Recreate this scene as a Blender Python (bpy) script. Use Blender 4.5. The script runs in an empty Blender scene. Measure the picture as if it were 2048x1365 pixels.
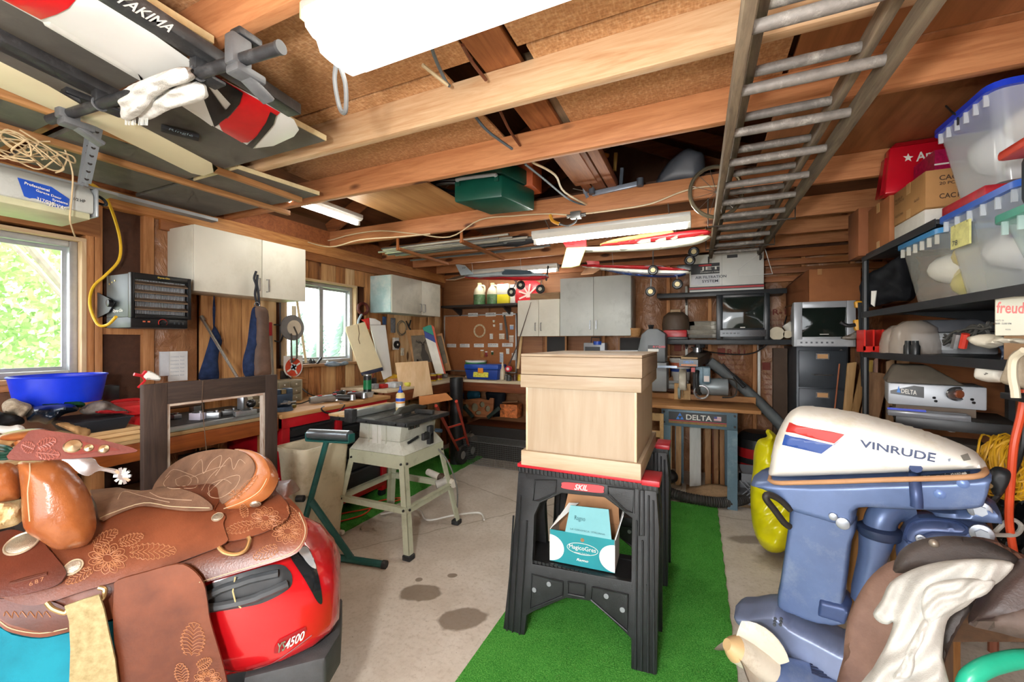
import bpy,bmesh,math,random
from mathutils import Vector,Matrix
from mathutils.bvhtree import BVHTree
from mathutils.geometry import delaunay_2d_cdt
random.seed(7)
SC=bpy.context.scene
COL=SC.collection
# ---------------- camera ----------------
F,CX,CY,EYE=822.0,1024.0,682.5,1.4
YAW=math.radians(24.3)
CT,ST=math.cos(YAW),math.sin(YAW)
cam=bpy.data.cameras.new('camera');camo=bpy.data.objects.new('camera',cam);COL.objects.link(camo)
cam.sensor_width=36;cam.lens=F/2048*36;cam.clip_start=.02
camo.location=(0,0,EYE);camo.rotation_euler=(math.pi/2,0,YAW)
SC.camera=camo
# ---------------- world, lights, exposure ----------------
w=bpy.data.worlds.new('sky');SC.world=w;w.use_nodes=True
w.node_tree.nodes['Background'].inputs[0].default_value=(.93,.97,1,1)
w.node_tree.nodes['Background'].inputs[1].default_value=5.8
def lamp(name,kind,loc,power,**kw):
    l=bpy.data.lights.new(name,kind);l.energy=power
    for k,v in kw.items():setattr(l,k,v)
    o=bpy.data.objects.new(name,l);COL.objects.link(o);o.location=loc
    return o
lamp('camera_flash','POINT',(-.25,-.35,1.5),84,shadow_soft_size=.08,color=(1,.98,.96))
SC.view_settings.view_transform='Standard';SC.view_settings.look='None'
SC.view_settings.exposure=0.6;SC.view_settings.gamma=1;SC.view_settings.use_curve_mapping=False
SC.cycles.use_denoising=True;SC.cycles.max_bounces=5;SC.cycles.diffuse_bounces=3;SC.cycles.glossy_bounces=2;SC.cycles.transmission_bounces=3;SC.cycles.use_adaptive_sampling=True;SC.cycles.adaptive_threshold=.06;SC.cycles.adaptive_min_samples=12
SC.cycles.transparent_max_bounces=12;SC.cycles.sample_clamp_indirect=6
# ---------------- pixel rays ----------------
RIGHT=Vector((CT,ST,0));FWD=Vector((-ST,CT,0));UP=Vector((0,0,1));EYEP=Vector((0,0,EYE))
def ray(px,py):return FWD+RIGHT*((px-CX)/F)+UP*((CY-py)/F)
def atD(px,py,d):return EYEP+ray(px,py)*d
def atX(px,py,X):r=ray(px,py);return EYEP+r*(X/r.x)
def atY(px,py,Y):r=ray(px,py);return EYEP+r*(Y/r.y)
def atZ(px,py,Z):r=ray(px,py);return EYEP+r*((Z-EYE)/r.z)
def atN(px,py,P,N):r=ray(px,py);return EYEP+r*((P-EYEP).dot(N)/r.dot(N))
def toPx(p):
    q=Vector(p)-EYEP;d=q.dot(FWD);return(CX+F*q.dot(RIGHT)/d,CY-F*q.z/d)
V=Vector
def Rz(a):return Matrix.Rotation(math.radians(a),3,'Z')
def Rx(a):return Matrix.Rotation(math.radians(a),3,'X')
def Ry(a):return Matrix.Rotation(math.radians(a),3,'Y')
# ---------------- mesh builder ----------------
class MB:
    def __init__(s):s.v=[];s.f=[]
    def add(s,vs,fs):
        o=len(s.v);s.v+=[Vector(p)for p in vs];s.f+=[[i+o for i in f]for f in fs];return s
    def box(s,x0,x1,y0,y1,z0,z1):
        return s.add([(x0,y0,z0),(x1,y0,z0),(x1,y1,z0),(x0,y1,z0),(x0,y0,z1),(x1,y0,z1),(x1,y1,z1),(x0,y1,z1)],
            [(3,2,1,0),(4,5,6,7),(0,1,5,4),(1,2,6,5),(2,3,7,6),(3,0,4,7)])
    def boxc(s,c,size,R=None):
        m=MB().box(-size[0]/2,size[0]/2,-size[1]/2,size[1]/2,-size[2]/2,size[2]/2)
        R=R or Matrix.Identity(3);c=Vector(c)
        return s.add([R@p+c for p in m.v],m.f)
    def hexa(s,bot,top):
        return s.add(list(bot)+list(top),[(3,2,1,0),(4,5,6,7),(0,1,5,4),(1,2,6,5),(2,3,7,6),(3,0,4,7)])
    def beam(s,a,b,w,h,up=(0,0,1)):
        a,b=Vector(a),Vector(b);d=(b-a).normalized();x=d.cross(Vector(up))
        if x.length<1e-4:x=d.cross(Vector((1,0,0)))
        x.normalize();z=x.cross(d)
        q=[x*sx*w/2+z*sz*h/2 for sx,sz in((-1,-1),(1,-1),(1,1),(-1,1))]
        return s.hexa([a+k for k in q],[b+k for k in q])
    def ring(s,c,x,y,r,n):return[c+x*(r*math.cos(2*math.pi*i/n))+y*(r*math.sin(2*math.pi*i/n))for i in range(n)]
    def loft(s,rings,caps=True,closed=False):
        n=len(rings[0]);vs=[p for r in rings for p in r];fs=[];m=len(rings)
        for k in range(m if closed else m-1):
            a,b=k*n,((k+1)%m)*n
            for i in range(n):j=(i+1)%n;fs.append((a+i,a+j,b+j,b+i))
        if caps and not closed:fs.append(tuple(range(n))[::-1]);fs.append(tuple((m-1)*n+i for i in range(n)))
        return s.add(vs,fs)
    def cyl(s,p0,p1,r0,r1=None,n=14,caps=True):
        p0,p1=Vector(p0),Vector(p1);r1=r0 if r1 is None else r1
        d=(p1-p0).normalized();x=d.orthogonal().normalized();y=d.cross(x)
        return s.loft([s.ring(p0,x,y,r0,n),s.ring(p1,x,y,r1,n)],caps)
    def tube(s,pts,r,n=7,closed=False):
        pts=[Vector(p)for p in pts];m=len(pts);rs=[];x=None
        for i,p in enumerate(pts):
            if closed:d=pts[(i+1)%m]-pts[i-1]
            else:d=pts[min(i+1,m-1)]-pts[max(i-1,0)]
            d.normalize()
            x=d.orthogonal()if x is None else x-d*x.dot(d)
            if x.length<1e-6:x=d.orthogonal()
            x.normalize();y=d.cross(x);rr=r[i]if isinstance(r,(list,tuple))else r
            rs.append(s.ring(p,x,y,rr,n))
        return s.loft(rs,True,closed)
    def lathe(s,prof,c=(0,0,0),n=20,R=None,sx=1,sy=1):
        R=R or Matrix.Identity(3);c=Vector(c)
        return s.loft([[c+R@Vector((r*sx*math.cos(2*math.pi*i/n),r*sy*math.sin(2*math.pi*i/n),z))for i in range(n)]for r,z in prof])
    def ball(s,c,r,nu=14,nv=8,R=None):
        r=(r,r,r)if isinstance(r,(int,float))else r;R=R or Matrix.Identity(3);c=Vector(c);rs=[]
        for k in range(nv+1):
            a=math.pi*(k+.02*(k==0)-.02*(k==nv))/nv-math.pi/2
            rs.append([c+R@Vector((r[0]*math.cos(a)*math.cos(2*math.pi*i/nu),r[1]*math.cos(a)*math.sin(2*math.pi*i/nu),r[2]*math.sin(a)))for i in range(nu)])
        return s.loft(rs)
    def prism(s,poly,ext):
        ext=Vector(ext);n=len(poly);p=[Vector(q)for q in poly]
        return s.add(p+[q+ext for q in p],[tuple(range(n))[::-1],tuple(range(n,2*n))]+[(i,(i+1)%n,n+(i+1)%n,n+i)for i in range(n)])
    def torus(s,c,R,r,x,y,n=24,m=8,a0=0,a1=360):
        x,y,c=Vector(x).normalized(),Vector(y).normalized(),Vector(c);full=a1-a0>=360
        k=n if full else n+1
        pts=[c+x*(R*math.cos(math.radians(a0+(a1-a0)*i/n)))+y*(R*math.sin(math.radians(a0+(a1-a0)*i/n)))for i in range(k)]
        return s.tube(pts,r,m,full)
    def grid(s,fn,nu,nv):
        return s.add([fn(i/nu,j/nv)for j in range(nv+1)for i in range(nu+1)],
            [(j*(nu+1)+i,j*(nu+1)+i+1,(j+1)*(nu+1)+i+1,(j+1)*(nu+1)+i)for j in range(nv)for i in range(nu)])
    def join(s,o):return s.add(o.v,o.f)
    def rot(s,M,c=(0,0,0)):c=Vector(c);s.v=[M@(p-c)+c for p in s.v];return s
    def move(s,d):d=Vector(d);s.v=[p+d for p in s.v];return s
def smoothpath(pts,k=6,closed=False):
    P=[Vector(p)for p in pts];n=len(P);out=[]
    for i in range(n if closed else n-1):
        if closed:a,b,c,d=P[i-1],P[i],P[(i+1)%n],P[(i+2)%n]
        else:a,b,c,d=P[max(i-1,0)],P[i],P[i+1],P[min(i+2,n-1)]
        for j in range(k):
            t=j/k;out.append(.5*((2*b)+(c-a)*t+(2*a-5*b+4*c-d)*t*t+(3*b-a-3*c+d)*t**3))
    if not closed:out.append(P[-1])
    return out
def curve2(pts,k=5,closed=True):return[(p.x,p.y)for p in smoothpath([V((a,b,0))for a,b in pts],k,closed)]
# a sheet whose outline lives in 2D (u,v); fn(u,v,h) gives the point, h = 0..1 through the thickness
def edge_dist(p,poly):
    best=1e9
    for i in range(len(poly)):
        a,b=V(poly[i]),V(poly[(i+1)%len(poly)]);ab=b-a
        t=max(0,min(1,(p-a).dot(ab)/max(ab.length_squared,1e-12)));best=min(best,(p-a-ab*t).length)
    return best
def inside(p,poly):
    c=False;n=len(poly);x,y=p;j=n-1
    for i in range(n):
        xi,yi=poly[i];xj,yj=poly[j]
        if(yi>y)!=(yj>y)and x<(xj-xi)*(y-yi)/(yj-yi)+xi:c=not c
        j=i
    return c
def tri2(poly,step,holes=()):
    pts=[V(p)for p in poly];edges=[(i,(i+1)%len(poly))for i in range(len(poly))]
    for h in holes:
        o=len(pts);pts+=[V(p)for p in h];edges+=[(o+i,o+(i+1)%len(h))for i in range(len(h))]
    if step:
        x0,x1=min(p[0]for p in poly),max(p[0]for p in poly);y0,y1=min(p[1]for p in poly),max(p[1]for p in poly)
        y=y0+step/2;k=0
        while y<y1:
            x=x0+step*(.5 if k%2 else.25)
            while x<x1:
                if inside((x,y),poly)and edge_dist(V((x,y)),poly)>step*.35 and not any(inside((x,y),h)or edge_dist(V((x,y)),h)<step*.35 for h in holes):pts.append(V((x,y)))
                x+=step
            y+=step*.87;k+=1
    vs,es,fs,*_=delaunay_2d_cdt(pts,edges,[],0,1e-6)
    fs=[f for f in fs if inside(sum((V(vs[i])for i in f),V((0,0)))/len(f),poly)and not any(inside(sum((V(vs[i])for i in f),V((0,0)))/len(f),h)for h in holes)]
    return vs,fs
def sheet(fn,poly,step=0,holes=(),mb=None):
    mb=mb or MB();vs,fs=tri2(poly,step,holes);n=len(vs)
    cnt={}
    for f in fs:
        for i in range(len(f)):a,b=f[i],f[(i+1)%len(f)];cnt[(a,b)]=cnt.get((a,b),0)+1
    F_=[tuple(f)for f in fs]+[tuple(i+n for i in reversed(f))for f in fs]
    for(a,b)in cnt:
        if(b,a)not in cnt:F_.append((b,a,a+n,b+n))
    return mb.add([fn(v[0],v[1],1)for v in vs]+[fn(v[0],v[1],0)for v in vs],F_)
def plate(poly_px,P,N,th,holes=(),step=0,mb=None):
    """outline given as pixels, lying in the plane through P with normal N (towards the viewer); th goes behind it"""
    N=V(N).normalized();P=V(P)
    return sheet(lambda u,v,h:atN(u,v,P,N)-N*(th*(1-h)),poly_px,step,holes,mb)
def puff(poly_px,P,N,front,back=None,width=None,step=6,mb=None,lump=0,seed=0,ridge=None):
    """a rounded body: the outline in a plane, bulging to both sides"""
    N=V(N).normalized();P=V(P);back=front if back is None else back;rnd=random.Random(seed)
    ph=[rnd.uniform(0,6)for _ in range(4)]
    xs=[p[0]for p in poly_px];ys=[p[1]for p in poly_px]
    width=width or.35*min(max(xs)-min(xs),max(ys)-min(ys))
    def fn(u,v,h):
        d=edge_dist(V((u,v)),poly_px);t=min(1,d/width);k=math.sqrt(max(0,1-(1-t)**2))
        if lump:k*=1+lump*math.sin(u*.11+ph[0]+math.sin(v*.07+ph[1]))*math.sin(v*.13+ph[2]+u*.03)
        if ridge:k*=1+ridge[2]*math.sin(u*ridge[0]+v*ridge[1]+1.1*math.sin(u*ridge[1]*.35-v*ridge[0]*.35))
        p=atN(u,v,P,N);return p+N*(front*k if h else-back*k)
    return sheet(fn,poly_px,step,(),mb)
# ---------------- objects ----------------
WM={}
def setp(o,label=None,cat=None,group=None,kind=None):
    if label:o['label']=label
    if cat:o['category']=cat
    if group:o['group']=group
    if kind:o['kind']=kind
    return o
def thing(name,label,cat,loc,rz=0,group=None):
    o=bpy.data.objects.new(name,None);COL.objects.link(o);o.empty_display_size=.05
    o.location=loc;o.rotation_euler=(0,0,math.radians(rz))
    WM[o.name]=Matrix.Translation(loc)@Matrix.Rotation(math.radians(rz),4,'Z')
    return setp(o,label,cat,group)
def mesh_of(name,mb,m,bevel=0,smooth=35,seg=2):
    me=bpy.data.meshes.new(name);me.from_pydata([tuple(p)for p in mb.v],[],mb.f)
    bm=bmesh.new();bm.from_mesh(me)
    bmesh.ops.recalc_face_normals(bm,faces=bm.faces)
    if bevel:
        es=[e for e in bm.edges if len(e.link_faces)==2 and e.calc_face_angle(0)>.5]
        bmesh.ops.bevel(bm,geom=es,offset=bevel,segments=seg,affect='EDGES',clamp_overlap=True,profile=.5)
    bm.to_mesh(me);bm.free()
    if smooth:
        for p in me.polygons:p.use_smooth=True
        me.set_sharp_from_angle(angle=math.radians(smooth))
    if m:me.materials.append(m)
    return me
def obj(name,mb,m,parent=None,bevel=0,smooth=35,local=False,label=None,seg=2,origin=None):
    """mb in world coordinates unless local; the origin goes to the parent's frame or the base of the mesh"""
    mb=MB().add(mb.v,mb.f)
    if parent is not None:
        P=WM[parent.name]
        if not local:inv=P.inverted();mb.v=[inv@p for p in mb.v]
        o=bpy.data.objects.new(name,mesh_of(name,mb,m,bevel,smooth,seg));COL.objects.link(o);o.parent=parent
        WM[o.name]=P
    else:
        c=V(origin)if origin else V(((min(p.x for p in mb.v)+max(p.x for p in mb.v))/2,(min(p.y for p in mb.v)+max(p.y for p in mb.v))/2,min(p.z for p in mb.v)))
        mb.v=[p-c for p in mb.v]
        o=bpy.data.objects.new(name,mesh_of(name,mb,m,bevel,smooth,seg));COL.objects.link(o);o.location=c
        WM[o.name]=Matrix.Translation(c)
    if label:o['label']=label
    return o
def solo(name,label,cat,mb,m,group=None,**k):return setp(obj(name,mb,m,**k),label,cat,group)
def struct(name,mb,m,label,cat=None,**k):return setp(obj(name,mb,m,origin=(0,0,0),**k),label,cat,kind='structure')
def share(name,me,parent,loc=(0,0,0),rot=None,scale=None):
    o=bpy.data.objects.new(name,me);COL.objects.link(o);o.parent=parent;o.location=loc
    if rot is not None:o.rotation_euler=rot
    if scale is not None:o.scale=scale
    WM[o.name]=WM.get(parent.name,Matrix())@Matrix.Translation(loc)
    return o
def copy_thing(root,loc,rz=None,label=None):
    def rec(o,par):
        c=o.copy();COL.objects.link(c);c.parent=par
        for ch in o.children:rec(ch,c)
        return c
    r=rec(root,None);r.location=loc
    if rz is not None:r.rotation_euler.z=math.radians(rz)
    if label:r['label']=label
    WM[r.name]=Matrix.Translation(r.location)@Matrix.Rotation(r.rotation_euler.z,4,'Z')
    return r
# ---------------- lettering ----------------
def text_mesh(body,size=1.0,bold=False,spacing=1.0,shear=0):
    cu=bpy.data.curves.new('t','FONT');cu.body=body;cu.size=size;cu.space_character=spacing;cu.shear=shear
    cu.resolution_u=3;cu.align_x='LEFT'
    if bold:cu.offset=.018*size
    o=bpy.data.objects.new('t',cu);COL.objects.link(o)
    dg=bpy.context.evaluated_depsgraph_get();me=o.evaluated_get(dg).to_mesh()
    vs=[v.co.copy()for v in me.vertices];fs=[list(p.vertices)for p in me.polygons]
    o.evaluated_get(dg).to_mesh_clear();bpy.data.objects.remove(o);bpy.data.curves.remove(cu)
    return vs,fs
def text_fit(body,**k):
    vs,fs=text_mesh(body,**k);x0,x1=min(v.x for v in vs),max(v.x for v in vs);y0,y1=min(v.y for v in vs),max(v.y for v in vs)
    return[((v.x-x0)/(x1-x0),(v.y-y0)/(y1-y0))for v in vs],fs
def text3(parent,body,o,x,y,m,name='lettering',off=.0015,**k):
    """text filling the parallelogram o, x (whole width vector), y (whole height vector)"""
    uv,fs=text_fit(body,**k);o,x,y=V(o),V(x),V(y);n=x.cross(y).normalized()*off
    return obj(name,MB().add([o+x*a+y*b+n for a,b in uv],fs),m,parent,smooth=0)
def bvh_of(*objs):
    vs,fs=[],[]
    for o in objs:
        W=WM[o.name];k=len(vs);vs+=[W@v.co for v in o.data.vertices];fs+=[[i+k for i in p.vertices]for p in o.data.polygons]
    return BVHTree.FromPolygons(vs,fs)
def onto(bv,px,py,off):
    r=ray(px,py).normalized();h=bv.ray_cast(EYEP,r)
    if h[0]is None:
        h=bv.find_nearest(EYEP+r*1.5);return h[0]+h[1]*off
    n=h[1]if h[1].dot(r)<0 else-h[1]
    return h[0]+n*off
def decal(parent,bv,poly,m,name='decal',off=.002,step=8,holes=()):
    vs,fs=tri2(poly,step,holes)
    return obj(name,MB().add([onto(bv,v[0],v[1],off)for v in vs],[tuple(f)for f in fs]),m,parent,smooth=60)
def decal_text(parent,bv,body,quad,m,name='lettering',off=.003,**k):
    """quad: pixel corners bottom-left, bottom-right, top-right, top-left"""
    uv,fs=text_fit(body,**k);a,b,c,d=[V(p)for p in quad];vs=[]
    for u,v in uv:p=(a*(1-u)+b*u)*(1-v)+(d*(1-u)+c*u)*v;vs.append(onto(bv,p.x,p.y,off))
    return obj(name,MB().add(vs,fs),m,parent,smooth=0)
# ---------------- materials ----------------
def lin(h):
    h=h.lstrip('#');c=[int(h[i:i+2],16)/255 for i in(0,2,4)]
    return tuple(x/12.92 if x<=.04045 else((x+.055)/1.055)**2.4 for x in c)+(1,)
MC={}
class NT:
    def __init__(s,name):
        s.m=bpy.data.materials.new(name);s.m.use_nodes=True;s.t=s.m.node_tree;s.b=s.t.nodes['Principled BSDF']
    def n(s,typ,**k):
        x=s.t.nodes.new(typ)
        for a,v in k.items():
            if a.startswith('i_'):x.inputs[a[2:].replace('_',' ')].default_value=v
            else:setattr(x,a,v)
        return x
    def l(s,a,b):s.t.links.new(a,b)
    def coord(s,scale=(1,1,1),rnd=True):
        tc=s.n('ShaderNodeTexCoord');mp=s.n('ShaderNodeMapping');mp.inputs['Scale'].default_value=scale
        s.l(tc.outputs['Object'],mp.inputs['Vector'])
        if rnd:
            oi=s.n('ShaderNodeObjectInfo');mu=s.n('ShaderNodeMath',operation='MULTIPLY');mu.inputs[1].default_value=37
            s.l(oi.outputs['Random'],mu.inputs[0]);s.l(mu.outputs[0],mp.inputs['Location'])
        return mp.outputs[0]
    def noise(s,vec,scale,detail=4,rough=.55,dist=0):
        x=s.n('ShaderNodeTexNoise');x.inputs['Scale'].default_value=scale;x.inputs['Detail'].default_value=detail
        x.inputs['Roughness'].default_value=rough;x.inputs['Distortion'].default_value=dist;s.l(vec,x.inputs['Vector']);return x.outputs['Fac']
    def voro(s,vec,scale,feature='F1',rnd=1):
        x=s.n('ShaderNodeTexVoronoi',feature=feature);x.inputs['Scale'].default_value=scale;x.inputs['Randomness'].default_value=rnd;s.l(vec,x.inputs['Vector']);return x.outputs['Distance']
    def ramp(s,fac,stops):
        x=s.n('ShaderNodeValToRGB');e=x.color_ramp.elements
        while len(e)<len(stops):e.new(.5)
        for k,(p,c)in enumerate(stops):e[k].position=p;e[k].color=c if not isinstance(c,str)else lin(c)
        s.l(fac,x.inputs['Fac']);return x.outputs['Color']
    def mix(s,fac,a,b,mode='MIX'):
        x=s.n('ShaderNodeMix',data_type='RGBA',blend_type=mode)
        for sock,v in((x.inputs[0],fac),(x.inputs[6],a),(x.inputs[7],b)):
            if isinstance(v,(int,float)):sock.default_value=v
            elif isinstance(v,(str,tuple)):sock.default_value=lin(v)if isinstance(v,str)else v
            else:s.l(v,sock)
        return x.outputs[2]
    def bump(s,h,strength,dist=.01):
        x=s.n('ShaderNodeBump');x.inputs['Strength'].default_value=strength;x.inputs['Distance'].default_value=dist
        s.l(h,x.inputs['Height']);s.l(x.outputs[0],s.b.inputs['Normal'])
    def base(s,c):
        if isinstance(c,(str,tuple)):s.b.inputs['Base Color'].default_value=lin(c)if isinstance(c,str)else c
        else:s.l(c,s.b.inputs['Base Color'])
    def set(s,rough=.5,metal=0,spec=.5,coat=0):
        s.b.inputs['Roughness'].default_value=rough;s.b.inputs['Metallic'].default_value=metal;s.b.inputs['Specular IOR Level'].default_value=spec;s.b.inputs['Coat Weight'].default_value=coat;return s.m
def mat(col,rough=.5,metal=0,var=.12,scale=9,bump=0,dirt=None,coat=0):
    k=('p',col,rough,metal,var,scale,bump,dirt,coat)
    if k not in MC:
        t=NT('paint_'+col.lstrip('#'));v=t.coord();f=t.noise(v,scale,5,.65)
        c=lin(col);lo=tuple(x*(1-var)for x in c[:3])+(1,);hi=tuple(min(1,x*(1+var))for x in c[:3])+(1,)
        c2=t.ramp(f,[(.3,lo),(.7,hi)])
        if dirt:
            g=t.ramp(t.noise(v,scale*.7,8,.75),[(.52,(0,0,0,1)),(.7,(1,1,1,1))]);c2=t.mix(g,c2,dirt)
        t.base(c2)
        if bump:t.bump(t.noise(v,scale*8,4),bump,.004)
        MC[k]=t.set(rough,metal,coat=coat)
    return MC[k]
def wood(c1,c2,axis='x',scale=1,rough=.6,knots=False,bump=.15):
    k=('w',c1,c2,axis,scale,rough,knots)
    if k not in MC:
        t=NT('wood_'+c1.lstrip('#'));st={'x':(1.2,14,14),'y':(14,1.2,14),'z':(14,14,1.2)}[axis]
        v=t.coord(tuple(a*scale for a in st));f=t.noise(v,1.6,6,.6,1.4);g=t.noise(v,9,3,.6)
        c=t.ramp(f,[(.3,c2),(.62,c1)]);c=t.mix(.25,c,t.ramp(g,[(.35,c2),(.65,c1)]))
        if knots:
            kv=t.coord({'x':(1.1,3,3),'y':(3,1.1,3),'z':(3,3,1.1)}[axis]);d=t.voro(kv,2.2)
            c=t.mix(t.ramp(d,[(.1,(.9,.9,.9,1)),(.17,(0,0,0,1))]),c,knots)
        oi=t.n('ShaderNodeObjectInfo');hs=t.n('ShaderNodeHueSaturation');mr=t.n('ShaderNodeMapRange')
        mr.inputs['To Min'].default_value=.82;mr.inputs['To Max'].default_value=1.15
        t.l(oi.outputs['Random'],mr.inputs[0]);t.l(mr.outputs[0],hs.inputs['Value']);t.l(c,hs.inputs['Color'])
        t.base(hs.outputs[0]);t.bump(f,bump,.004);MC[k]=t.set(rough)
    return MC[k]
def glass(col='#ffffff',alpha=.12,rough=.03):
    k=('g',col,alpha,rough)
    if k not in MC:
        t=NT('glass_'+col.lstrip('#'));t.base(col);t.b.inputs['Alpha'].default_value=alpha;MC[k]=t.set(rough,0,.5)
    return MC[k]
def glow(col,power):
    k=('e',col,power)
    if k not in MC:
        t=NT('lit_tube');t.base(col);t.b.inputs['Emission Color'].default_value=lin(col);t.b.inputs['Emission Strength'].default_value=power;MC[k]=t.set(.4)
    return MC[k]
def leather(c1,c2,rough=.42,bump=.25,scale=6):
    k=('l',c1,c2,rough,bump,scale)
    if k not in MC:
        t=NT('leather_'+c1.lstrip('#'));v=t.coord();f=t.noise(v,scale,6,.6)
        t.base(t.ramp(f,[(.32,c2),(.66,c1)]));t.bump(t.noise(v,190,3,.6),bump,.002);MC[k]=t.set(rough)
    return MC[k]
def cloth(c1,c2=None,scale=14,rough=.9,bump=.4):
    k=('c',c1,c2,scale,rough,bump)
    if k not in MC:
        t=NT('cloth_'+c1.lstrip('#'));v=t.coord();t.base(t.ramp(t.noise(v,scale,5,.6),[(.3,c2 or c1),(.65,c1)]))
        t.bump(t.noise(v,260,2),bump,.002);MC[k]=t.set(rough,spec=.2)
    return MC[k]
def osb():
    if 'osb' not in MC:
        t=NT('osb');v=t.coord((1,1,1));v2=t.coord((60,190,60));v3=t.coord((190,60,60))
        a=t.voro(v2,.7);b=t.voro(v3,.8);f=t.noise(v,90,4,.7)
        c=t.ramp(a,[(.1,'#8f5f3a'),(.5,'#c08a5c'),(.9,'#e6bd8e')]);c=t.mix(.5,c,t.ramp(b,[(.1,'#a0703f'),(.6,'#c99868'),(.95,'#efcda4')]))
        c=t.mix(.35,c,t.ramp(f,[(.3,'#8a5a38'),(.7,'#d6a474')]));t.base(c);t.bump(a,.2,.004);MC['osb']=t.set(.7)
    return MC['osb']
def kraft():
    if 'kraft' not in MC:
        t=NT('kraft_paper');v=t.coord((1,1,1));c=t.ramp(t.noise(v,4,6,.6),[(.3,'#835636'),(.7,'#ad7b53')])
        t.base(c);wv=t.noise(t.coord((9,9,6)),1.2,5,.6,.6);t.bump(wv,.7,.03);MC['kraft']=t.set(.33)
    return MC['kraft']
# ================= THE ROOM =================
XL,XR,YB,YF,ZJ,JH=-3.22,1.55,4.8,-1.7,2.3,.14
JOISTW=wood('#c98c5e','#a2633a','x',1,.6,'#4a2110')
JOISTL=wood('#e8c59c','#cb986a','x',1,.6,'#8a4b22')
RAFTER=wood('#9a5a30','#6f3a1c','x',1,.7)
def concrete():
    t=NT('concrete');v=t.coord((1,1,1),False)
    c=t.ramp(t.noise(v,3,8,.7),[(.3,'#c0b4a4'),(.5,'#d0c6b8'),(.72,'#ddd5c9')])
    c=t.mix(t.ramp(t.noise(v,45,4,.7),[(.3,(.6,.6,.6,1)),(.5,(0,0,0,1))]),c,'#ac9e8c')
    sp=t.ramp(t.voro(v,17),[(.025,(1,1,1,1)),(.045,(0,0,0,1))]);c=t.mix(sp,c,'#6b5a48')
    wv=t.n('ShaderNodeMix',data_type='VECTOR');wv.inputs[0].default_value=.07
    nz=t.n('ShaderNodeTexNoise');nz.inputs['Scale'].default_value=6;t.l(v,nz.inputs['Vector']);t.l(v,wv.inputs[4]);t.l(nz.outputs['Color'],wv.inputs[5])
    cr=t.ramp(t.voro(wv.outputs[1],.5,'DISTANCE_TO_EDGE'),[(.001,(.8,.8,.8,1)),(.004,(0,0,0,1))]);c=t.mix(cr,c,'#94866f')
    tc=t.n('ShaderNodeTexCoord')
    nb=t.n('ShaderNodeTexNoise');nb.inputs['Scale'].default_value=14;t.l(tc.outputs['Object'],nb.inputs['Vector'])
    for(px,py,rx,ry,a)in((840,1186,.115,.075,0),(925,1238,.12,.08,.2),(905,1152,.03,.022,0),(838,1160,.02,.02,0),(1600,1115,.3,.16,.3),(1500,1080,.14,.06,0)):
        p=atZ(px,py,0)
        mp=t.n('ShaderNodeMapping',vector_type='TEXTURE');mp.inputs['Location'].default_value=p;mp.inputs['Rotation'].default_value=(0,0,YAW+a);mp.inputs['Scale'].default_value=(rx*1.5,ry*1.5,1)
        t.l(tc.outputs['Object'],mp.inputs['Vector']);ln=t.n('ShaderNodeVectorMath',operation='LENGTH');t.l(mp.outputs[0],ln.inputs[0])
        ad=t.n('ShaderNodeMath',operation='MULTIPLY_ADD');t.l(nb.outputs['Fac'],ad.inputs[0]);ad.inputs[1].default_value=.35;t.l(ln.outputs['Value'],ad.inputs[2])
        g=t.ramp(ad.outputs[0],[(.8,(.75,.75,.75,1)),(.9,(0,0,0,1))]if px<1500 else[(.75,(.6,.6,.6,1)),(1.0,(0,0,0,1))])
        ad2=g;c=t.mix(ad2,c,'#6e5c49')
    t.base(c);t.bump(t.noise(v,60,5),.15,.004);return t.set(.55)
struct('floor',MB().box(XL-.12,XR+.1,YF-.1,YB+.1,-.1,0),concrete(),'worn pale concrete garage floor with cracks and oil stains','floor',smooth=0)
# ---- left wall: sheathing with two window openings, planks, studs ----
W1=(.1,1.13,1.2,1.97);W2=(2.42,3.2,1.19,1.95)
sh=MB();XO=XL-.09
def wallx(mb,x0,x1,y0,y1,z0,z1,holes):
    ys=sorted({y0,y1,*[a for h in holes for a in h[:2]]})
    for a,b in zip(ys,ys[1:]):
        hs=[h for h in holes if h[0]<=a and h[1]>=b]
        if hs:mb.box(x0,x1,a,b,z0,hs[0][2]);mb.box(x0,x1,a,b,hs[0][3],z1)
        else:mb.box(x0,x1,a,b,z0,z1)
wallx(sh,XO-.03,XO,YF,YB+.1,0,2.55,[W1,W2])
wl=struct('wall_left',sh,mat('#6a4228',.8,0,.2,4),'left garage wall of cedar planks, studs and brown board','wall',smooth=0)
PLK=[wood(a_,b_,'z',.7,.62,'#4a2610')for a_,b_ in(('#d9ac76','#a06a38'),('#bd8048','#66391b'),('#e4c698','#bf8c54'),('#c68c54','#5f3418'),('#cf9c64','#8a562c'))]
rnd=random.Random(3);y=1.75
while y<YB-.01:
    wd=rnd.choice((.12,.14,.15,.17));y1=min(y+wd,YB);m=rnd.choice(PLK);x1=XL+rnd.uniform(0,.006)
    spans=[(0,2.2)]
    if y1>W2[0]-.02 and y<W2[1]+.02:spans=[(0,W2[2]-.025),(W2[3]+.02,2.2)]
    for a,b in spans:obj('plank',MB().box(XL-.02,x1,y,y1-.004,a,b),m,wl,bevel=.003)
    y=y1
STUD=wood('#c98f5c','#9c6233','z',1,.65);DARKB=mat('#4a2c1c',.8,0,.2,30,.3)
for a,b in((1.15,1.185),(1.188,1.223),(1.42,1.477),(.04,.09)):obj('stud',MB().box(XO,XL+.005,a,b,0,2.2),STUD,wl,bevel=.003)
for a,b in((1.223,1.42),):obj('fibreboard',MB().box(XO,XL-.035,a,b,.4,2.2),DARKB,wl);obj('blocking',MB().box(XO,XL-.01,a,b,1.44,1.48),STUD,wl)
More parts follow.
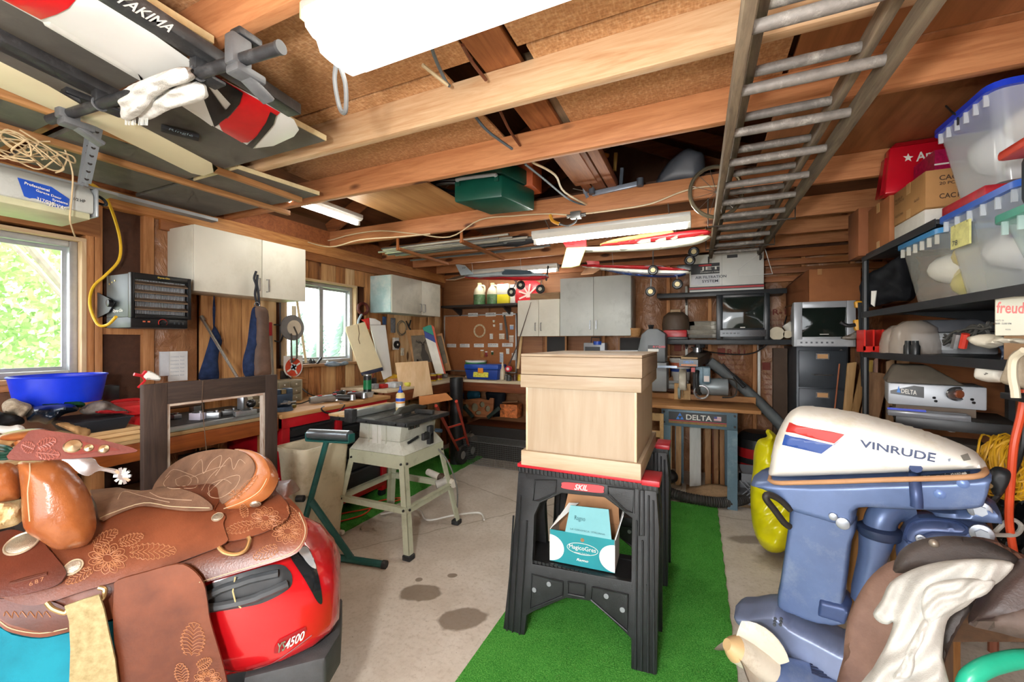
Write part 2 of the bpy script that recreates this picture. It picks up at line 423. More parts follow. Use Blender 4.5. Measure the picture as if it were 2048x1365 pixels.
obj('fibreboard',MB().box(XO,XL-.05,-.6,1.15,.3,W1[2]-.06),mat('#6d4a30',.8,0,.2,20,.3),wl)
obj('fibreboard',MB().box(XO,XL-.05,-1.6,.06,.3,2.2),mat('#6d4a30',.8,0,.2,20,.3),wl)
g=MB().grid(lambda u,v:V((XL-.03+.03*math.sin(math.pi*u),1.477+.268*u,2.2*v)),10,40);obj('insulation_paper',g,kraft(),wl)
obj('header',MB().box(XO,XL+.01,.0,1.21,W1[3]+.04,2.14),wood('#a8703f','#7c4a24','y'),wl,bevel=.003)
obj('sill_board',MB().box(XO,XL+.02,.0,1.15,W1[2]-.06,W1[2]-.015),wood('#b98453','#8f5c32','y'),wl,bevel=.003)
obj('top_plate',MB().box(XO,XL+.045,YF,YB,2.2,ZJ),wood('#c58d52','#96592a','y',1,.6,'#5a2c12'),wl,bevel=.004)
obj('ledger_board',MB().box(XL,XL+.03,1.5,YB,2.13,2.2),wood('#a56a38','#7a4420','y'),wl,bevel=.003)
ALU=mat('#b9bdbf',.4,.6,.1,20)
def window(n,W,mull,label):
    y0,y1,z0,z1=W;fr=MB();t=.035
    for a in((y0,y0+t,z0,z1),(y1-t,y1,z0,z1),(y0+t,y1-t,z0,z0+t),(y0+t,y1-t,z1-t,z1)):fr.box(XO-.04,XO+.05,*a)
    o=struct('window_%d'%n,fr,ALU,label,'window',bevel=.004)
    for m in mull:obj('mullion',MB().box(XO-.01,XO+.035,m-.022,m+.022,z0+t,z1-t),ALU,o,bevel=.004)
    es=[y0+t]+list(mull)+[y1-t]
    for k,(a,b)in enumerate(zip(es,es[1:])):
        xs=XO+(.0 if k%2 else.014);s=MB()
        for q in((a,a+.016,z0+t,z1-t),(b-.016,b,z0+t,z1-t),(a+.016,b-.016,z0+t,z0+t+.02),(a+.016,b-.016,z1-t-.02,z1-t)):s.box(xs-.008,xs+.008,*q)
        p=obj('sash',s,ALU,o);obj('pane',MB().box(xs-.002,xs+.002,a+.014,b-.014,z0+t+.015,z1-t-.015),glass('#f2fbff',.08),p)
    fb=mat('#c9b48c',.6)
    j=MB();j.box(XO+.05,XL+.01,y1,y1+.02,z0,z1);j.box(XO+.05,XL+.01,y0-.02,y0,z0,z1);obj('jamb',j,wood('#dcc09a','#c09c70','z'),o);obj('head_jamb',MB().box(XO+.05,XL+.01,y0-.02,y1+.02,z1,z1+.02),wood('#dcc09a','#c09c70','y'),o)
    obj('sill',MB().box(XO+.05,XL+.04,y0-.02,y1+.02,z0-.025,z0),wood('#b48a60','#8a6240','y'),o,bevel=.003)
    return o
window(1,W1,(.62,),'aluminium sliding window with green trees outside, at the left edge')
window(2,W2,(2.83,),'two-pane aluminium window over the red tool bench')
# ---- back wall ----
wb=struct('wall_back',MB().box(XL-.1,XR+.1,YB+.06,YB+.1,0,4),mat('#5d3a24',.8,0,.2,6),'back garage wall of plywood and brown insulation paper','wall',smooth=0)
PLY=wood('#a06c44','#7d4e2e','x',.5,.6)
for a,b in((XL,-2.5),(-2.5,-1.75),(-1.75,-1.02)):obj('plywood_panel',MB().box(a+.002,b-.002,YB+.0,YB+.06,.0,2.3),PLY,wb,bevel=.002)
xs=[-1.02,-.72,-.31,.1,.51,.92,1.3,XR]
for k,(a,b)in enumerate(zip(xs,xs[1:])):
    g=MB().grid(lambda u,v:V((a+.03+(b-a-.03)*u,YB+.05-.05*math.sin(math.pi*u)+.006*math.sin(v*23+k)*math.sin(math.pi*u),2.3*v)),10,40)
    obj('insulation_batt',g,kraft(),wb)
    obj('stud',MB().box(a,a+.036,YB+.005,YB+.06,0,2.3),STUD,wb,bevel=.003)
RED11=mat('#7d3526',.7)
for(x,z)in((.56,1.12),(.16,1.26),(-.26,1.3),(.56,1.66)):
    text3(wb,'R-11',(x+.12,YB-.012,z),(.16,0,0),(0,0,.055),RED11,off=.004,bold=True)
    obj('printed_mark',MB().box(x+.03,x+.1,YB-.017,YB-.0165,z-.01,z+.065),RED11,wb)
    for q in range(5):text3(wb,'THERMAL INSULATION FACING',(x+.04,YB-.012,z-.06-.05*q),(.24,0,0),(0,0,.014),RED11,off=.004)
obj('top_plate',MB().box(XL,XR,YB-.03,YB+.05,2.22,ZJ),wood('#a8683a','#7c451f','x'),wb,bevel=.004)
for z in(1.98,2.06,2.14):obj('cleat',MB().box(.42,XR,YB-.06,YB-.015,z,z+.055),wood('#b5733f','#874a22','x'),wb,bevel=.003)
# ---- right wall, front wall with the open door ----
wr=struct('wall_right',MB().box(XR,XR+.06,YF,YB+.1,0,2.6),wood('#8a5632','#63391f','y',.4,.7),'right garage wall of dark brown plywood behind the shelves','wall',smooth=0)
fw=MB().box(XL-.1,-2.2,YF-.1,YF,0,4);fw.box(.95,XR+.1,YF-.1,YF,0,4);fw.box(-2.2,.95,YF-.1,YF,2.1,4)
struct('wall_front',fw,PLY,'front garage wall around the open door behind the viewer','wall',smooth=0)
# ---- ceiling ----
cl=struct('ceiling',MB().box(XL,XL+.03,YF,YB,ZJ,ZJ+JH),RAFTER,'open ceiling of red-brown joists with loose sheets laid on top','ceiling',smooth=0)
JY=[-1.0,-.2,.75,1.41,1.89,2.85,3.56,4.1,4.6]
for k,yy in enumerate(JY):
    obj('joist',MB().box(XL+.03,XR,yy,yy+.038,ZJ,ZJ+JH),JOISTL if k==3 else JOISTW,cl,bevel=.003)
ZT=ZJ+JH
OSB=osb()
for(a,b,c,d)in((-2.3,-.76,.2,1.33),(-.58,.26,.2,1.33),(-2.3,-.9,1.34,1.93),(-.55,.3,1.34,1.93),(-2.6,.3,-1.6,.19)):obj('osb_sheet',MB().box(a,b,c,d,ZT,ZT+.012),OSB,cl,bevel=.002)
PLYC=wood('#ab7148','#7d4c2c','y',.35,.55)
for(a,b,c,d)in((.32,XR,-1.6,.62),(.32,XR,.63,1.84),(.32,XR,1.85,2.86)):obj('plywood_sheet',MB().box(a,b,c,d,ZT,ZT+.014),PLYC,cl,bevel=.002)
obj('plywood_sheet',MB().box(-2.32,-1.62,1.95,3.2,ZT-.0,ZT+.014),wood('#cf9a64','#ab7440','y',.4,.55),cl,bevel=.002)
obj('loose_plank',MB().box(-.75,-.6,.25,2.7,ZT+.002,ZT+.03),wood('#a86a3d','#7b4523','y'),cl,bevel=.003)
obj('loose_plank',MB().box(-.74,-.66,1.4,2.95,ZT+.034,ZT+.07),wood('#a86a3d','#7b4523','y'),cl,bevel=.003)
obj('loose_plank',MB().box(-.64,-.55,1.5,3.1,ZT+.034,ZT+.10),wood('#8a7258','#6b543d','y'),cl,bevel=.003)
obj('sheet_stack',MB().box(-1.9,.3,2.95,4.7,ZT,ZT+.05),wood('#5c3820','#3d2414','x'),cl)
obj('sheet_stack',MB().box(.3,XR,2.9,4.75,ZT,ZT+.03),wood('#6c4224','#4a2c16','x'),cl)
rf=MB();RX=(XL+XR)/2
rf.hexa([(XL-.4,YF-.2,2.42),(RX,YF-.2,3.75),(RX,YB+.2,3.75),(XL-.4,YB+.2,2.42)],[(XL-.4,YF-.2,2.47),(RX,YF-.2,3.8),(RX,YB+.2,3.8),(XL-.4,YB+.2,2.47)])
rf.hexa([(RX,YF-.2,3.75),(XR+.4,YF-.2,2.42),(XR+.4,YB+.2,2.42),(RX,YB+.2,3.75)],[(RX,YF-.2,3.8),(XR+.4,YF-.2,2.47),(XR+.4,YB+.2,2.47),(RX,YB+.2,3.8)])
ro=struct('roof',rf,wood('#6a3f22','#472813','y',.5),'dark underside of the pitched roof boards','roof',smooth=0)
for yy in JY[2:]:obj('rafter',MB().beam((XL-.05,yy+.06,2.48),(RX,yy+.06,3.68),.038,.12),RAFTER,ro);obj('rafter',MB().beam((RX,yy+.06,3.68),(XR+.05,yy+.06,2.48),.038,.12),RAFTER,ro)
# ---- outside ----
struct('ground',MB().box(-60,XL-.15,-30,40,-.3,-.15),mat('#8fae6a',.9,0,.3,.6),'bright lawn outside the left wall','lawn',smooth=0)
struct('driveway',MB().box(-12,12,-30,YF-.1,-.3,-.02),mat('#b5b0a6',.9,0,.1,1),'pale driveway behind the viewer','driveway',smooth=0)
def leafy(c,r,n,s,seed,m,name,parent):
    rr=random.Random(seed);mb=MB()
    for _ in range(n):
        d=V((rr.gauss(0,1),rr.gauss(0,1),rr.gauss(0,1))).normalized()*rr.uniform(.35,1)
        p=V(c)+V((d.x*r[0],d.y*r[1],d.z*r[2]));a=V((rr.gauss(0,1),rr.gauss(0,1),rr.gauss(0,1))).normalized()*s;b=a.orthogonal().normalized()*s*.5
        mb.add([p-a,p+b,p+a,p-b],[(0,1,2,3)])
    return setp(obj(name,mb,m,parent,smooth=0),kind='stuff')
BARK=mat('#8d8273',.9,0,.3,20,.4)
tr=thing('maple_tree','leafy green tree with leaning grey trunks outside the left window','tree',(-7.0,2.2,-.15))
obj('trunk',MB().tube(smoothpath([(-6.6,3.2,-.2),(-6.7,2.7,1.2),(-6.7,2.1,2.2),(-6.9,1.4,3.4),(-7,1,4.4)],4),[.06]*5+[.05]*6+[.03]*6,9),BARK,tr)
obj('branch',MB().tube(smoothpath([(-6.1,3.1,.9),(-6.4,2.4,1.5),(-6.6,1.8,2.4),(-6.9,1.2,3.0)],4),.025,8),BARK,tr)
LEAF=mat('#a9cf78',.7,0,.35,2);LEAF2=mat('#d0eaa4',.7,0,.35,2)
leafy((-8.5,2.4,2.6),(1.4,3.4,2.6),9000,.07,1,LEAF,'foliage',tr);leafy((-8.2,1.6,1.8),(1.0,2.8,1.7),6000,.06,2,LEAF2,'foliage',tr)
for k,(px,py,X,h,r)in enumerate(((690,690,-15,2.6,1.0),(646,700,-17,1.9,.8),(604,690,-20,2.8,.9))):
    p=atX(px,py,X);t=thing('conifer',('tall pale conifer outside the tool bench window, right pane','short pale conifer outside the tool bench window, left pane','pale conifer at the left edge of the tool bench window')[k],'tree',(p.x,p.y,-.15),group='conifers outside')
    rr=random.Random(k);mb=MB();top=p.z+h*.62
    for _ in range(1500):
        q=rr.random()**.7;a=rr.uniform(0,6.28);ra=r*q*rr.uniform(.6,1);c=V((p.x+ra*math.cos(a),p.y+ra*math.sin(a),top-q*(top+.1)));d=V((math.cos(a),math.sin(a),-.5))*.22;b=d.orthogonal().normalized()*.06
        mb.add([c-d,c+b,c+d,c-b],[(0,1,2,3)])
    setp(obj('foliage',mb,mat('#c4d8d0',.8,0,.15,1),t,smooth=0),kind='stuff');obj('trunk',MB().cyl((p.x,p.y,-.2),(p.x,p.y,top-.1),.09,.02),BARK,t)
# ================= FLUORESCENT LIGHTS =================
WHITE=mat('#e4e2da',.5,0,.05);STEELW=mat('#cfd0cc',.45,.2,.08)
def fixture(name,label,a,b,w,h,m,power,hang=None,lens=False,hy=0):
    """a and b: ends of the fixture's underside axis; the lamp body hangs at that height"""
    a,b=V(a),V(b);t=thing(name,label,'light',(a+b)/2,group='ceiling fluorescent lights');d=(b-a).normalized();s=d.cross(UP)
    obj('housing',MB().beam(a+UP*h,b+UP*h,w,.03),STEELW,t,bevel=.004)
    if lens:
        rings=[]
        prof=[(-.5,0),(-.47,-.45),(-.36,-.62),(-.3,-.62),(-.24,-.95),(-.1,-1),(.1,-1),(.24,-.95),(.3,-.62),(.36,-.62),(.47,-.45),(.5,0)]
        for k,q in((0,.9),(.012,1),(1,1),(1.0,.9)):
            c=a+(b-a)*k+UP*(h-.012);rings.append([c+s*(x*w*q)+UP*(z*h*.95*q)for x,z in prof])
        obj('lens',MB().loft(rings),glow('#fffdf4',power),t)
        for e in(a,b):obj('end_cap',MB().boxc(e+UP*(h*.9),(.006,w*.98,.05),Rz(math.degrees(math.atan2(d.y,d.x)))),mat('#d8d2a8',.5),t)
    else:
        obj('reflector',MB().prism([a+s*w*.5+UP*(h-.012),a+s*w*.3+UP*.03,a-s*w*.3+UP*.03,a-s*w*.5+UP*(h-.012)],b-a),WHITE,t)
        obj('tube',MB().cyl(a+d*.03+UP*.012,b-d*.03+UP*.012,.017,n=14),glow('#fffdf4',power),t)
        for e,q in((a,1),(b,-1)):obj('lampholder',MB().boxc(e+d*q*.012+UP*.02,(.024,.035,.05),Rz(math.degrees(math.atan2(d.y,d.x)))),WHITE,t,bevel=.003)
    if hang:
        for k in(.12,.88):obj('chain',MB().tube([a+(b-a)*k+UP*(h+.01),a+(b-a)*k+UP*(h+hang)+V((0,hy,0))],.004,6),mat('#8b8b88',.4,.8),t)
    return t
f1=fixture('wraparound_light','large white wraparound fluorescent light glowing at the top of the picture',(-.96,.875,2.2),(.26,.875,2.2),.23,.092,None,4,lens=True)
fixture('strip_light','single-tube strip light hanging over the model planes',(-1.17,3.02,2.16),(-.04,2.99,2.16),.13,.075,None,42,hang=.07,hy=-.13)
fixture('strip_light','short strip light over the left wall cabinets',(-2.48,1.86,2.33),(-2.48,2.5,2.33),.1,.06,None,30)
fixture('strip_light','strip light at the back, half hidden behind the silver model plane',(-2.6,4.5,2.2),(-1.45,4.5,2.2),.11,.07,None,16,hang=.03,hy=.12)
cb=smoothpath([(-.97,.9,2.26),(-1.02,.93,2.21),(-1.02,.95,2.13),(-.975,.93,2.1),(-.945,.9,2.16),(-.96,.88,2.23)],6)
obj('cable_loop',MB().tube(cb,.007,8),mat('#77797a',.5),f1)
# ================= CENTRE: RUNNERS, CHEST, SAWHORSES =================
def zm(ox,oy,s):return lambda*p:[(ox+s*a,oy+s*b)for a,b in p]
def turf():
    t=NT('green_turf');v=t.coord((1,1,1));f=t.noise(v,160,3,.7);g=t.noise(v,9,4)
    c=t.ramp(f,[(.3,'#2a6a22'),(.5,'#4fa540'),(.75,'#8ad068')]);c=t.mix(.25,c,t.ramp(g,[(.3,'#3a8a30'),(.7,'#66ba52')]))
    sp=t.ramp(t.voro(v,34),[(.035,(1,1,1,1)),(.06,(0,0,0,1))]);c=t.mix(sp,c,'#a9a06a');t.base(c);t.bump(f,.9,.012);return t.set(.9,spec=.1)
TURF=turf()
def runner(label,x0,x1,y0,y1,a):
    pts=[(x0,y0),(x1,y0)]+[(x1+.004*math.sin(k*3.1),y0+(y1-y0)*k/40)for k in range(1,40)]+[(x1,y1),(x0,y1)]
    o=solo('turf_runner',label,'carpet',MB().prism([(a_,b_,.001)for a_,b_ in pts],(0,0,.011)),TURF,'green turf runners',smooth=0)
    rr=random.Random(a);pl=MB()
    for _ in range(26000):
        x,yy=rr.uniform(x0,x1),rr.uniform(max(y0,.9),y1);h=rr.uniform(.004,.010);d=rr.uniform(0,6.28);w_=.0016;dx,dy=math.cos(d)*w_,math.sin(d)*w_
        pl.add([(x-dx,yy-dy,.011),(x+dx,yy+dy,.011),(x+rr.uniform(-.006,.006),yy+rr.uniform(-.006,.006),.011+h)],[(0,1,2)])
    setp(obj('pile',pl,TURF,o,smooth=0),kind='stuff')
runner('green turf runner under the black sawhorses',-.9,.15,.85,3.82,1)
runner('green turf runner along the red tool bench',-2.95,-2.35,1.0,4.55,2)
# ---- wooden chest ----
CH=wood('#bfab90','#9c8060','x',.5,.5,False,.05);CHS=wood('#b4a186','#987d5f','y',.5,.5,False,.05);CHP=wood('#bfac92','#ae977a','z',.35,.5,False,.04)
ch=thing('wooden_chest','pale unfinished wooden chest with lid standing on the sawhorses','chest',(-.505,2.2,.795))
z0=.795
def rails(name,x0,x1,y0,y1,a,b,th,m1=CH,m2=CHS):
    obj(name,MB().box(x0,x1,y0,y0+th,a,b),m1,ch,bevel=.003);obj(name,MB().box(x0,x1,y1-th,y1,a,b),m1,ch,bevel=.003)
    obj(name,MB().box(x1-th,x1,y0+th,y1-th,a,b),m2,ch,bevel=.003);obj(name,MB().box(x0,x0+th,y0+th,y1-th,a,b),m2,ch,bevel=.003)
rails('base_rail',-.787,-.223,1.85,2.56,z0,.866,.02)
obj('front_panel',MB().box(-.767,-.252,1.871,1.885,z0+.01,1.19),CHP,ch)
obj('side_panel',MB().box(-.254,-.2435,1.885,2.53,z0+.01,1.19),wood('#d2c0a4','#c2ac8c','z',.3),ch);obj('side_panel',MB().box(-.767,-.755,1.885,2.53,z0+.01,1.19),CHP,ch)
obj('back_panel',MB().box(-.767,-.2435,2.53,2.542,z0+.01,1.19),CHP,ch)
obj('edge_strip',MB().box(-.253,-.2435,1.87,1.885,z0+.01,1.19),wood('#f0ddba','#b48c5c','z',2),ch);obj('edge_strip',MB().box(-.7685,-.760,1.8695,1.885,z0+.01,1.19),wood('#f0ddba','#b48c5c','z',2),ch)
rails('lid_rail',-.789,-.221,1.847,2.563,1.175,1.237,.02);rails('lid_frame',-.785,-.217,1.843,2.567,1.239,1.325,.022)
obj('lid_top',MB().box(-.785,-.217,1.843,2.567,1.326,1.338),CH,ch,bevel=.003)
# ---- sawhorses ----
BLK=mat('#151617',.5,0,.25,25,.15,'#26282a');BLKR=mat('#1f2123',.45,0,.2,25,.1);REDP=mat('#c0202c',.4,0,.1)
z6=zm(950,680,.502)
def sawhorse(label):
    t=thing('sawhorse',label,'sawhorse',(-.5,1.95,.0),group='black plastic sawhorses')
    P,N=V((-.5,1.79,0.012)),V((0,-.77,.10)).normalized()
    outer=z6((172,528),(722,586),(735,760),(724,1338),(622,1314),(622,1192),(590,1160),(462,1042),(362,1030),(230,1085),(205,1100),(194,1200),(108,1184),(122,1060),(160,700))
    hole=z6((258,652),(345,612),(515,628),(625,712),(622,966),(228,893),(236,700))
    def face(mirror):
        mb=plate(outer,P,N,.035,[hole])
        if mirror:
            for p in mb.v:p.y=3.90-p.y
            mb.f=[f[::-1]for f in mb.f]
        return mb
    fr=obj('front_panel',face(0),BLK,t,bevel=.004,smooth=30);obj('rear_panel',face(1),BLK,t,smooth=30)
    def on(u,v,o=.004):return atN(u,v,P,N)+N*o
    for loop in(((240,560),(325,560),(322,610),(255,640),(232,640)),((530,585),(635,598),(632,690),(600,680),(532,615)),((228,935),(352,965),(350,1020),(222,1072)),((372,965),(440,975),(438,1025),(372,1012)),((468,985),(610,1015),(608,1160),(462,1035)),((655,600),(672,600),(672,780),(652,780))):
        pts=z6(*loop);obj('molded_rib',MB().tube([on(*p)for p in pts],.0045,6,True),BLKR,t)
    for a,b in(((155,700),(128,1165)),((182,620),(150,1172)),((208,720),(178,1180)),((645,720),(640,1310)),((692,620),(690,1325)),((668,800),(664,1318)),((710,640),(714,1330))):
        p,q=z6(a,b);obj('molded_rib',MB().tube([on(*p),on(*q)],.005,6),BLKR,t)
    for q in((238,995),(296,972),(524,1020),(588,1074)):p=on(*z6(q)[0]);obj('screw',MB().cyl(p-N*.004,p+N*.004,.011,n=12),mat('#8a8d90',.4,.7),t)
    lab=plate(curve2(z6((352,568),(430,574),(508,583),(512,600),(506,611),(430,604),(350,592),(346,580)),3),P+N*.006,N,.006);lo=obj('brand_plate',lab,mat('#c4292e',.4),t)
    a,b,c,d=[on(*p,.009)for p in z6((398,596),(450,601),(448,578),(400,574))];text3(t,'SKIL',a,b-a,d-a,WHITE,bold=True,shear=.25)
    obj('top_beam',MB().box(-.815,-.155,1.885,2.015,.735,.772),BLK,t,bevel=.004)
    teeth=MB()
    for k in range(33):teeth.box(-.812+.02*k,-.802+.02*k,1.878,1.89,.75,.772)
    obj('tooth_strip',teeth,BLKR,t)
    obj('red_jaw',MB().box(-.82,-.15,1.88,1.94,.772,.79),REDP,t,bevel=.003)
    obj('red_clamp',MB().box(-.225,-.148,1.872,2.028,.768,.793),mat('#b3202c',.35),t,bevel=.004)
    obj('side_brace',MB().box(-.2,-.185,1.83,2.07,.335,.36),BLK,t);obj('side_brace',MB().box(-.81,-.795,1.83,2.07,.335,.36),BLK,t)
    sh_=MB().box(-.775,-.2,1.845,2.055,.33,.344)
    for k in range(28):sh_.box(-.77+.02*k,-.758+.02*k,1.838,1.852,.328,.348)
    obj('shelf',sh_,BLK,t)
    return t
s1=sawhorse('black plastic sawhorse nearest the viewer with a teal box on its shelf')
s2=copy_thing(s1,(-.5,2.62,0),0,'black plastic sawhorse farther back, mostly hidden under the chest')
# ---- teal tile box ----
CARD=mat('#b08058',.8,0,.12,8);TEAL=mat('#17868f',.5,0,.06);TWHITE=mat('#dfe0dc',.6,0,.06);TEALL=mat('#62a7ae',.5,0,.06)
tb=thing('tile_box','open teal and white cardboard tile box on the near sawhorse shelf','box',(-.645,1.868,.349),3)
w_,d_,h_=.305,.17,.15
bx=MB().box(0,w_,.003,d_,0,.004);bx.box(0,w_,0,.003,0,h_);obj('front_wall',bx,TEAL,tb,local=True)
obj('side_wall',MB().box(w_-.003,w_,0,d_,0,h_),TWHITE,tb,local=True);obj('side_wall',MB().box(0,.003,0,d_,0,h_),TWHITE,tb,local=True);obj('back_wall',MB().box(0,w_,d_-.003,d_,0,h_),CARD,tb,local=True)
for s,cx in((1,0),(-1,w_)):
    obj('white_print',MB().add([(cx,-.001,.005)]+[(cx+s*.07*math.cos(a),-.001,.065+.062*math.sin(a))for a in[math.radians(-90+9*k)for k in range(21)]]+[(cx,-.001,.128)],[tuple(range(23))]),TWHITE,tb,local=True)
fl=MB().hexa([(.075,0,h_),(.29,0,h_),(.285,.003,h_),(.08,.003,h_)],[(.09,.045,h_+.11),(.27,.05,h_+.115),(.27,.053,h_+.115),(.09,.048,h_+.11)]);obj('front_flap',fl,TEALL,tb,local=True)
obj('back_flap',MB().hexa([(.02,d_,h_),(w_,d_,h_),(w_,d_+.003,h_),(.02,d_+.003,h_)],[(.06,d_+.01,h_+.17),(w_-.01,d_+.01,h_+.19),(w_-.01,d_+.013,h_+.19),(.06,d_+.013,h_+.17)]),CARD,tb,local=True)
obj('side_flap',MB().hexa([(w_,.0,h_),(w_,d_,h_),(w_+.003,d_,h_),(w_+.003,0,h_)],[(w_+.03,.04,h_+.1),(w_+.03,d_-.03,h_+.13),(w_+.033,d_-.03,h_+.13),(w_+.033,.04,h_+.1)]),mat('#c6cbca',.6),tb,local=True)
obj('side_flap',MB().hexa([(0,.0,h_),(0,d_*.8,h_),(.003,d_*.8,h_),(.003,0,h_)],[(.07,.1,h_+.1),(.11,.14,h_+.09),(.113,.14,h_+.09),(.073,.1,h_+.1)]),TWHITE,tb,local=True)
WT=WM[tb.name];R3=WT.to_3x3()
def tl(body,x,z,w,h,yy=-.0015,m=TWHITE,**k):text3(tb,body,WT@V((x,yy,z)),R3@V((w,0,0)),R3@V((0,0,h)),m,**k)
tl('MagicoGres',.095,.072,.125,.026);tl('SMALTATO',.12,.06,.07,.006);tl('Ragno',.13,.022,.055,.016,shear=.3,bold=True)
obj('printed_oval',MB().tube([WT@V((.157+.072*math.cos(a),-.001,.083+.026*math.sin(a)))for a in[k*math.pi/16 for k in range(32)]],.0012,4,True),TWHITE,tb)
obj('hand_hole',MB().cyl(WT@V((.157,-.0015,.125)),WT@V((.157,.001,.125)),.009,n=16),mat('#8b6a4a',.8),tb)
pf=lambda x,q:WT@V((.09+x*.18,.045*q-.003,h_+.11*q));a,b,d=pf(.14,.45),pf(.42,.45),pf(.14,.66)
text3(tb,'Ragno',a,b-a,d-a,mat('#2b6a72',.6));text3(tb,'LA CERAMICA  ITALIANA',pf(.05,.12),pf(.95,.12)-pf(.05,.12),pf(.05,.18)-pf(.05,.12),mat('#2b6a72',.6))
# behind it: a red object on the far shelf of the same horse
rd=solo('drill_case','red plastic case lying on the rear sawhorse shelf','case',MB().box(-.37,-.21,2.53,2.7,.348,.43),REDP,bevel=.015)
# ================= TABLE SAW =================
SAWG=mat('#b9bda4',.45,0,.06,12,0,'#9c9f86');SAWB=mat('#c6c9bd',.45,0,.06,10,0,'#a4a596');BLACKM=mat('#26282a',.55,0,.3,30,.2,'#4b4d4e')
ts=thing('table_saw','pale green-grey table saw on a splayed four-leg stand','table saw',(-2.0,2.4,0))
top=[(-2.23,2.18),(-1.77,2.18),(-1.77,2.62),(-2.23,2.62)];foot=[(-2.34,2.09),(-1.665,2.105),(-1.66,2.71),(-2.34,2.71)]
cs=[(1,1),(-1,1),(-1,-1),(1,-1)]
for(a,b),(c,d),(sx,sy)in zip(top,foot,cs):
    w1=.045;A=V((a,b,.64));B=V((c,d,.03));L=MB()
    L.hexa([B,B+V((sx*w1,0,0)),B+V((sx*w1,sy*.005,0)),B+V((0,sy*.005,0))],[A,A+V((sx*w1,0,0)),A+V((sx*w1,sy*.005,0)),A+V((0,sy*.005,0))])
    L.hexa([B,B+V((sx*.005,0,0)),B+V((sx*.005,sy*w1,0)),B+V((0,sy*w1,0))],[A,A+V((sx*.005,0,0)),A+V((sx*.005,sy*w1,0)),A+V((0,sy*w1,0))])
    lg=obj('leg',L,SAWG,ts);obj('rubber_foot',MB().boxc(B+V((sx*.02,sy*.02,-.012)),(.06,.06,.034)),BLACKM,lg,bevel=.006)
def lp(k,z):a,b=V(top[k]+(.64,)),V(foot[k]+(.03,));return a+(b-a)*((.64-z)/.61)
for k in range(4):
    a,b=lp(k,.30),lp((k+1)%4,.30);o=.0
    obj('stretcher',MB().beam(a,b,.006,.045),SAWG,ts);obj('stretcher',MB().beam(a+V((0,0,.02)),b+V((0,0,.02)),.035,.004),SAWG,ts)
    a,b=lp(k,.595),lp((k+1)%4,.595);obj('apron',MB().beam(a,b,.008,.09),SAWG,ts)
    for z,off in((.585,.03),(.3,.03)):
        for p,q in((lp(k,z),lp((k+1)%4,z)),(lp((k+1)%4,z),lp(k,z))):
            dd=(q-p).normalized();nn=dd.cross(UP)if(dd.cross(UP)).dot(p-V((-2,2.4,z)))>0 else-dd.cross(UP);c=p+dd*.022
            obj('bolt',MB().cyl(c,c+nn.normalized()*.011,.008,n=8),BLACKM,ts)
bd=MB().hexa([(-2.24,2.17,.64),(-1.76,2.17,.64),(-1.76,2.63,.64),(-2.24,2.63,.64)],[(-2.18,2.2,.72),(-1.82,2.2,.72),(-1.82,2.6,.72),(-2.18,2.6,.72)])
bd.hexa([(-2.18,2.2,.72),(-1.82,2.2,.72),(-1.82,2.6,.72),(-2.18,2.6,.72)],[(-2.17,2.2,.85),(-1.8,2.2,.85),(-1.8,2.6,.85),(-2.17,2.6,.85)])
obj('body',bd,SAWB,ts,bevel=.006)
for x in(-2.08,-2.0,-1.93):obj('body_rib',MB().box(x-.003,x+.003,2.187,2.2,.7,.85),SAWB,ts)
obj('body_panel',MB().box(-2.05,-1.97,2.191,2.2,.68,.85),mat('#d8dad2',.5),ts)
TT=BLACKM;tbm=MB().box(-2.39,-1.72,2.15,2.63,.853,.868);obj('table_top',tbm,mat('#4a4c4a',.4,.5,.3,30,.1,'#7b7c78'),ts,bevel=.003)
for a in((-2.39,-1.72,2.14,2.155),(-2.39,-1.72,2.625,2.64),(-2.395,-2.38,2.14,2.64),(-1.73,-1.71,2.14,2.64)):obj('table_rail',MB().box(*a,.838,.866),BLACKM,ts,bevel=.003)
for k in range(3):
    for j in range(2):obj('rail_bolt',MB().cyl((-2.3+.25*k,2.137,.852),(-2.3+.25*k,2.142,.852),.006,n=8),mat('#c9c9c4',.3,.9),ts)
fe=obj('rip_fence',MB().box(-2.2,-2.16,2.12,2.66,.87,.915),mat('#a9b3b2',.35,.6),ts,bevel=.003)
obj('fence_bracket',MB().box(-2.215,-2.145,2.1,2.15,.84,.93),BLACKM,fe,bevel=.004)
for x in(-1.98,-1.86):obj('mitre_slot',MB().box(x-.01,x+.01,2.155,2.62,.8675,.8695),mat('#1b1c1d',.6),ts)
obj('blade',MB().cyl((-1.925,2.4,.865),(-1.922,2.4,.865),.055,n=28),mat('#9a9c9a',.3,.9),ts)
obj('blade_guard',MB().prism([(-1.945,2.28,.885),(-1.945,2.34,.925),(-1.945,2.5,.93),(-1.945,2.62,.9),(-1.945,2.62,.885)],(.04,0,0)),mat('#3b3a33',.5),ts,bevel=.004)
obj('mitre_gauge',MB().box(-1.9,-1.74,2.46,2.49,.87,.9),mat('#2e2e2c',.5),ts,bevel=.004)
hw=V((-1.775,2.42,.735));obj('handwheel',MB().boxc(hw+V((.045,0,0)),(.03,.05,.13)).boxc(hw+V((.045,-.05,0)),(.025,.08,.05)).cyl(hw,hw+V((.06,0,0)),.018),BLACKM,ts,bevel=.006)
obj('crank_knob',MB().cyl(hw+V((.05,.06,.02)),hw+V((.1,.06,.02)),.014,n=12),mat('#2b3b4a',.5),ts)
obj('tilt_slot',MB().prism([(-1.795,2.25,.70),(-1.795,2.36,.72),(-1.795,2.36,.735),(-1.795,2.25,.715)],(.012,0,0)),BLACKM,ts)
vt=MB()
for k in range(7):vt.box(-1.803,-1.797,2.27+.018*k,2.277+.018*k,.79,.83)
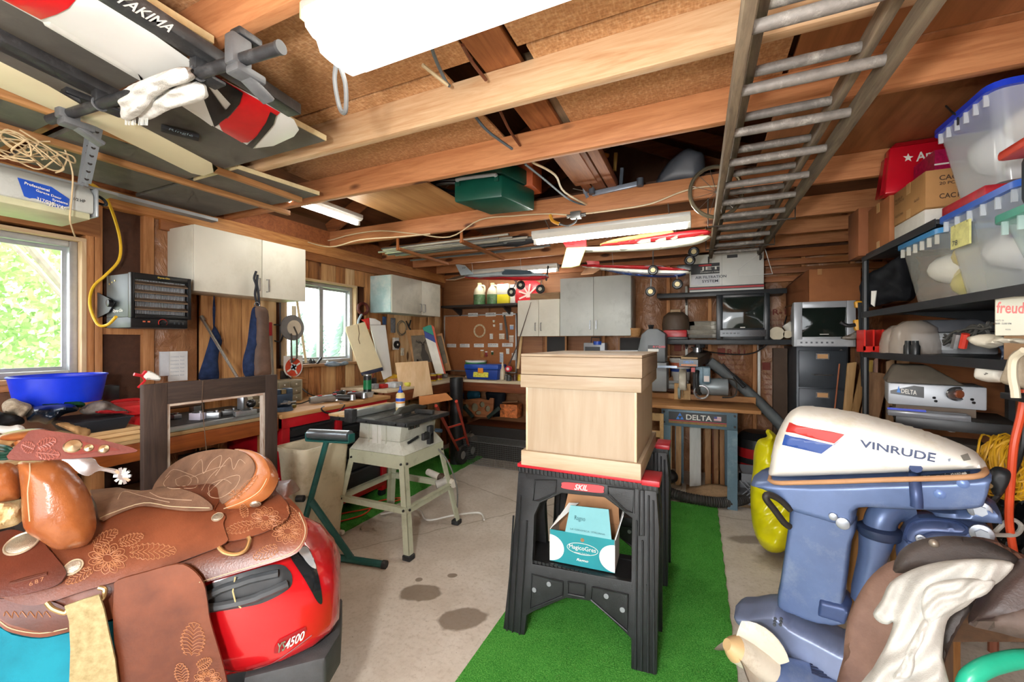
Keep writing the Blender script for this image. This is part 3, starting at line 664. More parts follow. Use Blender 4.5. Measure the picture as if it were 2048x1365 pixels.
obj('vent_slots',vt,mat('#33342f',.7),ts)
mt=obj('motor',MB().cyl((-1.82,2.62,.3),(-1.74,2.7,.33),.03),mat('#bcbcb4',.5),ts)
obj('power_cord',MB().tube(smoothpath([(-1.78,2.55,.62),(-1.7,2.6,.5),(-1.66,2.66,.3),(-1.68,2.7,.12)],6),.006,6),mat('#6a6a66',.6),ts)
pp=solo('pvc_pipe','short white pipe wrapped in brown cord on the table saw stand','pipe',MB().cyl((-1.98,2.74,.345),(-1.68,2.66,.315),.026,.03,16),mat('#d9d4c6',.4))
cw=MB()
for k in range(5):cw.torus(V((-1.83+.012*k,2.70-.003*k,.33-.001*k)),.034,.004,(.25,.97,0),(0,0,1),18,5)
obj('wound_cord',cw,mat('#4d3a2a',.6),pp)
solo('white_cable','white cable looping on the floor under the table saw','cable',MB().tube(smoothpath([(-2.3,2.55,.02),(-2.1,2.75,.02),(-1.9,2.62,.02),(-1.75,2.75,.03),(-1.6,2.9,.02),(-1.5,2.8,.02)],8),.007,6),mat('#d9d8d0',.5))
for k,(x0,x1,lab)in enumerate(((-2.385,-2.3,'pale pine strip lying on the left of the table saw'),(-2.29,-2.23,'second pine strip lying on the table saw beside the fence'))):solo('pine_strip',lab,'board',MB().box(x0,x1,2.12,2.72,.8695,.886),wood('#d9b888','#bf9862','y',.6),'pine strips on the table saw',bevel=.002)
oc=MB().tube(smoothpath([(-2.5,2.3,.02),(-2.42,2.5,.02),(-2.5,2.75,.02),(-2.35,2.9,.02),(-2.45,2.6,.025),(-2.6,2.4,.02),(-2.48,2.28,.02),(-2.4,2.2,.02)],8),.006,6);ocd=thing('extension_lead','orange extension lead with plugs on the turf under the table saw','extension lead',(-2.45,2.4,.013));obj('lead',oc,mat('#d8481c',.5),ocd);obj('socket',MB().box(-2.43,-2.36,2.16,2.21,.013,.045),mat('#d8481c',.5),ocd,bevel=.008);obj('plug',MB().box(-2.35,-2.31,2.17,2.2,.013,.04),WHITE,ocd,bevel=.006)
# glue bottle, plywood piece
def bottle(name,label,cat,p,prof,m,cap=None,capm=None,band=None,bandm=None,n=18):
    t=thing(name,label,cat,p);obj('body',MB().lathe(prof,p,n),m,t,smooth=50)
    if cap:obj('cap',MB().lathe(cap,p,n),capm,t,smooth=50)
    if band:obj('label_band',MB().lathe(band,p,n),bandm,t,smooth=50)
    return t
gb=(-2.06,2.5,.869)
t=bottle('glue_bottle','yellow wood glue bottle with blue cap on the table saw','bottle',gb,[(.0,.0),(.032,.0),(.034,.01),(.033,.12),(.026,.135),(.016,.14)],mat('#e0c98c',.4),[(.0,.138),(.018,.138),(.018,.155),(.010,.16),(.008,.175),(.004,.19),(0,.19)],mat('#2450b8',.4),[(.0335,.03),(.0345,.03),(.0342,.1),(.0333,.1)],mat('#e8e4d4',.5))
obj('nozzle',MB().cyl((gb[0],gb[1],gb[2]+.17),(gb[0],gb[1],gb[2]+.195),.006,.003),WHITE,t);obj('label_stripe',MB().lathe([(.034,.075),(.0352,.075),(.035,.098),(.034,.098)],gb,18),mat('#2450b8',.4),t)
obj('label_stripe',MB().lathe([(.034,.06),(.0352,.06),(.035,.072),(.034,.072)],gb,18),mat('#d98a2a',.4),t)
# ================= ROLLER STAND, BIN, OLD FRAME =================
GRN=mat('#1f5a55',.35,0,.1,12,0,'#3f6b66')
rs=thing('roller_stand','dark green work roller stand with steel roller top','roller stand',(-2.0,1.98,0))
P0=atD(612,1046,2.62);P1=atD(654,880,2.5)
FB=V((-1.99,1.95,.022))
PB=V((-2.318,1.80,.03));obj('column',MB().cyl(PB,P1,.019,.017),GRN,rs);obj('foot_bar',MB().cyl((-2.235,1.90,.022),(-1.755,1.985,.022),.021),GRN,rs);obj('foot_cap',MB().cyl((-1.77,1.982,.022),(-1.745,1.987,.022),.025),BLACKM,rs)
k1=PB+(P1-PB)*.5
obj('brace',MB().beam(k1,FB,.03,.035),GRN,rs,bevel=.004);obj('rear_foot',MB().cyl((-2.5,1.76,.022),(-2.14,1.84,.022),.019),GRN,rs)
obj('clamp_knob',MB().cyl(k1+V((-.03,-.02,.01)),k1+V((-.075,-.04,.01)),.022,n=8),BLACKM,rs,bevel=.004)
ra,rb=atD(617,868,2.56),atD(703,872,2.42);rdv=(rb-ra).normalized()
obj('roller',MB().cyl(ra+rdv*.012,rb-rdv*.012,.03,n=20),mat('#a3adb3',.3,.8,.15,20),rs)
tr_=MB().beam(ra-UP*.038,rb-UP*.038,.05,.012);tr_.beam(ra-UP*.04,ra+UP*.012,.05,.008,(1,0,0));tr_.beam(rb-UP*.04,rb+UP*.012,.05,.008,(1,0,0));obj('roller_bracket',tr_,GRN,rs,bevel=.004)
# bin
bn=thing('waste_bin','tall cream plastic waste bin behind the roller stand','bin',(-2.38,2.0,.013))
CRM=mat('#d8cfb4',.4,0,.06,8,0,'#b7ab8a')
def rrect(cx,cy,z,wx,wy,r=.04,n=4):
    out=[]
    for sx,sy,a0 in((1,1,0),(-1,1,90),(-1,-1,180),(1,-1,270)):
        for k in range(n+1):a=math.radians(a0+90*k/n);out.append(V((cx+sx*(wx/2-r)+r*math.cos(a),cy+sy*(wy/2-r)+r*math.sin(a),z)))
    return out
bm_=MB();c=(-2.38,2.0)
bm_.loft([rrect(*c,.013,.2,.28),rrect(*c,.70,.27,.38),rrect(*c,.70,.258,.368),rrect(*c,.03,.19,.27)],True);obj('body',bm_,CRM,bn,smooth=40)
obj('rim',MB().loft([rrect(*c,.685,.285,.395),rrect(*c,.712,.288,.398),rrect(*c,.712,.262,.372),rrect(*c,.69,.262,.372)],False,True),CRM,bn,smooth=40)
# old window frame, leaning parallel to the left wall
fr=thing('old_window_frame','weathered dark brown wooden window frame standing before the bench','frame',(-2.3,1.34,0))
DK=wood('#4a3a31','#2f2520','z',1.2,.8);DKH=wood('#4d3d34','#322722','y',1.2,.8);WORN=wood('#d8cfc0','#7a4e2c','z',2.5,.8);WORNH=wood('#d0c6b6','#8a4e28','y',2.5,.8)
a,b=1.01,1.66
obj('left_stile',MB().box(-2.32,-2.285,a,a+.092,.0,1.2),DK,fr,bevel=.003);obj('right_stile',MB().box(-2.32,-2.285,b-.075,b,.0,1.2),DK,fr,bevel=.003)
obj('top_rail',MB().box(-2.32,-2.286,a+.092,b-.075,1.1,1.2),DKH,fr,bevel=.003);obj('bottom_rail',MB().box(-2.32,-2.286,a+.092,b-.075,.0,.14),DKH,fr,bevel=.003)
obj('worn_edge',MB().box(-2.318,-2.29,a+.092,a+.104,.14,1.1),WORN,fr);obj('worn_edge',MB().box(-2.318,-2.29,b-.087,b-.075,.14,1.1),WORN,fr);obj('worn_edge',MB().box(-2.318,-2.29,a+.104,b-.087,1.088,1.1),WORNH,fr)
obj('hanging_cord',MB().tube([atX(406,762,-2.28),atX(404,800,-2.28),atX(408,850,-2.28),atX(414,915,-2.28)],.002,5),mat('#5c4634',.8),fr)
# ================= LAWN TRACTOR + WESTERN SADDLE (left foreground) =================
A=V((.7071,.7071,0));NN=V((.7071,-.7071,0));C0=V((-1.711,.563,0))
def ax(s,q,z):return C0+A*s+NN*q+UP*z
TRED=mat('#c4151d',.22,0,.06,6,0,None,.6)
tc_=ax(.1,0,0);lt=thing('lawn_tractor','red lawn tractor whose hood carries the western saddle','tractor',(tc_.x,tc_.y,0))
def hood_ring(s,hw,zt,zb,r=.45):
    out=[]
    for k in range(28):
        a=2*math.pi*k/28;c,sn=math.cos(a),math.sin(a);e=2/3.6
        q=hw*math.copysign(abs(c)**e,c);z=(zt+zb)/2+(zt-zb)/2*math.copysign(abs(sn)**e,sn);out.append(ax(s,q,z))
    return out
hb=MB().loft([hood_ring(s,*k)for s,k in((-.75,(.2,.80,.4)),(-.2,(.22,.80,.4)),(.3,(.235,.795,.39)),(.5,(.235,.78,.39)),(.6,(.225,.755,.39)),(.68,(.195,.71,.4)),(.73,(.15,.655,.415)),(.755,(.09,.6,.43)))])
hood=obj('hood',hb,TRED,lt,smooth=60)
z4=zm(0,820,.3993);bh=bvh_of(hood)
VB=mat('#2e3133',.5,0,.15,20)
decal(lt,bh,curve2(z4((1005,900),(1120,850),(1240,810),(1380,778),(1440,800),(1462,850),(1440,900),(1330,960),(1230,985),(1040,1010),(1005,960)),4),VB,'vent_panel',.004)
for pts in(((1030,935),(1150,880),(1390,822)),((1040,985),(1200,955),(1330,915),(1430,870))):
    q=[onto(bh,*p,.012)for p in curve2(z4(*pts),5,False)];obj('vent_slat',MB().tube(q,.012,7),mat('#43474a',.45),lt)
decal(lt,bh,curve2(z4((1450,735),(1500,700),(1535,690),(1570,760),(1600,880),(1610,965),(1585,960),(1530,860)),4),mat('#1f2224',.15),'headlight_surround',.004)
decal(lt,bh,curve2(z4((1490,715),(1530,695),(1560,750),(1575,800),(1550,790),(1515,750)),4),mat('#cfd6da',.08,.4),'headlight_lens',.007)
obj('grass_straw',MB().tube([onto(bh,*p,.02)for p in z4((1185,840),(1175,900),(1190,950),(1212,975))],.0018,4),mat('#d6bd86',.8),lt)
decal(lt,bh,z4((1375,1190),(1400,1150),(1530,1085),(1535,1105),(1400,1215),(1372,1218)),mat('#8f1018',.3),'badge',.003)
decal_text(lt,bh,'YS',z4((1392,1212),(1428,1195),(1428,1152),(1392,1165)),mat('#6f7d6a',.4),off=.006,bold=True,shear=.25)
decal_text(lt,bh,'4500',z4((1424,1197),(1522,1143),(1524,1100),(1428,1152)),WHITE,off=.006,bold=True,shear=.25)
ctr=[onto(bh,*p,.001)for p in curve2(z4((1060,1290),(1200,1310),(1330,1280),(1420,1235),(1560,1130)),4,False)];obj('hood_seam',MB().tube(ctr,.0022,5),mat('#6d0b10',.4),lt)
obj('bumper',MB().prism([ax(.5,-.2,.3),ax(.5,.2,.3),ax(.72,.2,.3),ax(.76,.1,.3),ax(.76,-.1,.3),ax(.72,-.2,.3)],(0,0,.11)),mat('#3b3d3e',.6,0,.2,20,.2),lt,bevel=.01)
obj('bumper_bolt',MB().cyl(ax(.6,.2,.35),ax(.6,.21,.35),.012,n=8),mat('#9b9d9c',.4,.8),lt)
obj('chassis',MB().hexa([ax(-.9,-.14,.25),ax(.6,-.14,.25),ax(.6,.14,.25),ax(-.9,.14,.25)],[ax(-.9,-.14,.42),ax(.6,-.14,.42),ax(.6,.14,.42),ax(-.9,.14,.42)]),mat('#232424',.6),lt)
for s,q,r in((.38,.26,.19),(.38,-.26,.19),(-.75,.3,.26),(-.75,-.3,.26)):
    c=ax(s,q,r);wv=obj('wheel',MB().lathe([(0,-.05),(r*.55,-.05),(r*.62,-.06),(r*.95,-.06),(r,-.03),(r,.03),(r*.95,.06),(r*.62,.06),(r*.55,.05),(0,.05)],(0,0,0),24,Matrix((A,UP,NN)).transposed()).move(c),mat('#1d1d1d',.8),lt)
# ---- saddle: leather sheets on a barrel ----
BA,BB,BZ=.26,.19,.70
def bpt(s,th,off):return C0+A*s+NN*((BA+off)*math.sin(th))+UP*(BZ+(BB+off)*math.cos(th))
def bmap(px,py,off=0.0):
    r=ray(px,py);o=EYEP-C0;a_,b_=BA+off,BB+off
    oq,oz,rq,rz_=o.dot(NN)/a_,(o.z-BZ)/b_,r.dot(NN)/a_,r.z/b_
    qa,qb,qc=rq*rq+rz_*rz_,2*(oq*rq+oz*rz_),oq*oq+oz*oz-1;D=qb*qb-4*qa*qc
    t=(-qb-math.sqrt(max(D,0)))/(2*qa);p=o+r*t
    return(p.dot(A),math.atan2(p.dot(NN)/a_,(p.z-BZ)/b_))
sd=thing('western_saddle','brown tooled leather western saddle with suede seat','saddle',(C0.x+A.x*.3,C0.y+A.y*.3,.8))
L1=leather('#7a4229','#542714',.34);L2=leather('#602c1c','#421b10',.34);LTAN=leather('#a8663a','#824620',.26);LDK=leather('#5c2a18','#3c1a0e',.4)
SUEDE=leather('#8a6850','#664a38',.95,.5,12);TOOL=mat('#9c6845',.5,0,.1);STITCH=mat('#b9a584',.8)
def drape(name,pts,off,m,th_top=None,thick=.007,step=.022,k=4,lab=None):
    px=curve2(z4(*pts),k,th_top is None);sp=[bmap(*p,off)for p in px]
    sp=[q for i,q in enumerate(sp)if i==0 or(V(q)-V(sp[i-1])).length>1e-4]
    if th_top is not None:sp=sp+[(sp[-1][0],th_top),(sp[0][0],th_top)]
    sc=.27
    poly=[(s,t*sc)for s,t in sp]
    return obj(name,sheet(lambda u,v,h:bpt(u,v/sc,off-thick*(1-h)),poly,step),m,sd,smooth=45,label=lab)
sk=drape('skirt',((-90,1000),(0,1085),(60,1118),(200,1142),(350,1112),(560,1050),(850,925),(1010,872),(1200,815),(1400,755),(1490,715),(1530,655),(1540,590),(1510,510),(1440,432)),.012,L1,-1.0)
skd=drape('front_skirt',((-90,960),(20,1060),(100,1090),(220,1115),(350,1095),(345,1010),(250,960),(100,950)),.019,LDK)
rj=drape('rear_jockey',((1060,520),(1100,600),(1140,658),(1300,622),(1420,562),(1450,512),(1430,458),(1370,395)),.026,L1,-.2)
mj=drape('seat_jockey',((-90,900),(0,938),(60,965),(150,982),(240,968),(400,915),(560,868),(720,818),(880,770),(1010,720),(1100,685),(1140,655),(1135,630),(1118,570),(1128,530),(1070,505)),.036,L1,-.1)
sp_=drape('swell_plate',((-60,640),(0,612),(80,602),(190,645),(250,705),(322,795),(325,835),(270,885),(100,930),(0,938),(-60,920)),.048,L2)
st=drape('seat',((455,385),(540,378),(640,398),(740,405),(800,385),(900,395),(1000,430),(1065,492),(950,500),(860,492),(720,473),(640,492),(560,525),(500,552),(485,480)),.046,SUEDE)
PD=ax(.47,.02,1.03);ND=(-A*.62+UP*.6+NN*.55).normalized()
dish_px=curve2(z4((762,410),(800,335),(880,262),(980,217),(1100,197),(1200,206),(1255,240),(1276,290),(1250,352),(1180,422),(1065,498),(950,492),(820,445)),4)
def dish(u,v,h):
    d=min(1,edge_dist(V((u,v)),dish_px)/60);p=atN(u,v,PD,ND);return p-ND*((.022*d*d if h else.03))
se=obj('seat_dish',sheet(dish,dish_px,12),SUEDE,sd,smooth=50)
ca=obj('cantle',plate(curve2(z4((1058,502),(1180,424),(1252,350),(1279,288),(1250,235),(1170,198),(1240,200),(1310,230),(1350,300),(1345,352),(1300,420),(1215,470),(1120,502)),4),PD-ND*.004,ND,.035,(),12),LTAN,sd,bevel=.004)
dk=puff(curve2(z4((1180,470),(1300,420),(1345,375),(1340,420),(1300,460),(1230,490)),4),PD-ND*.05,ND,.02,.03,None,10);obj('cantle_back',dk,LDK,sd)
PF=atD(110,985,1.05);NF=-ray(110,985).normalized()
fk=obj('fork',puff(curve2(z4((95,262),(150,255),(290,250),(380,318),(440,400),(472,490),(482,590),(445,668),(370,695),(280,700),(200,655),(118,592),(105,420),(92,300)),4),PF,NF,.075,.09,60,9),LTAN,sd,smooth=60)
fk2=obj('fork_side',puff(curve2(z4((-120,285),(0,265),(70,275),(110,340),(105,430),(60,455),(-120,470)),4),PF-NF*.08,NF,.05,.05,40,10),LTAN,sd,smooth=60)
obj('fleece',puff(curve2(z4((-120,465),(60,455),(112,452),(108,560),(0,600),(-120,620)),4),PF-NF*.1,NF,.04,.04,20,7,None,.6,3),cloth('#d9c79c','#b79c68',40),sd)
obj('horn',MB().tube(smoothpath([ax(-.02,0,.96),ax(-.05,0,1.05),ax(-.08,0,1.12)],4),.028,12).ball(ax(-.085,0,1.13),(.05,.05,.014)),LTAN,sd,smooth=60)
fd=obj('fender',plate(curve2(z4((585,858),(730,815),(885,775),(960,800),(1018,868),(1038,960),(1052,1060),(1105,1240),(1135,1365),(1140,1480),(600,1480),(582,1290),(568,1100),(566,990),(572,900)),3),C0+NN*.292,NN,.007,(),14),L1,sd)
ci=obj('cinch_strap',plate(z4((322,985),(420,950),(495,928),(520,1000),(545,1120),(575,1250),(595,1420),(345,1420),(352,1200),(345,1060)),C0+NN*.31,NN,.005,(),12),cloth('#a5966f','#877853',60,.9,.6),sd)
def ring_at(px,r,off,**k):return[bpt(*bmap(*p,off),off+k.get('o',.004))for p in px]
for pts,o in((((1098,690),(1125,715),(1180,725),(1230,705),(1250,660),(1245,640)),.03),(((240,965),(270,995),(330,1015),(345,1000)),.04),(((500,890),(530,900),(520,940),(500,955)),.04)):
    obj('dee_ring',MB().tube(ring_at(curve2(z4(*pts),4,False),.01,o),.0055,8),mat('#b99a6a',.3,.8),sd)
bl=bvh_of(sk,skd,rj,mj,sp_,st,se,ca,fk,fd,ci)
def concho(px,py,r,lab):
    p=onto(bl,px,py,0);q=onto(bl,px,py,1);n=(q-p).normalized();x=n.orthogonal().normalized();R=Matrix((x,n.cross(x),n)).transposed()
    o=obj('concho',MB().lathe([(0,-.002),(r,-.002),(r,.002),(r*.8,.006),(r*.4,.007),(0,.008)],p,24,R),mat('#b3a896',.3,.8,.2,60,.4),sd)
    obj('concho_rim',MB().torus(p+n*.003,r,r*.09,x,n.cross(x),28,6),mat('#d8cbb0',.3,.7),o)
concho(*z4((112,672))[0],.030,'');concho(*z4((370,790))[0],.018,'');concho(*z4((1090,540))[0],.014,'');concho(*z4((1280,470))[0],.014,'')
def tool(paths,name='tooled_flower',r=.0009,m=TOOL):
    mb=MB()
    for p in paths:
        pts=[onto(bl,a,b,.0008)for a,b in p]
        run=[pts[0]]
        for q in pts[1:]:
            if(q-run[-1]).length>.04:
                if len(run)>1:mb.tube(run,r,4)
                run=[q]
            else:run.append(q)
        if len(run)>1:mb.tube(run,r,4)
    if mb.v:o=obj(name,mb,m,sd);o['kind']='stuff'
def flower(cx,cy,r,n=11,a0=0):
    ps=[]
    for k in range(n):
        a=a0+2*math.pi*k/n;c,s_=math.cos,math.sin
        for w_,ln in((.3,1),(.2,.8),(.12,.62)):
            ps.append(curve2([(cx+r*.28*c(a),cy+r*.28*s_(a)*.8),(cx+r*.75*ln*c(a-w_),cy+r*.75*ln*s_(a-w_)*.8),(cx+r*ln*c(a),cy+r*ln*s_(a)*.8),(cx+r*.75*ln*c(a+w_),cy+r*.75*ln*s_(a+w_)*.8),(cx+r*.28*c(a),cy+r*.28*s_(a)*.8)],3,False))
    ps.append([(cx+r*.26*math.cos(t*.52),cy+r*.2*math.sin(t*.52))for t in range(13)])
    return[z4(*p)for p in ps]
def leaf(p0,p1,w,n=7):
    a,b=V(p0),V(p1);d=b-a;nrm=V((-d.y,d.x)).normalized();ps=[[tuple(a),tuple(b)]]
    for sgn in(1,-1):
        out=[]
        for k in range(n):
            t0,t1=k/n,(k+1)/n;h=lambda t:w*math.sin(math.pi*min(1,t*.8+.15))
            p,q=a+d*t0+nrm*sgn*h(t0),a+d*t1+nrm*sgn*h(t1);m_=(p+q)/2+nrm*sgn*w*.28;out+=[tuple(p),tuple(m_)]
            ps.append(curve2([tuple(a+d*max(0,t0-.05)),tuple(a+d*(t0+.08)+nrm*sgn*h(t0)*.6),tuple(m_)],3,False))
        ps.append(curve2(out+[tuple(b)],3,False))
    return[z4(*p)for p in ps]
tool(flower(540,745,100));tool(leaf((650,715),(885,705),34,9),'tooled_leaf');tool(leaf((470,680),(590,605),26),'tooled_leaf');tool(leaf((600,670),(720,630),24),'tooled_leaf');tool(leaf((460,800),(330,870),22),'tooled_leaf')
tool(flower(1330,545,75));tool(leaf((1270,575),(1130,610),24),'tooled_leaf');tool(leaf((1230,540),(1215,470),18),'tooled_leaf');tool(flower(1440,610,80));tool(leaf((1390,690),(1270,745),26),'tooled_leaf');tool(leaf((1500,560),(1440,480),16),'tooled_leaf')
tool(leaf((960,1230),(975,1065),50,9),'tooled_leaf');tool(flower(1040,1350,70));tool(leaf((920,1365),(900,1270),30),'tooled_leaf');tool(leaf((990,1290),(1060,1250),22),'tooled_leaf')
tool(flower(1180,425,34,6),'tooled_flower');tool(leaf((1200,420),(1290,330),14,6),'tooled_leaf')
for pts in(((60,965),(240,985),(60,1040)),):tool([z4(*curve2([(20+40*k,1035+12*math.sin(k*2)),(30+40*k,1010),(55+40*k,1040)],3,False))for k in range(6)],'tooled_border')
sw=[((830,340),(870,300),(940,320),(990,345),(980,390),(920,395),(850,395),(820,370),(850,330)),((880,350),(930,330),(960,350),(940,380),(890,380),(880,350)),((960,300),(1010,250),(1020,320),(1060,260),(1110,230),(1100,290)),((1040,420),(1120,350),(1200,330),(1180,390),(1110,440),(1060,440),(1040,420)),((1050,430),(1050,380),(1120,350),(1160,370)),((1080,330),(1150,240),(1170,300),(1200,250),(1230,270)),((590,450),(620,410),(700,430),(800,455),(850,465)),((750,415),(800,440),(870,450),(960,455)),((960,340),(1060,300),(1130,280)),((1010,405),(1050,340),(1090,300))]
tool([z4(*curve2(p,4,False))for p in sw],'seat_stitching',.0008,mat('#bfa288',.8))
tool([z4(*curve2(((1000,864),(1200,803),(1400,742),(1480,704),(1520,650),(1528,590),(1498,515)),4,False)),z4(*curve2(((0,1060),(60,1098),(200,1120),(340,1095)),4,False)),z4(*curve2(((500,545),(560,518),(720,468),(860,486),(1050,493)),4,False)),z4(*curve2(((148,270),(150,330),(140,420),(150,560)),4,False)),z4(*curve2(((1120,497),(1215,462),(1298,410),(1338,345)),4,False))],'edge_stitching',.0013,STITCH)
tool([z4((50,868),(140,842),(238,818)),z4((50,872),(140,850),(238,824))],'strap_slot',.003,LDK)
for k,ch_ in enumerate('687'):decal_text(sd,bl,ch_,z4((148+28*k,885-11*k),(166+28*k,879-11*k),(164+28*k,860-11*k),(146+28*k,866-11*k)),TOOL,off=.001)
# turquoise cloth under the saddle, spur strap and spur on the horn
solo('turquoise_cloth','turquoise nylon cloth hanging below the western saddle','cloth',plate(curve2(z4((-80,1080),(60,1128),(200,1148),(350,1118),(560,1060),(590,1100),(600,1280),(610,1460),(-80,1460)),3),C0+NN*.268,NN,.012,(),16),cloth('#0f7a8c','#085c6e',6,.5,.3))
PS=atD(140,890,.96);NS=(-ray(140,890)+UP*.5).normalized()
ss_=thing('spur','silver spur on a tooled reddish leather strap lying on the saddle horn','spur',atD(140,895,.98))
sb=obj('strap',plate(curve2(z4((40,246),(62,198),(118,142),(160,102),(260,107),(400,127),(560,163),(690,203),(600,222),(400,242),(200,252)),3),PS,NS,.005,(),14),leather('#74372d','#582620',.45),ss_)
bl=bvh_of(sb);TOOLR=mat('#8f5044',.5)
for p in(((190,190),(280,150)),((180,215),(300,228)),((170,200),(110,175))):
    mb=MB()
    for q in leaf(p[0],p[1],24,6):mb.tube([onto(bl,a,b,.001)for a,b in q],.0012,4)
    setp(obj('tooled_leaf',mb,TOOLR,ss_),kind='stuff')
decal(ss_,bl,curve2(z4((325,205),(322,170),(350,150),(400,155),(450,170),(540,185),(600,205),(500,205),(420,222),(350,225)),3),leather('#7d2f26','#5f2019',.4),'overlay',.002)
for(x,yy,r)in((366,183,.017),(444,193,.010),(520,197,.011)):
    p=onto(bl,*z4((x,yy))[0],.001);R=NS.to_track_quat('Z','Y').to_matrix();obj('stud',MB().lathe([(0,-.001),(r,0),(r*.8,.004),(0,.006)],p,18,R),mat('#a8977a',.3,.9),ss_)
SIL=mat('#c4c8ca',.2,.9,.05)
PSp=atD(190,930,.98);NSp=-ray(190,930).normalized()
obj('heel_band',plate(curve2(z4((300,243),(460,240),(500,283),(585,298),(612,318),(590,326),(500,306),(445,332),(395,318),(340,268)),3),PSp,NSp,.01),SIL,ss_,bevel=.002)
rc=atD(*z4((614,332))[0],.97);x=RIGHT;y_=UP;rw=MB().cyl(rc-NSp*.003,rc+NSp*.003,.009,n=14)
for k in range(10):
    a=2*math.pi*k/10;dd=x*math.cos(a)+y_*math.sin(a);rw.beam(rc,rc+dd*.02,.006,.004,NSp)
obj('rowel',rw,SIL,ss_)
# ================= OUTBOARD MOTOR (right foreground) =================
z7=zm(1420,780,.4287)
MBLUE=mat('#5c7098',.36,.25,.12,8,0,'#7686a4');MBLUED=mat('#40527c',.4,.25,.12,8);COWL=mat('#efece2',.35,0,.04,5,0,'#d9cfb4');GASK=mat('#b78a62',.7,0,.1);MB_ALU=mat('#a9b0ba',.35,.8)
PM=atD(1720,1000,1.5);NM=-ray(1740,682).normalized()
om=thing('outboard_motor','blue and white outboard boat motor with red and blue stripes','boat motor',(PM.x,PM.y,.05))
def pz(*p,k=3,closed=True):return curve2(z7(*p),k,closed)
def body(name,pts,m,f,b=None,w=None,step=9,back=0,k=3,sharp=False,lab=None):
    poly=z7(*pts)if sharp else pz(*pts,k=k)
    return obj(name,puff(poly,PM-NM*back,NM,f,b,w,step),m,om,smooth=60,label=lab)
cw_=body('cowl',((290,392),(285,340),(298,250),(325,180),(365,112),(400,86),(440,76),(560,86),(700,110),(850,150),(1000,192),(1130,238),(1225,280),(1258,310),(1275,350),(1100,362),(800,377),(500,390)),COWL,.14,w=30,step=7)
lc=body('lower_cowl',((210,398),(280,378),(500,385),(800,372),(1100,357),(1280,345),(1278,400),(1262,460),(1230,505),(1090,520),(940,520),(830,518),(700,515),(690,555),(660,598),(520,565),(380,522),(300,452),(215,422)),MBLUE,.15,w=13,step=5)
seam=curve2(z7((284,392),(400,388),(600,380),(800,370),(1000,362),(1150,354),(1270,344)),4,False);gl=[]
for k,p in enumerate(seam):gl.append((atN(*p,PM,NM),.153*min(1,math.sqrt(max(.0,1-(1-min(1,min(k,len(seam)-1-k)/3.0))**2)))))
obj('gasket',MB().tube([p+NM*w_ for p,w_ in gl]+[p-NM*w_ for p,w_ in reversed(gl[1:-1])],.0085,8,True),GASK,om,smooth=60)
mid=body('exhaust_housing',((392,520),(540,530),(688,592),(664,700),(646,850),(632,962),(640,1070),(500,1066),(400,1030),(318,988),(330,880),(348,760),(372,600)),MBLUE,.062,w=9,k=2,step=4)
body('cavitation_plate',((120,1008),(200,1000),(320,988),(400,1050),(500,1100),(620,1162),(700,1200),(700,1360),(620,1310),(480,1255),(330,1180),(180,1088)),mat('#7f8cab',.4,.3,.08,8),.1,w=9,k=2,step=4)
body('lower_bracket_panel',((512,932),(640,962),(664,990),(640,1062),(500,1020)),MBLUED,.078,w=8,k=1,step=4)
body('strut',((320,1180),(480,1240),(640,1300),(760,1340),(760,1420),(560,1420),(330,1320)),MBLUE,.03,w=14,k=2)
a,b=atD(*z7((265,1318))[0],1.5),atD(*z7((760,1440))[0],1.53);dd=(b-a).normalized()
gc=obj('gearcase',MB().tube([a,a+dd*.03,a+(b-a)*.4,b,b+dd*.08],[.05,.062,.066,.055,.01],18),MBLUE,om,smooth=60)
h0=atD(*z7((100,1200))[0],1.49);h1=atD(*z7((270,1290))[0],1.5);PRP=mat('#d5cdbb',.35,.1,.1,10,0,'#a99c84')
pr=obj('propeller',MB().tube([h0,h0+(h1-h0)*.1,h0+(h1-h0)*.6,h1],[.03,.045,.05,.055],16),PRP,om,smooth=60)
hd=(h1-h0).normalized();hx=(UP-hd*UP.dot(hd)).normalized();hy=hd.cross(hx)
for k in range(3):
    a_=2*math.pi*k/3+.25
    def bl_(u,v):
        ang=a_+(u-.5)*1.1*(1-.15*v);r=.04+.085*v*(1-.35*abs(u-.5)**2*4*v);return h0+(h1-h0)*(.5+(u-.5)*.9)+(hx*math.cos(ang)+hy*math.sin(ang))*r
    g=MB().grid(bl_,8,6);n=len(g.v);g2=MB().add(g.v,g.f);g2.add([p+hd*.006 for p in g.v],[f[::-1]for f in g.f]);obj('propeller_blade',g2,PRP,pr,smooth=60)
obj('prop_cap',MB().tube([h0-hd*.02,h0,h0+hd*.015],[.02,.036,.045],16),mat('#c9a878',.5),pr)
body('swivel_tube',((700,620),(790,560),(870,600),(868,700),(800,860),(740,985),(655,965),(690,760)),MBLUE,.055,w=30,back=.01)
cy=atD(*z7((790,660))[0],1.46)
obj('swivel_collar',MB().lathe([(0,-.02),(.055,-.02),(.062,-.01),(.062,.012),(.05,.02),(0,.02)],cy,22),mat('#33405e',.4,.3),om)
obj('elbow_pipe',MB().tube(smoothpath([cy,cy+UP*.04+RIGHT*.005,cy+UP*.075+RIGHT*.035,cy+UP*.085+RIGHT*.09],5),.045,16),MBLUE,om,smooth=60)
body('tilt_bracket',((990,556),(1010,532),(1100,522),(1210,517),(1245,492),(1330,522),(1352,600),(1290,596),(1200,588),(1080,572)),MBLUE,.1,w=12,back=.03,k=2)
body('clamp_bracket',((870,780),(872,700),(905,620),(960,582),(1100,585),(1230,600),(1305,640),(1322,695),(1250,702),(1150,690),(1080,680),(1000,690),(950,715),(930,790)),mat('#56678f',.4,.3,.12,8),.08,w=14,back=.02,k=2)
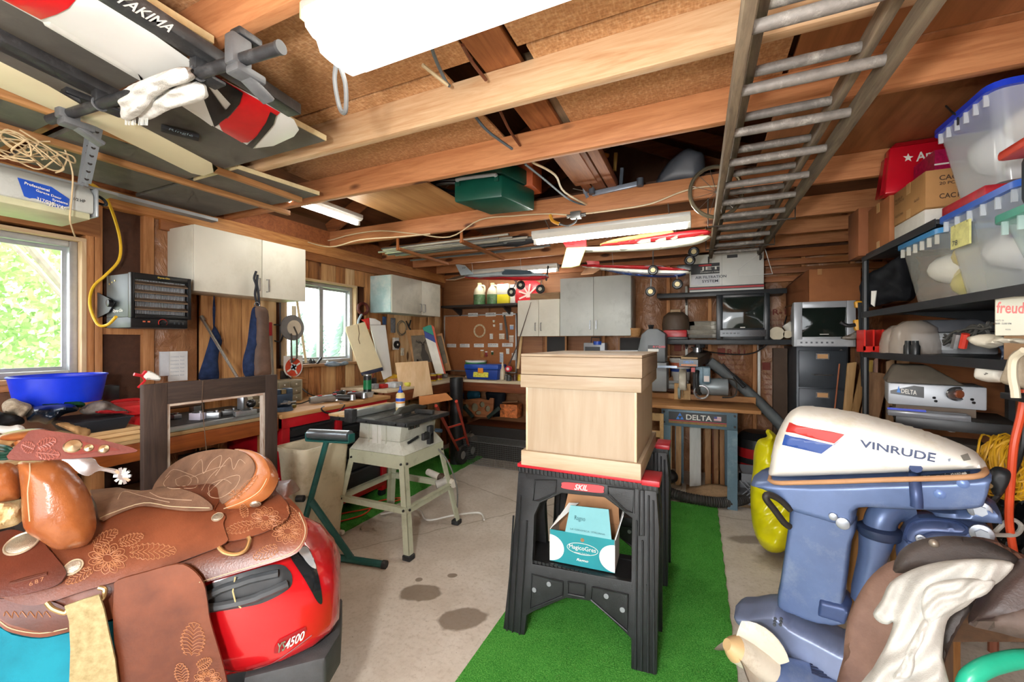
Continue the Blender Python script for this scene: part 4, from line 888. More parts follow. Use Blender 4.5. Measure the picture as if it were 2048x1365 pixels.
gr=pz((915,700),(930,640),(980,612),(1080,612),(1160,625),(1200,650),(1185,672),(1120,672),(1040,668),(985,690),(960,720),k=3);
cbv=bvh_of(*[o for o in om.children if o.name.startswith(('clamp_bracket','tilt_bracket'))])
obj('bracket_groove',MB().tube([onto(cbv,*p,.002)for p in gr],.006,6,True),MBLUED,om)
for q in((1255,558),(1265,668),(983,692)):
    c=onto(cbv,*z7(q)[0],0);obj('bolt_washer',MB().cyl(c,c+NM*.012,.028 if q[0]>1000 else.014,n=18),MB_ALU,om,bevel=.003);obj('bolt_head',MB().cyl(c,c+NM*.022,.016 if q[0]>1000 else.008,n=6),MB_ALU,om)
bm2=bvh_of(cw_,lc,mid)
obj('latch',MB().tube([onto(bm2,*p,.006)for p in z7((958,358),(955,400),(958,450),(962,500),(964,515))]+[onto(bm2,*z7((964,515))[0],.006)-UP*.02],.016,8),MBLUED,om,smooth=60)
for q in((1180,437),(1072,487)):c=onto(bm2,*z7(q)[0],0);obj('plug',MB().lathe([(0,-.002),(.014,-.002),(.014,.003),(.009,.007),(0,.008)],c,16,NM.to_track_quat('Z','Y').to_matrix()),mat('#6f8ac0',.35,.2),om)
for q,r in(((620,622),.02),((575,590),.013)):c=onto(bm2,*z7(q)[0],0);obj('screw',MB().cyl(c-NM*.003,c+NM*.01,r,n=16),MB_ALU,om,bevel=.002)
decal(om,bm2,z7((375,155),(628,208),(580,250),(358,198)),mat('#b9302c',.4),'red_stripe',.005,5);decal(om,bm2,z7((355,210),(578,258),(628,218),(520,298),(340,258)),mat('#1f4690',.4),'blue_stripe',.005,5)
NAVY=mat('#24365e',.4)
decal_text(om,bm2,'VINRUDE',z7((700,265),(1048,338),(1054,300),(700,232)),NAVY,off=.004,bold=True)
decal_text(om,bm2,'E',z7((672,258),(698,263),(698,233),(672,228)),mat('#e2ddd0',.5),off=.004)
decal(om,bm2,z7((985,404),(1215,384),(1216,412),(990,432)),mat('#232a38',.4),'label_strip',.003,12)
decal_text(om,bm2,'VERSE',z7((990,421),(1028,418),(1028,407),(990,409)),WHITE,off=.005,bold=True);decal_text(om,bm2,'NEUTRAL',z7((1032,420),(1094,415),(1094,405),(1032,409)),WHITE,off=.005,bold=True);decal_text(om,bm2,'FORWARD',z7((1098,409),(1174,403),(1174,393),(1098,398)),WHITE,off=.005,bold=True)
decal(om,bm2,z7((1178,395),(1190,394),(1190,389),(1202,398),(1190,407),(1190,402),(1178,403)),WHITE,'arrow',.005,0)
decal(om,bm2,z7((1165,310),(1200,300),(1215,330),(1180,335)),mat('#8a8880',.6),'paint_chip',.003);decal(om,bm2,z7((1108,325),(1122,322),(1120,335),(1110,335)),mat('#7f8896',.6),'paint_chip',.003)
gv=bvh_of(gc)
for k in range(6):obj('intake_slot',MB().tube([onto(gv,*p,.001)for p in z7((465+2*k,1272+10*k),(500+4*k,1276+13*k),(540+5*k,1292+11*k))],.003,5),mat('#2b3550',.5),om)
for k in range(6):c=atD(*z7((305+(k%2)*28-(k//2)*2,1068+(k//2)*14))[0],1.40);obj('vent_hole',MB().cyl(c,c+NM*.004,.005,n=8),mat('#30343c',.6),om)
hb_=[atD(*p,1.52)for p in curve2(z7((375,560),(320,510),(270,490),(262,510),(300,560),(345,620),(372,640)),4,False)];obj('lift_handle',MB().tube(hb_,.012,8),mat('#26211d',.6),om,smooth=60)
a=atD(*z7((1262,440))[0],1.55);b=atD(*z7((1300,445))[0],1.56);obj('shift_lever',MB().cyl(a,b,.018,.013),mat('#c4a877',.5),om)
obj('lever_knob',puff(pz((1282,410),(1310,370),(1345,358),(1400,380),(1398,430),(1360,490),(1320,488),(1305,450)),atD(*z7((1345,425))[0],1.55),NM,.03,.03,12,8),mat('#25282b',.45),om,smooth=60)
# motor stand: a plain wooden trestle under the clamp bracket
stand=thing('motor_stand','low red and wooden stand holding the outboard motor','stand',atD(1850,1330,1.58)*1)
stand.location.z=0;WM[stand.name]=Matrix.Translation(stand.location)
c=atD(1790,1200,1.62);c.z=0;SW=wood('#a8763f','#7c5128','z')
for du,dv in((-.12,.02),(.22,.02),(-.12,.2),(.22,.2)):q=c+RIGHT*du+FWD*dv;obj('post',MB().beam(q,q+UP*.78,.06,.06,FWD),SW,stand,bevel=.004)
for dv in(.02,.2):obj('crossbar',MB().beam(c+RIGHT*-.15+FWD*dv+UP*.8,c+RIGHT*.25+FWD*dv+UP*.8,.06,.08),mat('#a32a20',.5,0,.15),stand,bevel=.004);obj('base_rail',MB().beam(c+RIGHT*-.2+FWD*dv+UP*.03,c+RIGHT*.3+FWD*dv+UP*.03,.07,.06),SW,stand,bevel=.004)
# ================= ENGLISH SADDLE, RAG, HOSE (bottom right corner) =================
es=thing('english_saddle','dusty dark brown english saddle under a white rag','saddle',atD(1850,1360,1.0))
N1=-ray(1800,1250).normalized();EB=leather('#6b4a3a','#3f2a22',.7,.4,7);EBD=leather('#433a36','#262220',.6,.4,7)
obj('flap',puff(pz((620,1420),(622,1250),(640,1080),(690,960),(760,860),(860,795),(960,830),(1120,900),(1180,1060),(1100,1200),(1050,1420)),atD(1800,1250,1.02),N1,.02,.02,8,12),leather('#7d6152','#4c342a',.75,.4,5),es,smooth=60)
obj('skirt',puff(pz((865,855),(862,800),(900,740),(980,700),(1100,682),(1220,690),(1330,720),(1440,790),(1400,860),(1200,870),(1000,850)),atD(1900,1120,1.0),N1,.03,.03,20,12),EBD,es,smooth=60)
obj('seat',puff(pz((1210,690),(1320,700),(1440,760),(1560,820),(1560,900),(1440,850),(1330,770)),atD(1960,1120,1.02),N1,.05,.05,20,12),EB,es,smooth=60)
obj('pommel',puff(pz((1205,1090),(1230,1000),(1300,900),(1380,830),(1480,780),(1620,780),(1620,1150),(1480,1150),(1380,1130),(1290,1110)),atD(2000,1200,.92),N1,.06,.06,40,14),leather('#4d3a34','#2a1f1c',.5,.4,6),es,smooth=60)
obj('panel_roll',puff(pz((1205,1095),(1290,1040),(1400,990),(1620,960),(1620,1170),(1470,1165),(1350,1135)),atD(2000,1240,.9),N1,.05,.05,30,14),leather('#5f5048','#3a2f2a',.7,.4,6),es,smooth=60)
obj('stirrup_leather',puff(pz((1090,1080),(1180,1010),(1230,1005),(1170,1100),(1120,1200),(1090,1300),(1070,1420),(1040,1420),(1060,1250)),atD(1880,1250,.97),N1,.012,.012,6,10),EBD,es,smooth=60)
c=onto(bvh_of([o for o in es.children if o.name.startswith('skirt')][0]),*z7((1045,718))[0],0);obj('nail_head',MB().ball(c,.01),mat('#8f8578',.4,.5),es)
rk=thing('saddle_rack','dark wooden rack under the english saddle','rack',(atD(1960,1365,1.05).x,atD(1960,1365,1.05).y,0))
q=V((rk.location.x,rk.location.y,0))
for du in(-.12,.3):obj('post',MB().beam(q+RIGHT*du,q+RIGHT*du+UP*.68,.05,.05,FWD),wood('#5c4632','#3d2c1f','z'),rk);obj('foot',MB().beam(q+RIGHT*du-FWD*.2+UP*.02,q+RIGHT*du+FWD*.2+UP*.02,.05,.04),wood('#5c4632','#3d2c1f','y'),rk)
obj('rail',MB().beam(q-RIGHT*.2+UP*.7,q+RIGHT*.4+UP*.7,.08,.08),wood('#5c4632','#3d2c1f','x'),rk)
RAG=cloth('#c2c1bb','#9b9a94',10,.95,.5)
rg=thing('white_rag','crumpled off-white cloth draped over the english saddle','cloth',atD(1800,1300,.95))
PR=atD(1820,1240,.93)
for nm,pts,f,dd,rg_ in(('main_fold',((760,1045),(800,980),(840,900),(940,840),(1060,805),(1200,790),(1330,792),(1420,815),(1360,890),(1280,940),(1200,1010),(1120,1060),(1095,1130),(1085,1250),(1090,1420),(700,1420),(760,1300),(820,1190),(855,1090),(830,1096),(790,1086)),.035,0,(.075,.07,.28)),
    ('corner_fold',((1000,915),(1110,885),(1250,880),(1330,895),(1290,955),(1200,990),(1120,1040),(1050,1088),(1010,1095),(985,1010)),.022,.028,(.1,.2,.25)),
    ('hem',((850,1340),(900,1240),(960,1130),(1000,1070),(1030,1110),(970,1240),(940,1335),(890,1352)),.02,.03,(.3,.1,.2))):
    obj(nm,puff(pz(*pts),PR+N1*dd,N1,f,.02,22,4,None,0,3,rg_),RAG,rg,smooth=70)
solo('green_hose','thick sea-green hose curving in the bottom right corner','hose',MB().tube([atD(*p,.85)for p in pz((1190,1420),(1210,1350),(1280,1300),(1380,1268),(1480,1255),(1600,1270),closed=False)],.017,12),mat('#1f9c7c',.3))
# ---- things behind the motor, along the right edge ----
solo('black_bag','crumpled black plastic bag behind the boat motor','bag',puff(pz((1300,520),(1360,480),(1465,470),(1560,500),(1560,760),(1440,790),(1340,700)),atD(2020,1050,1.75),-ray(2020,1050),.1,.1,40,10,None,.5,6),mat('#17181a',.25,0,.3),smooth=60)
yc=MB();rr=random.Random(5);cc=atD(2010,935,1.72);nx=RIGHT;ny=UP
for k in range(34):
    r=rr.uniform(.05,.115);o=cc+RIGHT*rr.uniform(-.02,.02)+UP*rr.uniform(-.02,.02)+FWD*rr.uniform(-.05,.05);ex=rr.uniform(.55,.75)
    yc.tube([o+nx*(r*ex*math.cos(t*.393+k))+ny*(r*1.15*math.sin(t*.393+k))+FWD*(.02*math.sin(t*.8+k))for t in range(16)],.0042,5,True)
solo('yellow_cable','coil of yellow extension cord hanging at the right shelves','cord',yc,mat('#d9a520',.5))
solo('orange_hose','orange-red hose hanging at the right edge before the shelves','hose',MB().tube(smoothpath([atD(2050,780,1.55),atD(2042,830,1.55),atD(2028,890,1.55),atD(2022,960,1.56),atD(2018,1040,1.58),atD(2030,1120,1.6)],6),.012,10),mat('#e2532c',.45))
solo('black_cable','black cable hanging beside the orange hose','cable',MB().tube(smoothpath([atD(2048,770,1.62),atD(2046,880,1.62),atD(2030,940,1.6),atD(1990,1000,1.6),atD(1975,1010,1.6)],6),.009,8),mat('#1c1b1b',.5))
solo('white_tow_rope','grey-white rope arm looping behind the boat motor bracket','rope',MB().tube(smoothpath([atD(1990,1065,1.62),atD(2020,1040,1.6),atD(2042,1052,1.6),atD(2030,1070,1.58),atD(1985,1070,1.58)],6),.008,8),mat('#b6b5ad',.6))
# ================= CEILING LEFT: PANELS, RACK, WINGS, OPENER =================
FOAM=mat('#66625b',.75,0,.15,6,.1,'#78736a');FOAME=mat('#d8c79a',.7,0,.15,20,.3)
def panel(label,poly,edge,z=2.274,th=.022):
    t=thing('ceiling_panel',label,'panel',(sum(p[0]for p in poly)/len(poly),sum(p[1]for p in poly)/len(poly),z),group='dark panels under the joists')
    obj('sheet',MB().prism([(a,b,z)for a,b in poly],(0,0,th)),FOAM,t)
    for a,b in edge:obj('raw_edge',MB().beam((a[0],a[1],z+th/2),(b[0],b[1],z+th/2),.006,th),FOAME,t)
    return t
panel('dark grey ceiling panel nearest the viewer, with cream edge, above the rack rail',[(-3.0,-.3),(-1.3,-.3),(-1.3,.74),(-3.0,.74)],[((-1.297,.0),(-1.297,.74))])
panel('dark grey ceiling panel behind the striped wing tip',[(-3.0,.8),(-1.5,.8),(-1.48,1.3),(-3.0,1.3)],[((-1.487,.8),(-1.477,1.3))])
panel('dark grey ceiling panel with a ragged tan edge by the joists',[(-3.1,1.33),(-2.13,1.33),(-2.07,1.77),(-3.1,1.77)],[((-2.127,1.33),(-2.067,1.77)),((-2.13,1.327),(-2.5,1.327))])
for k,(a,b,lab)in enumerate((((-2.2,.2),(-2.2,1.75),'long thin pine batten under the dark panels beside the opener'),((-2.55,.4),(-2.5,1.9),'thin pine batten under the dark panels above the left window'))):
    solo('batten',lab,'batten',MB().beam((a[0],a[1],2.258),(b[0],b[1],2.258),.03,.03),wood('#c48e58','#9c6636','y'),'pine battens',bevel=.003)
solo('batten','dark shelf bracket board on the top plate left of the white cabinets','batten',MB().beam((-3.05,1.0,2.235),(-3.05,1.75,2.235),.07,.02),mat('#a9acad',.5,.3,.1),'pine battens')
rk=thing('roof_rack','black bicycle roof rack hung under the ceiling panels','roof rack',(-1.4,.62,2.1))
RBL=mat('#2c2d2f',.45,0,.25,25,.1,'#4f5051');RG=mat('#5a5c5e',.5,0,.2,20,.1)
B0,B1=atZ(100,240,2.1),atZ(558,96,2.1);bd_=(B1-B0).normalized()
obj('crossbar',MB().cyl(B0,B1,.0145,n=18),RBL,rk);obj('end_cap',MB().cyl(B1,B1+bd_*.008,.016,n=18),mat('#3c3d3e',.5),rk)
def clampb(k,name):
    c=B0+(B1-B0)*k
    o=obj(name,MB().boxc(c+V((0,0,.02)),(.035,.05,.075)).boxc(c+V((0,.02,-.025)),(.05,.075,.022)),RG,rk,bevel=.006)
    obj('clamp_band',MB().torus(c,.018,.004,bd_.orthogonal(),bd_.cross(bd_.orthogonal()),18,6),RBL,o);obj('clamp_foot',MB().boxc(c+V((0,.05,-.045)),(.04,.07,.012),Rx(-25)),RG,o,bevel=.003)
    obj('rubber_pad',MB().boxc(c+V((.0,.02,.068)),(.04,.06,.02)),RBL,o,bevel=.004)
clampb(.1,'tower_clamp');clampb(.86,'tower_clamp')
for k in(.27,.71):
    c=B0+(B1-B0)*k;o=obj('rail_clip',MB().boxc(c+V((0,.03,-.004)),(.05,.05,.01)).boxc(c+V((0,.0,.02)),(.03,.03,.035)),RBL,rk,bevel=.003);obj('clip_band',MB().torus(c,.0175,.003,bd_.orthogonal(),bd_.cross(bd_.orthogonal()),16,5),RG,o)
def tray(px0,px1,w,h,name,z=2.15):
    a,b=atZ(*px0,z),atZ(*px1,z);return obj(name,MB().beam(a-(b-a)*.5,b,w,h),RBL,rk,bevel=.004)
t1=tray((245,0),(590,222),.055,.035,'bike_tray');t2=tray((30,95),(250,205),.06,.03,'bike_tray')
a,b=atZ(262,8,2.131),atZ(352,62,2.131);up_=(b-a).cross(V((0,0,1))).normalized()
text3(rk,'YAKIMA',a-(b-a)*.28-up_*.019,(b-a)*1.22,up_*.038,WHITE,off=.0015,bold=True)
rl=solo('black_sleeve','small dark sleeve with pale lettering stuck to a dark ceiling panel','sleeve',MB().beam(atZ(322,256,2.262),atZ(398,276,2.262),.045,.016),mat('#33363a',.6),bevel=.003)
a,b=atZ(338,258,2.253),atZ(386,272,2.253);u=(b-a).cross(V((0,0,1))).normalized()*.03;text3(rl,'Ringlé',a-u*.5,b-a,u,mat('#a9c4d8',.5))
# wings
z1=zm(0,0,.3418)
wg=thing('model_wing','white model airplane wing with red and black stripes on the roof rack','model wing',(-1.4,.8,2.17))
def wing(t,poly,z,th,m,hole=None):
    P=V((0,0,z));return obj('panel',puff(poly,P,V((0,0,-1)),th*.35,th*.65,30,14),m,t,smooth=70)
wp=wing(wg,z1((-250,-140),(80,-60),(560,-20),(800,130),(1180,400),(1480,560),(1640,650),(1720,700),(1750,760),(1720,800),(1600,855),(1480,870),(1430,840),(1240,735),(830,470),(250,130),(-100,-60)),2.175,.022,mat('#dcdcd8',.35,0,.03,4))
bw=bvh_of(wp);WRED=mat('#c1161c',.3);WBLK=mat('#1b1a1b',.35)
decal(wg,bw,z1((1470,545),(1640,652),(1600,690),(1560,730),(1500,800),(1440,850),(1270,755),(1330,690),(1390,620)),WRED,'red_band',.004,6)
decal(wg,bw,z1((1400,512),(1440,535),(1400,600),(1340,670),(1265,752),(1235,735),(1300,660),(1350,600)),WBLK,'black_band',.006,6);decal(wg,bw,z1((1580,645),(1615,665),(1600,720),(1560,770),(1480,862),(1440,845),(1500,790),(1555,710)),WBLK,'black_band',.006,6)
decal(wg,bw,z1((-240,-130),(80,-60),(460,-20),(400,40),(330,75),(240,105),(-100,-50)),WRED,'red_band',.004,8);
obj('aileron',puff(z1((250,130),(300,125),(800,420),(840,470),(830,480),(262,150)),V((0,0,2.17)),V((0,0,-1)),.005,.006,8,10),mat('#cfcfc9',.4),wg);obj('aileron',puff(z1((1100,640),(1130,640),(1250,715),(1240,740)),V((0,0,2.17)),V((0,0,-1)),.005,.006,6,8),mat('#cfcfc9',.4),wg)
w2=thing('model_wing','cream model airplane wing hanging under the rack toward the opener','model wing',(-1.8,.7,2.13))
wing(w2,z1((-200,310),(0,360),(280,500),(520,640),(660,650),(1240,955),(1275,985),(1250,1010),(1190,1030),(1120,1015),(560,740),(300,640),(-200,430)),2.115,.02,mat('#d9d0ac',.4,0,.04,5))
# towel over the bar
tw=thing('towel','white terry towel slung over the rack crossbar','towel',B0+(B1-B0)*.55)
TW=cloth('#e6e5e0','#bfbdb6',30,.95,1.0);c=B0+(B1-B0)*.55;NT_=V((-.1,-.8,-.55)).normalized()
obj('fold',puff(curve2(z1((720,530),(900,440),(1060,390),(1100,430),(1090,480),(980,520),(900,570),(860,630),(790,690),(730,700),(715,620)),4),c-V((0,.02,.0)),NT_,.02,.03,14,4,None,.3,3,(.12,.2,.25)),TW,tw,smooth=70)
obj('fold',puff(curve2(z1((1090,470),(1160,480),(1195,510),(1195,570),(1150,600),(1000,640),(880,700),(820,690),(830,650),(880,590),(980,540)),4),c+V((0,.03,-.01)),NT_,.02,.02,12,4,None,.3,4,(.1,.22,.25)),TW,tw,smooth=70)
frg=MB()
for k in range(16):a=atN(*z1((735+8*k if k<8 else 815+7*(k-8),690))[0],c,NT_);frg.tube([a,a+V((random.uniform(-.004,.004),0,-.022))],.0013,4)
setp(obj('fringe',frg,TW,tw),kind='stuff')
# garage door opener
op=thing('garage_door_opener','grey garage door opener box with blue company sticker','garage opener',(-2.43,.55,1.9))
OPM=mat('#c3c7c2',.45,.1,.08,10,0,'#a9aca4')
ob=obj('housing',MB().prism([(-2.3,.25,1.93),(-2.3,.25,2.01),(-2.34,.25,2.05),(-2.56,.25,2.05),(-2.56,.25,1.93)],(0,.6,0)),OPM,op,bevel=.012)
obj('bottom_cover',MB().box(-2.56,-2.31,.25,.84,1.905,1.932),mat('#c9c8a4',.5),op,bevel=.006);obj('end_cap',MB().box(-2.57,-2.295,.85,.862,1.92,2.04),mat('#9aa0a4',.4,.3),op,bevel=.006);obj('top_bracket',MB().box(-2.5,-2.36,.1,.95,2.05,2.062),mat('#a9afb0',.4,.6),op)
bo=bvh_of(ob);sk_=zm(0,0,.3418)
decal(op,bo,sk_((100,1040),(300,1095),(405,1165),(442,1255),(290,1205),(140,1150)),mat('#1d4fb8',.4),'sticker',.002,10)
def opx(q,ln):return sk_(*q)
for tx,q in(('Professional',((138,1080),(285,1125),(285,1110),(140,1064))),('Garage Door',((205,1125),(355,1175),(355,1158),(207,1108))),('Systems',((300,1178),(392,1205),(392,1188),(302,1162))),('317/839-3050',((210,1172),(385,1230),(385,1210),(212,1154)))):decal_text(op,bo,tx,sk_(*q),WHITE,off=.007,bold=True)
decal_text(op,bo,'1/2 HP',sk_((428,1172),(498,1190),(498,1172),(430,1156)),mat('#2a2a2a',.5),off=.003,bold=True)
HB=mat('#9fa8b0',.35,.7)
def angle(p,q):
    p,q=V(p),V(q);o=obj('perforated_angle',MB().beam(p,q,.032,.003,(0,1,0)).beam(p+V((.0155,0,0)),q+V((.0155,0,0)),.003,.032,(0,1,0)),HB,op)
    n=9
    for k in range(n):c=p+(q-p)*((k+.5)/n);obj('hole',MB().cyl(c+V((.0168,0,0)),c+V((.0178,0,0)),.007,n=10),mat('#2a2521',.7),o)
angle((-2.2,.78,2.02),(-2.08,.78,2.272));angle((-2.28,.8,2.03),(-2.2,.8,2.272));angle((-2.42,.4,2.05),(-2.4,.4,2.272))
wt=MB();rr=random.Random(9);cc=V((-2.25,.66,2.11))
for k in range(9):
    o=cc+V((rr.uniform(-.06,.06),rr.uniform(-.1,.1),rr.uniform(-.02,.03)));r=rr.uniform(.05,.11);ph=rr.uniform(0,6)
    wt.tube(smoothpath([o+V((r*.7*math.cos(ph+t*.9)*rr.uniform(.6,1),r*1.2*math.sin(ph+t*.9)*rr.uniform(.6,1),.03*math.sin(t*1.7+k)-.004*t))for t in range(8)],5),.0028,5)
solo('wire_tangle','tangle of beige bell wire on top of the opener','wire',wt,mat('#cbb38a',.6))
solo('wire','beige wire hanging down past the opener sticker','wire',MB().tube(smoothpath([atX(130,300,-2.26),atX(145,345,-2.26),atX(143,400,-2.26),atX(140,440,-2.26),atX(150,474,-2.4)],6),.003,5),mat('#cbb38a',.6))
solo('black_cord_coil','small black cord coiled at the end of the opener','cord',MB().tube(smoothpath([atD(130,365,1.75),atD(170,380,1.78),atD(205,398,1.8),atD(212,410,1.8),atD(190,405,1.8),atD(150,390,1.78),atD(125,375,1.76)],6,True),.006,7,True),mat('#2f3133',.5))
solo('yellow_power_cable','yellow power cord running from the ceiling down to the black heater','cord',MB().tube(smoothpath([atX(172,362,-2.6),atX(205,385,-2.75),atX(225,425,-2.95),atX(240,480,-3.08),atX(238,520,-3.1),atX(212,550,-3.12),atX(186,575,-3.14),atX(180,610,-3.1),atX(195,648,-3.0),atX(215,650,-2.95),atX(232,634,-2.86)],6),.0075,7),mat('#e0b21e',.45))
# ================= LADDER =================
ld=thing('extension_ladder','old wooden extension ladder with grey rungs hung under the joists','ladder',(.29,2.4,2.13))
LW=wood('#84745f','#54463a','y',1.4,.75);RUNG=mat('#7d7772',.55,.1,.25,25,.2,'#b5afa6');LEDGE=wood('#a8916f','#7c6648','y',1.4,.75)
def section(x0,x1,y0,y1,z0,h,w,n,r1,rs):
    for x in(x0,x1):obj('rail',MB().box(x-w/2,x+w/2,y0,y1,z0,z0+h),LW,ld,bevel=.005)
    me=None
    for k in range(n):
        yy=r1+rs*k
        if me is None:r0=obj('rung',MB().tube([(x0,0,0),(x0+.02,0,0),((x0+x1)/2,0,0),(x1-.02,0,0),(x1,0,0)],[.013,.0155,.017,.0155,.013],12),RUNG,ld,local=True);me=r0.data;r0.location=(-.29,yy-2.4,z0+h/2-2.13);r0.rotation_euler=(0,0,0)
        else:share('rung',me,ld,(-.29,yy-2.4,z0+h/2-2.13))
section(.105,.475,.35,4.05,2.13,.06,.028,12,.87,.278);section(.145,.435,.28,4.2,2.205,.06,.026,12,.9,.285)
for x in(.09,.49):obj('rail_hook',MB().tube([(x,4.02,2.13),(x,4.02,2.1),(x,4.1,2.1),(x,4.1,2.16)],.006,6),mat('#3a3632',.5,.5),ld)
for yy in(2.87,3.58):obj('hanger',MB().tube([(.06,yy,2.3),(.06,yy,2.118),(.52,yy,2.118),(.52,yy,2.3)],.006,6),mat('#4d443c',.6,.4),ld)
solo('wire_hanger','white wire coat hanger hooked on the ladder end','hanger',MB().tube(smoothpath([atY(1521,500,4.0),atY(1519,488,4.0),atY(1527,486,4.0),atY(1530,498,4.0)],5)+[atY(1545,548,3.95),atY(1478,552,3.95),atY(1476,540,3.95),atY(1519,506,4.0)],.003,5),mat('#dcdcd8',.4))
# ================= LOFT THINGS BETWEEN THE JOISTS =================
zl=zm(900,230,.2734);YC=2.89;ZL=ZJ+JH+.0
def loftY(x,y_,Y):return atY(*zl((x,y_))[0],Y)
gc_=thing('tool_case','dark green plastic tool case with grey handle in the loft','case',(-1.1,2.6,2.31))
GRC=mat('#0f4f40',.35,0,.08)
# sits across the loft slats behind joist C and in front of it
q0=atZ(*zl((30,640))[0],2.315);q1=atZ(*zl((380,600))[0],2.315);q2=atZ(*zl((620,700))[0],2.315);q3=q0+(q2-q1)
h=V((0,0,.15));
obj('lower_shell',MB().hexa([q0,q1,q2,q3],[p+h*.95 for p in(q0,q1,q2,q3)]),GRC,gc_,bevel=.012);e=.008*V((-1,-1,0))
obj('upper_shell',MB().hexa([p+h for p in(q0,q1,q2,q3)],[p+h*1.7 for p in(q0,q1,q2,q3)]),mat('#0c4437',.4),gc_,bevel=.012)
obj('handle',MB().tube(smoothpath([q0*.88+q1*.12+h*.9+V((0,-.012,0)),q0*.85+q1*.15+h*.9+V((0,-.03,0)),q0*.15+q1*.85+h*.9+V((0,-.03,0)),q0*.12+q1*.88+h*.9+V((0,-.012,0))],4),.011,8),mat('#a9b2b8',.4),gc_)
for k in(.1,.9):obj('latch',MB().boxc(q0*(1-k)+q1*k+h*.8+V((0,-.008,0)),(.03,.012,.04)),GRC,gc_,bevel=.003)
solo('orange_crate','orange-brown slatted crate behind the green tool case','crate',MB().box(-1.32,-1.02,2.6,2.78,2.46,2.68),mat('#b5562a',.6),bevel=.004)
tires=thing('black_pipe_coil','coil of black plastic pipe in the loft left of the green case','pipe coil',(-1.6,2.75,2.44))
for k in range(6):obj('pipe_turn',MB().torus((-1.62+.01*k,2.62,2.472+.022*k),.27-.012*(k%3),.012,(1,0,0),(0,1,0),36,7),mat('#1e1f22',.35),tires)
shg=thing('shingle_stack','stack of brown cedar shingles in the loft beside the black pipe coil','shingle stack',(-1.3,2.8,2.44))
for k in range(9):obj('shingle',MB().boxc((-1.27+random.uniform(-.012,.012),2.74+random.uniform(-.02,.02),2.45+.016*k),(.14,.22,.011),Rz(random.uniform(-3,3))),wood('#8f6a48','#6a4a30','y'),shg)
GYM=mat('#8d98a8',.35,.3)
pf_=thing('walker_frame','grey metal folding frame lying in the loft','frame',(-.25,2.86,2.44))
pts=[loftY(1070,330,2.84),loftY(1010,410,2.84),loftY(985,480,2.84),loftY(990,560,2.86),loftY(1010,610,2.86)];obj('curved_leg',MB().tube(smoothpath(pts,5),.016,10),GYM,pf_)
obj('lower_arm',MB().beam(loftY(1040,580,2.85),loftY(1400,500,2.85),.03,.035),GYM,pf_,bevel=.006)
for x,y_ in((1045,570),(1395,510)):c=loftY(x,y_,2.85);obj('joint',MB().cyl(c-V((0,.03,.02)),c+V((0,-.03,.03)),.022,n=14),mat('#4d5560',.5),pf_)
obj('upright',MB().beam(loftY(1250,530,2.9),loftY(1260,390,2.9),.022,.022,(0,1,0)),mat('#5a6470',.4,.3),pf_);obj('upright',MB().beam(loftY(1205,410,2.92),loftY(1215,280,2.92),.022,.022,(0,1,0)),mat('#9a7a3a',.5),pf_)
obj('yellow_hook',MB().tube(smoothpath([loftY(1060,370,2.95),loftY(1070,310,2.95),loftY(1110,290,2.95),loftY(1160,300,2.95)],5),.014,8),mat('#c58a1e',.5),pf_)
solo('mower_bag_hood','dark grey plastic hood in the loft by the ladder','hood',puff(curve2(zl((1500,545),(1510,480),(1570,380),(1650,300),(1740,245),(1810,265),(1860,300),(1850,500),(1700,525)),3),atY(*zl((1680,420))[0],2.95),V((0,-1,-.2)),.1,.1,24,7),mat('#50545c',.45,0,.1),smooth=60)
gd=MB()
for k in range(4):gd.tube([loftY(905+32*k-k*k*2,470+8*k,2.92),loftY(960+20*k,250,2.98)],.0035,5)
for k in range(5):gd.tube([loftY(900+6*k,540-60*k,2.92),loftY(1000-4*k,560-60*k,2.92)],.003,5)
solo('wire_grate','wire grate standing in the loft behind the planks','grate',gd,mat('#b8b0a0',.4,.6))
# boards poking through, stored strips
for k,(x0,x1,y0,y1,z)in enumerate(((-.72,-.66,2.0,3.0,2.452),(-.65,-.57,1.95,3.05,2.452),(-.56,-.5,2.1,3.0,2.452))):solo('loft_board',('reddish board running through the loft, leftmost of three','reddish board running through the loft, middle of three','grey-ended board running through the loft, rightmost of three')[k],'board',MB().box(x0,x1,y0,y1,z,z+.06),wood('#9a5f38','#6f3f22','y'),'boards in the loft',bevel=.003)
# cables in the joists
CBL=mat('#d8c6a2',.5);CGR=mat('#5f6e78',.5);CBR=mat('#6a3a26',.5)
for k,(p,z,m,lab)in enumerate([
    ([(855,60),(868,110),(890,160),(899,172)],2.39,CGR,'dark cable entering the pale joist, under the big light'),([(845,130),(870,150),(895,170)],2.38,CBL,'beige cable entering the pale joist, under the big light'),
    ([(925,90),(945,125),(972,160)],2.38,CBR,'brown wire pair entering the pale joist'),([(945,225),(975,262),(1027,300)],2.37,CGR,'dark cable entering the reddish joist'),([(1000,222),(1020,262),(1040,291)],2.37,CBR,'brown wire entering the reddish joist'),
    ([(1050,328),(1090,360),(1140,400),(1180,412),(1220,418)],2.36,CGR,'dark cable drooping behind the green case'),([(1065,325),(1110,350),(1130,385),(1190,418)],2.36,CBL,'beige cable drooping beside the dark one'),
    ]):solo('cable',lab,'cable',MB().tube(smoothpath([atZ(*q,z)for q in p],5),.0065,6),m,'cables through the joists')
yf=YC-.052
wp_=lambda pts,Y,r=.005:MB().tube(smoothpath([atY(a,b,Y)for a,b in pts],5),r,6)
solo('house_cable','cream cable stapled along the joist above the strip light','cable',wp_([(610,470),(650,482),(700,470),(760,462),(830,468),(900,474),(960,440),(1030,432),(1100,428),(1150,432)],2.83),CBL,'cream house cables')
